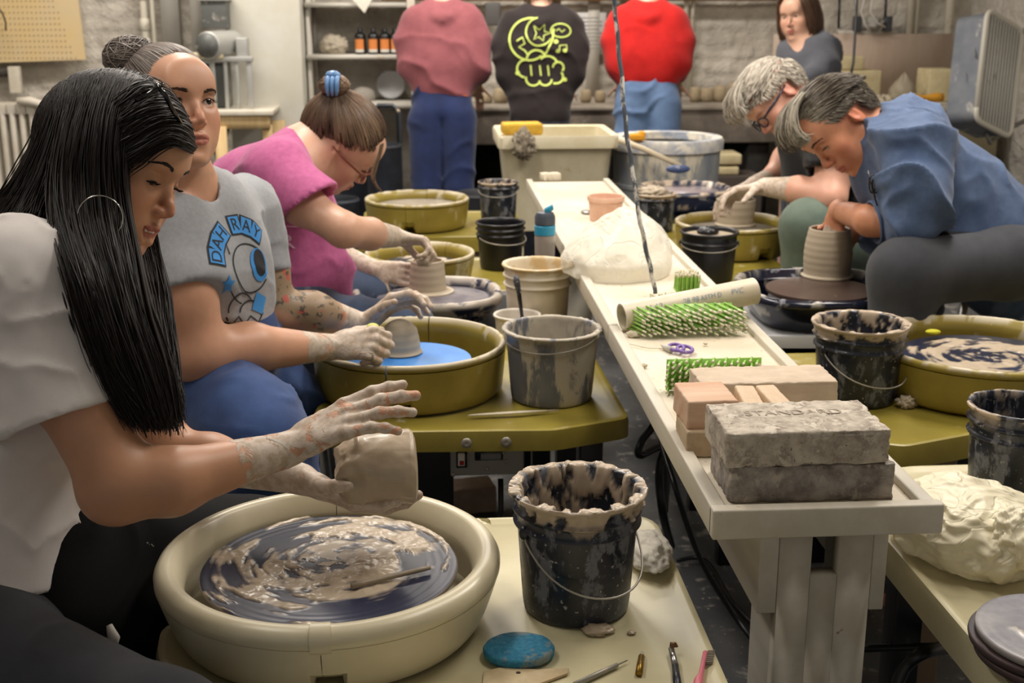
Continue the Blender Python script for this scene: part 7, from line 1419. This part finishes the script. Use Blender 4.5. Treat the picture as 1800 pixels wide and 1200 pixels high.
b8 = skin_obj(S, m_skin8, m8, .010, [H8.fine(.0034), (np.minimum(np.minimum(wr1, wr2)-.05, np.min(hR+hL, 0)-.035), np.maximum(np.maximum(wr1, wr2)+.05, np.max(hR+hL, 0)+.05), .0042)], H8, lambda V: np.clip(near(V, [wr1+(wr1-el1)*-.1, wr1+(hR[1]-wr1)*1.1], .09, .15)*.9+near(V, [wr2, hL[1]], .08, .12)*.9, 0, 1))
H8.eyes_(m8, dirc(-.6, -.8, 0))
T = SD(); shell_sleeve(T, P(1466, 250, 4.0), P(1470, 330, 3.94), (.088, .098), P(1468, 298, 3.97), dirc(-.10, -.99, 0)); shell_sleeve(T, P(1428, 236, 4.42), P(1372, 300, 4.45), (.08, .085), P(1392, 276, 4.44), dirc(-.6, -.7, 0))
T.chain([P(1455, 225, 4.05), P(1425, 200, 4.2), P(1425, 222, 4.4)], [.085, .075, .08], .05); T.chain([P(1445, 240, 4.2), P(1465, 320, 4.2), P(1490, 400, 4.2), P(1500, 430, 4.2)], [.15, .15, .155, .155], .07); T.cone(H8.L(-.03, 0, -.09), nk, .066, .075, .004); T.p[-1] = T.p[-1][:4]+('s',)
sd_obj('shirt', T, .0095, cloth('black_jersey', (12, 12, 15), (16, 16, 19), bump=.2, bs=500), m8, disp=lambda V: folds(V, .010, 7, dirc(.4, .9, 0), 71), relax_it=3)
J = SD(); J.chain([P(1500, 440, 4.2), hip1, kn1, FL(kn1, .08)], [.15, .115, .085, .06], .04); J.chain([P(1500, 430, 4.25), hip2, kn2, FL(kn2, .08)], [.15, .11, .08, .06], .04)
sd_obj('trousers', J, .011, cloth('sage_twill', (104, 118, 106), (88, 102, 92)), m8, disp=lambda V: folds(V, .010, 8, CU, 72), relax_it=2)
def short_hair(name, H, par, mat, n, keep, dirf, length, seed, r=.0014, steps=8, lift=.25, bias=None, lag=.55, grav=.2, e=.002):
    rt, nr, Q = scalp(H, n, keep, seed); d = np.array([dirf(q) for q in Q])@H.R.T; v = d*(1-lift)+nr*lift; v /= np.linalg.norm(v, axis=1)[:, None]
    L_ = np.array([length(q) for q in Q]); strands(name, par, mat, rt, v, steps, 1/steps, gravity=grav, comb=lambda p, u: d, colliders=skull(H, e, False), r=r, jitter=.12, lag=lag, seed=seed, length=L_, margin=.002, bias=bias(Q) if bias else None)
hm8 = hairmat('grey_blond_hair', (134, 124, 110), (206, 198, 184), .5)
keepm = lambda x, y, z: (z > .052-.55*np.maximum(0, .075-x))&(x < .085)&(z > -.055)&~((np.abs(y) > .048)&(z < .032)&(x > -.034))
short_hair('hair', H8, m8, hm8, 3800, keepm, lambda q: A3(.75 if q[2] > .05 else -.1, .15*np.sign(q[1]), -.3 if q[2] < .06 else 0), lambda q: .055 if q[2] > .07 else .032, 81, lift=.35, r=.0019)
guided('hair_fringe', m8, hm8, [[H8.L(.055, y, .118), H8.L(.095, y*1.05, .108), H8.L(.125, y*1.1, .082), H8.L(.128, y*1.1, .055)] for y in (-.055, -.02, .02, .055)], 900, .016, .0018, 12, 82, .005, .3)
specs(H8, m8, M('dark_blue_frame', (34, 40, 58), .3), thin=.0028, drop=.004)
# ---------- 5: the man in the denim shirt ----------
m9 = person('man in a blue denim shirt and grey jeans shaping the tall clay pot', P(1770, 500, 3.3))
S = SD(); H9 = Head(P(1474, 216, 3.28), dirc(-.57, -.81, .13), dirc(-.81, .58, .05), 1.03); H9.build(S, jaw=1.02, eye_open=.0032, eye_drop=.003, nose=1.05)
nk = P(1560, 258, 3.3); S.chain([H9.L(-.035, 0, -.055), nk], [.060, .072], .03)
shn, shf = P(1610, 285, 3.1), P(1590, 280, 3.55); S.chain([shn, nk, shf], [.07, .07, .065], .05); S.chain([P(1610, 305, 3.3), P(1700, 370, 3.3), P(1775, 450, 3.3)], [.13, .12, .14], .06)
el1, wr1 = P(1598, 392, 3.08), P(1474, 370, 3.40); S.chain([shn, P(1606, 340, 3.07), el1], [.06, .055, .046], .03); S.chain([el1, P(1530, 387, 3.14), wr1], [.046, .039, .028], .02)
el2, wr2 = P(1590, 415, 3.52), P(1512, 404, 3.46); S.chain([shf, el2], [.06, .046], .03); S.chain([el2, wr2], [.044, .028], .02)
hR = hand(S, wr1, dirc(-.20, -.97, -.08), dirc(.5, -.3, -.7), -1, .88, curl=(.25, .3, .3, .3), spread=.03, thumb=(.6, .5, .5), tcurl=.3)
hL = hand(S, wr2, dirc(-.9, -.15, -.1), dirc(-.3, -.2, .9), -1, .95, curl=(.4, .4, .45, .5), spread=.05, thumb=(.5, .7, .3), tcurl=.2)
p_ = P(1780, 470, 3.3); hip1, kn1 = P(1770, 480, 3.12), P(1588, 478, 3.03); S.chain([P(1780, 455, 3.3), P(1770, 463, 3.15), kn1, FL(P(1580, 600, 3.03))], [.10, .07, .06, .045], .03); hip2, kn2 = P(1765, 455, 3.5), P(1610, 450, 3.6); S.chain([P(1780, 455, 3.32), hip2, kn2, FL(kn2)], [.10, .09, .066, .045], .03)
m_skin9 = skin('skin_tanned', (206, 142, 108), blush=(204, 80, 60))
b9 = skin_obj(S, m_skin9, m9, .009, [H9.fine(.0027), (np.minimum(wr1-.05, np.min(hR, 0)-.035), np.maximum(wr1+.05, np.max(hR, 0)+.05), .0036)], H9, lambda V: near(V, [wr1+(hR[1]-wr1)*.55, wr1+(hR[1]-wr1)*1.2], .04, .07)*.7)
H9.eyes_(m9, dirc(-.6, -.8, 0)); H9.brows(m9, b9, mbr, w=1.5, n=90); H9.lashes(m9, (1,), .003, .0032, mbr)
T = SD(); cuffn = dirc(-.97, -.22, 0)
T.cone(P(1596, 392, 3.06), P(1520, 386, 3.15), .062, .050, .02); T.cut(P(1543, 388, 3.12), cuffn, .12); T.cone(P(1556, 389, 3.11), P(1500, 385, 3.17), .045, .045, .003); T.p[-1] = T.p[-1][:4]+('s',)
T.chain([P(1612, 280, 3.1), P(1612, 340, 3.06), P(1602, 392, 3.06)], [.088, .082, .068], .02); T.chain([P(1592, 280, 3.55), P(1600, 400, 3.5), P(1545, 410, 3.45)], [.08, .07, .05], .04)
T.chain([P(1602, 258, 3.15), P(1560, 250, 3.3), P(1585, 255, 3.5)], [.080, .072, .08], .05); T.chain([P(1595, 298, 3.3), P(1675, 358, 3.3), P(1740, 425, 3.3), P(1775, 470, 3.3)], [.148, .140, .135, .135], .07)
T.cone(H9.L(-.035, 0, -.09), nk, .066, .078, .004); T.p[-1] = T.p[-1][:4]+('s',)
m_den = cloth('chambray', (86, 104, 136), (68, 86, 118), bump=.3, bs=600, vs=20)
sh9 = sd_obj('shirt', T, .0072, m_den, m9, disp=lambda V: folds(V, .020, 6.5, dirc(.5, .85, 0), 91)+folds(V, .008, 13, dirc(.8, .5, 0), 92), relax_it=2)
cz = MB()
cA_, cB_ = H9.L(-.085, 0, -.06), P(1512, 292, 3.2)
for rr, w0 in ((.073, .0),): 
    c0 = (nk+H9.L(-.03, 0, -.075))/2; axn = unit(H9.L(-.03, 0, -.05)-nk); n1, n2 = frame(axn)
    cz.lathe([(.075, -.012), (.071, .022), (.074, .024), (.080, -.010)], 40, closed=True, R=np.stack([n1, n2, axn], 1), c=c0-axn*.01)
part('collar', cz, m_den, m9, auto=60)
part('cuff', MB().lathe([(.050, -.012), (.054, 0), (.056, .018), (.052, .02), (.047, .01), (.046, -.012)], 32, closed=True, R=np.stack([frame(cuffn)[0], frame(cuffn)[1], cuffn], 1), c=P(1548, 388, 3.115)), m_den, m9, auto=60)
gz = MB(); 
for y in (1, -1): gz.tube([P(1532+y*3, 325, 3.08)+CR*.008*math.cos(g)+CU*.022*math.sin(g)-CF*(.02) for g in np.linspace(0, 2*PI, 17)], .0022, 6, cap=False)
gz.tube([P(1526, 300, 3.05), P(1530, 320, 3.05), P(1542, 362, 3.06)], .0022, 6); tag(obj('eyeglasses', gz, m_gl), 'dark eyeglasses hanging from the open collar of the denim shirt', 'eyeglasses')
J = SD(); J.chain([P(1780, 455, 3.3), P(1770, 463, 3.15), P(1590, 480, 3.03), FL(P(1578, 600, 3.03), .08)], [.12, .088, .082, .060], .04); J.chain([P(1780, 455, 3.32), hip2, kn2, FL(kn2, .08)], [.16, .11, .085, .062], .04)
sd_obj('jeans', J, .009, cloth('grey_denim', (66, 68, 74), (54, 56, 62), bump=.3, bs=700), m9, disp=lambda V: folds(V, .010, 8, dirc(.7, .6, 0), 101), relax_it=2)
Ap = SD(); Ap.cone(P(1620, 428, 3.1), P(1800, 448, 3.2), .055, .09, .03, (CU, .6)); Ap.cone(P(1800, 430, 3.4), P(1700, 420, 3.4), .09, .06, .03)
sd_obj('apron', Ap, .009, MC['apron_black'] if 'apron_black' in MC else M('apron_black', (17, 17, 20), .85), m9, disp=lambda V: folds(V, .010, 9, CR, 103), relax_it=2)
hm9 = hairmat('dark_grey_hair', (66, 56, 46), (172, 164, 148), .45)
short_hair('hair', H9, m9, hm9, 5200, keepm, lambda q: A3(-.7 if q[2] > .03 else -.5, .15*np.sign(q[1]), (-.6 if q[2] < .05 else -.15)-.8*max(0, -q[0]/.1)), lambda q: .06 if q[2] > .06 else .035, 105, lift=.08, r=.0015, bias=lambda Q: .12+.6*sstep(Q[:, 0], .02, .08)+.2*sstep(-Q[:, 2], -.02, .02))
guided('hair_fringe', m9, hm9, [[H9.L(.02, y, .124), H9.L(.065, y*1.05, .122), H9.L(.105, y*1.1, .100), H9.L(.118, y*1.1, .070), H9.L(.110, y*1.1, .052)] for y in (-.045, .0, .045, .062)], 900, .012, .0014, 14, 106, .004, .3, bias=lambda u: .45+.5*(u > .5))
# ---------- 6: the woman in grey at the back ----------
w7 = person('woman with a brown bob in a dark grey top standing at the right counter', P(1420, 150, 6.3))
S = SD(); H7 = Head(P(1403, 28, 6.3), dirc(-.62, -.25, .74), dirc(-.12, .97, .2), 1.0); H7.build(S, eye_open=.004, smile=1)
nk = P(1415, 78, 6.32); S.chain([H7.L(-.02, 0, -.05), nk], [.055, .06], .03); shn, shf = P(1446, 92, 6.25), P(1392, 92, 6.42); S.chain([shn, nk, shf], [.06, .065, .06], .05); S.chain([P(1420, 120, 6.34), P(1425, 180, 6.34), FL(P(1425, 200, 6.34))], [.13, .14, .12], .05)
el, wr = P(1440, 138, 6.15), P(1398, 136, 6.1); S.chain([shn, el], [.055, .045], .03); S.chain([el, wr], [.042, .028], .02); hand(S, wr, dirc(-1, -.1, 0), dirc(0, -1, 0), 1)
b7 = skin_obj(S, m_skin3, w7, .012, [H7.fine(.0042)], H7, lo=A3(-9, -9, .02)); H7.eyes_(w7, dirc(-.6, -.4, .7))
T = SD(); T.chain([shn, P(1449, 112, 6.2), P(1436, 134, 6.16), P(1424, 137, 6.13)], [.078, .07, .062, .055], .02); T.chain([P(1440, 90, 6.3), P(1415, 88, 6.34), P(1394, 92, 6.4), P(1388, 130, 6.42)], [.075, .07, .075, .06], .04); T.chain([P(1420, 112, 6.34), P(1422, 170, 6.34), P(1425, 215, 6.34)], [.145, .155, .17], .05); T.cone(H7.L(.03, 0, -.10), P(1398, 84, 6.2), .035, .04, .004); T.p[-1] = T.p[-1][:4]+('s',)
sd_obj('top', T, .011, cloth('charcoal_knit', (84, 86, 94), (74, 76, 84)), w7, disp=lambda V: folds(V, .012, 7, dirc(.5, .8, 0), 111), relax_it=2)
Tr = SD(); Tr.chain([P(1425, 210, 6.34), FL(P(1425, 300, 6.34), .05)], [.15, .12], .03); sd_obj('trousers', Tr, .014, cloth('dark_trousers', (40, 42, 50)), w7)
hm7 = hairmat('chestnut_bob', (60, 44, 36), (112, 86, 68)); 
gl = [[H7.L(.07, y*.9, .085), H7.L(.06, y*1.1, .07), H7.L(.045+.0*y, y*1.35, .0), H7.L(.03, y*1.4, -.07), H7.L(.02, y*1.3, -.11)] for y in (-.062,)]+[[H7.L(.0, y, .118), H7.L(-.02, y*1.5, .08), H7.L(-.035, y*1.75, .0), H7.L(-.035, y*1.75, -.07), H7.L(-.03, y*1.5, -.115)] for y in (-.055,)]+[[H7.L(-.05, y, .105), H7.L(-.105, y, .06), H7.L(-.12, y, -.0), H7.L(-.115, y, -.07), H7.L(-.10, y, -.12)] for y in (-.04, .04)]+[[H7.L(.0, y, .118), H7.L(-.02, y*1.5, .08), H7.L(-.035, y*1.75, .0), H7.L(-.035, y*1.75, -.07), H7.L(-.03, y*1.5, -.115)] for y in (.055,)]+[[H7.L(.07, y*.9, .085), H7.L(.075, y*1.1, .07), H7.L(.06, y*1.35, .0), H7.L(.04, y*1.4, -.07), H7.L(.03, y*1.3, -.11)] for y in (.062,)]
guided('hair', w7, hm7, gl, 2200, .016, .0026, 14, 112, .003, .1)
cap = SD(); cap.ell(H7.L(-.014, 0, .034), A3(.104, .086, .096), H7.R, .01); cap.cone(H7.L(.125, .12, -.02), H7.L(.125, -.12, -.02), .08, .08, .01); cap.p[-1] = cap.p[-1][:4]+('s',); cap.cone(H7.L(-.05, 0, 0), H7.L(-.05, 0, -.07), .07, .06, .02); sd_obj('hair_mass', cap, .008, hm7, w7, attrs={'tone': lambda V: .3*fbm(V*60, 2)})
# ---------- 7-9: three people standing at the sink, backs turned ----------
def stander(label, cx, d, sw, ys, yhem, mat_top, mat_leg, hair=None, headp=None, ybelt=None, legs=None, hood=True, elbows=None, floorz=0, topname='hoodie', seed=0, yw=1.0, bulk=1.0, folds_a=.007, legx=None):
    t = person(label, P(cx, 300, d)); X = lambda px, py, dd=0: P(px, py, d+dd); k = d/FPX; hw = sw/2
    S = SD(); Hh = Head(X(*(headp or (cx, ys-62)), .02), dirc(0, -.25, -1), dirc(0, 1, -.2), 1.0); S.ell(Hh.L(-.008, 0, .028), A3(.099, .077, .090), Hh.R, .03); S.ell(Hh.L(.034, 0, -.035), A3(.056, .058, .08), Hh.R, .03)
    for y in (1, -1): S.ell(Hh.L(-.01, .079*y, -.008), (.012, .010, .03), None, .005)
    S.chain([Hh.L(.1, 0, -.02), Hh.L(.112, 0, -.036)], [.006, .009], .01); S.chain([Hh.L(-.02, 0, -.05), X(cx, ys-2)], [.056, .062], .03)
    S.chain([X(cx-hw*.68, ys+14), X(cx, ys+4), X(cx+hw*.68, ys+14)], [.05, .06, .05], .04); S.chain([X(cx, ys+50), X(cx, yhem)], [.07, .07], .05)
    for sg in (-1, 1):
        e = elbows[0 if sg < 0 else 1]; S.chain([X(cx+sg*hw*.72, ys+16), X(e[0], e[1]), X(e[2], e[3], .28)], [.05, .042, .03], .02); hand(S, X(e[2], e[3], .28), unit(CF*.8-CU*.5), -CU, -sg, 1.0)
        S.chain([X(cx+sg*hw*.28, yhem+15), X(cx+sg*hw*.42, yhem+160), FL(X(cx+sg*hw*.42, yhem+160), .05)], [.085, .06, .04], .03)
    skin_obj(S, m_skin3, t, .014, [(np.minimum(Hh.O-.13, Hh.O-.13), Hh.O+.14, .006)], None)
    T = SD(); 
    for sg in (-1, 1):
        e = elbows[0 if sg < 0 else 1]; T.chain([X(cx+sg*hw*.66, ys+17), X(cx+sg*hw*.84, ys+50), X(e[0], e[1]), X((e[0]+e[2])/2, (e[1]+e[3])/2, .16)], [.072*bulk, .068*bulk, .060*bulk, .05], .015)
    rx = hw*.74*k; T.chain([X(cx-hw*.48, ys+19), X(cx, ys+10), X(cx+hw*.48, ys+19)], [.075, .075, .075], .04)
    for (yy, f, rr_) in ((ys+42, .98, .150), (ys+80, .97, .150), (yhem-45, .92, .145)):
        w_ = rx*f*yw-rr_*.62; T.cone(X(cx, yy)-CR*w_, X(cx, yy)+CR*w_, rr_*.62, rr_*.62, .10, (CU, 1.6))
    w_ = rx*.84*yw-.085; T.cone(X(cx, yhem-16)-CR*w_, X(cx, yhem-16)+CR*w_, .085, .085, .05); T.cone(X(cx, yhem+8)-CR*w_, X(cx, yhem+8)+CR*w_, .086, .086, .01); T.cut(X(cx, yhem), -CU, .5)
    if hood: T.chain([X(cx-26, ys-10, -.02), X(cx-13, ys+9, -.085), X(cx, ys+13, -.095), X(cx+13, ys+9, -.085), X(cx+26, ys-10, -.02)], [.03, .028, .028, .028, .03], .02); T.chain([X(cx-24, ys-10, -.02), X(cx, ys-10, .08), X(cx+24, ys-10, -.02)], [.03, .03, .03], .03)
    top = sd_obj(topname, T, .011, mat_top, t, disp=lambda V: folds(V, folds_a, 6, dirc(.2, 1, 0), seed)+folds(V, folds_a*.4, 13, dirc(.7, .7, 0), seed+1), relax_it=2)
    J = SD(); bw = rx*.98*yw if legx is None else legx*k; T2 = yhem-14
    J.chain([X(cx-bw/k*.38, T2+32), X(cx+bw/k*.38, T2+32)], [.10*bulk, .10*bulk], .04); J.chain([X(cx-bw/k*.40, T2-5), X(cx+bw/k*.40, T2-5)], [.085, .085], .05)
    for sg in (-1, 1): J.chain([X(cx+sg*bw/k*.46, T2+45), X(cx+sg*bw/k*.52, T2+170), FL(X(cx+sg*bw/k*.55, T2+200), .06)], [.105*bulk, .078*bulk, .065], .012)
    j = sd_obj('jeans', J, .011, mat_leg, t, disp=lambda V: folds(V, .008, 9, CU, seed+5), relax_it=2)
    if hair: rt, nr, Q = scalp(Hh, 900, lambda x, y, z: (x < .06)&(z > -.06), seed); strands('hair', t, hair, rt, nr*.5-CU*.8, 7, .009, gravity=.6, colliders=skull(Hh, .003, False), r=.003, jitter=.2, seed=seed)
    return t, top, j, X, Hh
m_red = cloth('red_fleece', (190, 24, 20), (172, 18, 15), bs=400)
t4, top4, j4, X4, _ = stander('person in a dusty pink hoodie and dark blue jeans standing at the sink, back turned', 778, 6.5, 150, 22, 178, cloth('dusty_pink_fleece', (144, 82, 88), (130, 72, 78), bs=400), cloth('indigo_denim', (30, 44, 86), (22, 34, 68), vs=7), hair=hm3, elbows=((722, 118, 748, 150), (842, 118, 838, 148)), seed=121, headp=(780, -42))
project('jeans_patch', j4, t4, [block(.0, .0, .055, .028, -.1)], X4(812, 168), CR, CU, M('leather_patch', (196, 106, 48), .7), .004, .02)
t5, top5, j5, X5, _ = stander('person in a dark brown hoodie with a yellow-green moon print on the back', 950, 6.5, 150, 30, 228, cloth('dark_brown_fleece', (38, 30, 30), (32, 25, 25), bs=400), cloth('dark_jeans', (30, 34, 46)), hair=hairmat('sandy_hair', (124, 100, 70), (160, 134, 98)), elbows=((893, 132, 918, 150), (1008, 132, 990, 150)), seed=131, headp=(955, -22), yw=1.04)
lime = M('print_lime', (198, 214, 106), .7)
q = lambda x, y: ((x-950)*6.5/FPX, -(y-100)*6.5/FPX)
pl_ = []
pl_ += stroke([q(930+34*math.cos(a), 78+36*math.sin(a)) for a in np.linspace(.9, 5.0, 24)], .010)+stroke([q(947+23*math.cos(a), 66+24*math.sin(a)) for a in np.linspace(.5, 4.6, 20)], .008)+stroke([q(x, y) for x, y in [(953, 44), (955, 112)]][:0] or [q(x, y) for x, y in [(972, 60), (970, 80), (960, 100), (950, 112)]], .010)
pl_ += stroke([q(984+17*math.cos(a), 63+12*math.sin(a)) for a in np.linspace(0, 2*PI, 20)], .007)+stroke([q(x, y) for x, y in [(976, 64), (981, 60), (986, 66), (991, 61)]], .005)
pl_ += stroke([q(x, y) for x, y in [(938, 55), (947, 62), (956, 54), (956, 65), (966, 68), (955, 72), (954, 82), (946, 75), (938, 80), (942, 68), (938, 55)]], .006)
cl_ = []
for (x, y, r, a0, a1) in [(924, 128, 15, 100, 280), (942, 114, 17, 190, 330), (962, 124, 17, 230, 340), (980, 126, 9, 180, 400), (976, 142, 12, -40, 110), (958, 146, 11, 0, 170), (937, 144, 13, 20, 190)]: cl_ += stroke([q(x+r*math.cos(math.radians(a)), y+r*math.sin(math.radians(a))) for a in np.linspace(a0, a1, 12)], .010)
pl_ += cl_+stroke([q(x, y) for x, y in [(908, 82), (918, 76), (922, 86), (912, 92), (922, 98), (928, 106)]], .008)
for x, y, r in ((910, 135, 4), (991, 146, 4), (976, 83, 4)): pl_ += [[q(x+r*math.cos(a), y+r*math.sin(a)) for a in np.linspace(0, 2*PI, 9)[:-1]]]
pl_ += stroke([q(x, y) for x, y in [(982, 98), (982, 90), (994, 88), (994, 98)]], .006)+[[q(x+4*math.cos(a), y+3*math.sin(a)) for a in np.linspace(0, 2*PI, 9)[:-1]] for x, y in ((979, 99), (991, 98))]
for x in (932, 948, 962): pl_ += stroke([q(x, 122), q(x+2, 140)], .008)
project('moon_and_cloud_print', top5, t5, pl_, X5(950, 100), CR, CU, lime, .004, .014)
t6, top6, j6, X6, _ = stander('person in a bright red hoodie and faded blue jeans standing at the sink, back turned', 1139, 6.5, 144, 22, 156, m_red, cloth('faded_denim', (92, 116, 150), (76, 98, 132), vs=7), hair=hm7, elbows=((1085, 112, 1094, 146), (1196, 112, 1190, 146)), seed=141, headp=(1140, -42))
stool('dark stool under the woman with the long black hair', P(-40, 1100, 1.74), .60); stool('dark stool under the woman in the grey t-shirt', P(360, 640, 2.5), .52); stool('dark stool under the woman in pink', P(505, 530, 3.3), .52); stool('dark stool under the man in the black t-shirt', P(1505, 430, 4.2), .52)
GROUPS = {'splash_pan': 'splash pans on the wheels', 'bucket': 'buckets beside the wheels', 'pottery_wheel': 'pottery wheels in two rows', 'throwing_bat': 'throwing bats', 'stool': 'stools at the wheels',
          'bristle_mat': 'green bristle mats on the bench', 'firebrick': 'bricks on the bench end', 'clay_crumb': 'crumbs of clay', 'power_cable': 'cables under the tables', 'dustbin': 'dark bins by the sink', 'clay_scrap': 'clay scraps on the right counter',
          'wooden_stick': 'short sticks between the bricks', 'wooden_block': 'stacked blocks beside the bricks', 'slip_puddle': 'slip covered bats', 'plastic_bag': 'plastic bags', 'clay_block': 'blocks of clay', 'socket_box': 'socket boxes', 'wall_pipe': 'pipes on the back wall'}
for o in bpy.data.objects:
    b = o.name.split('.')[0]
    if o.parent is None and b in GROUPS and not o.get('group') and o.get('label'): o['group'] = GROUPS[b]
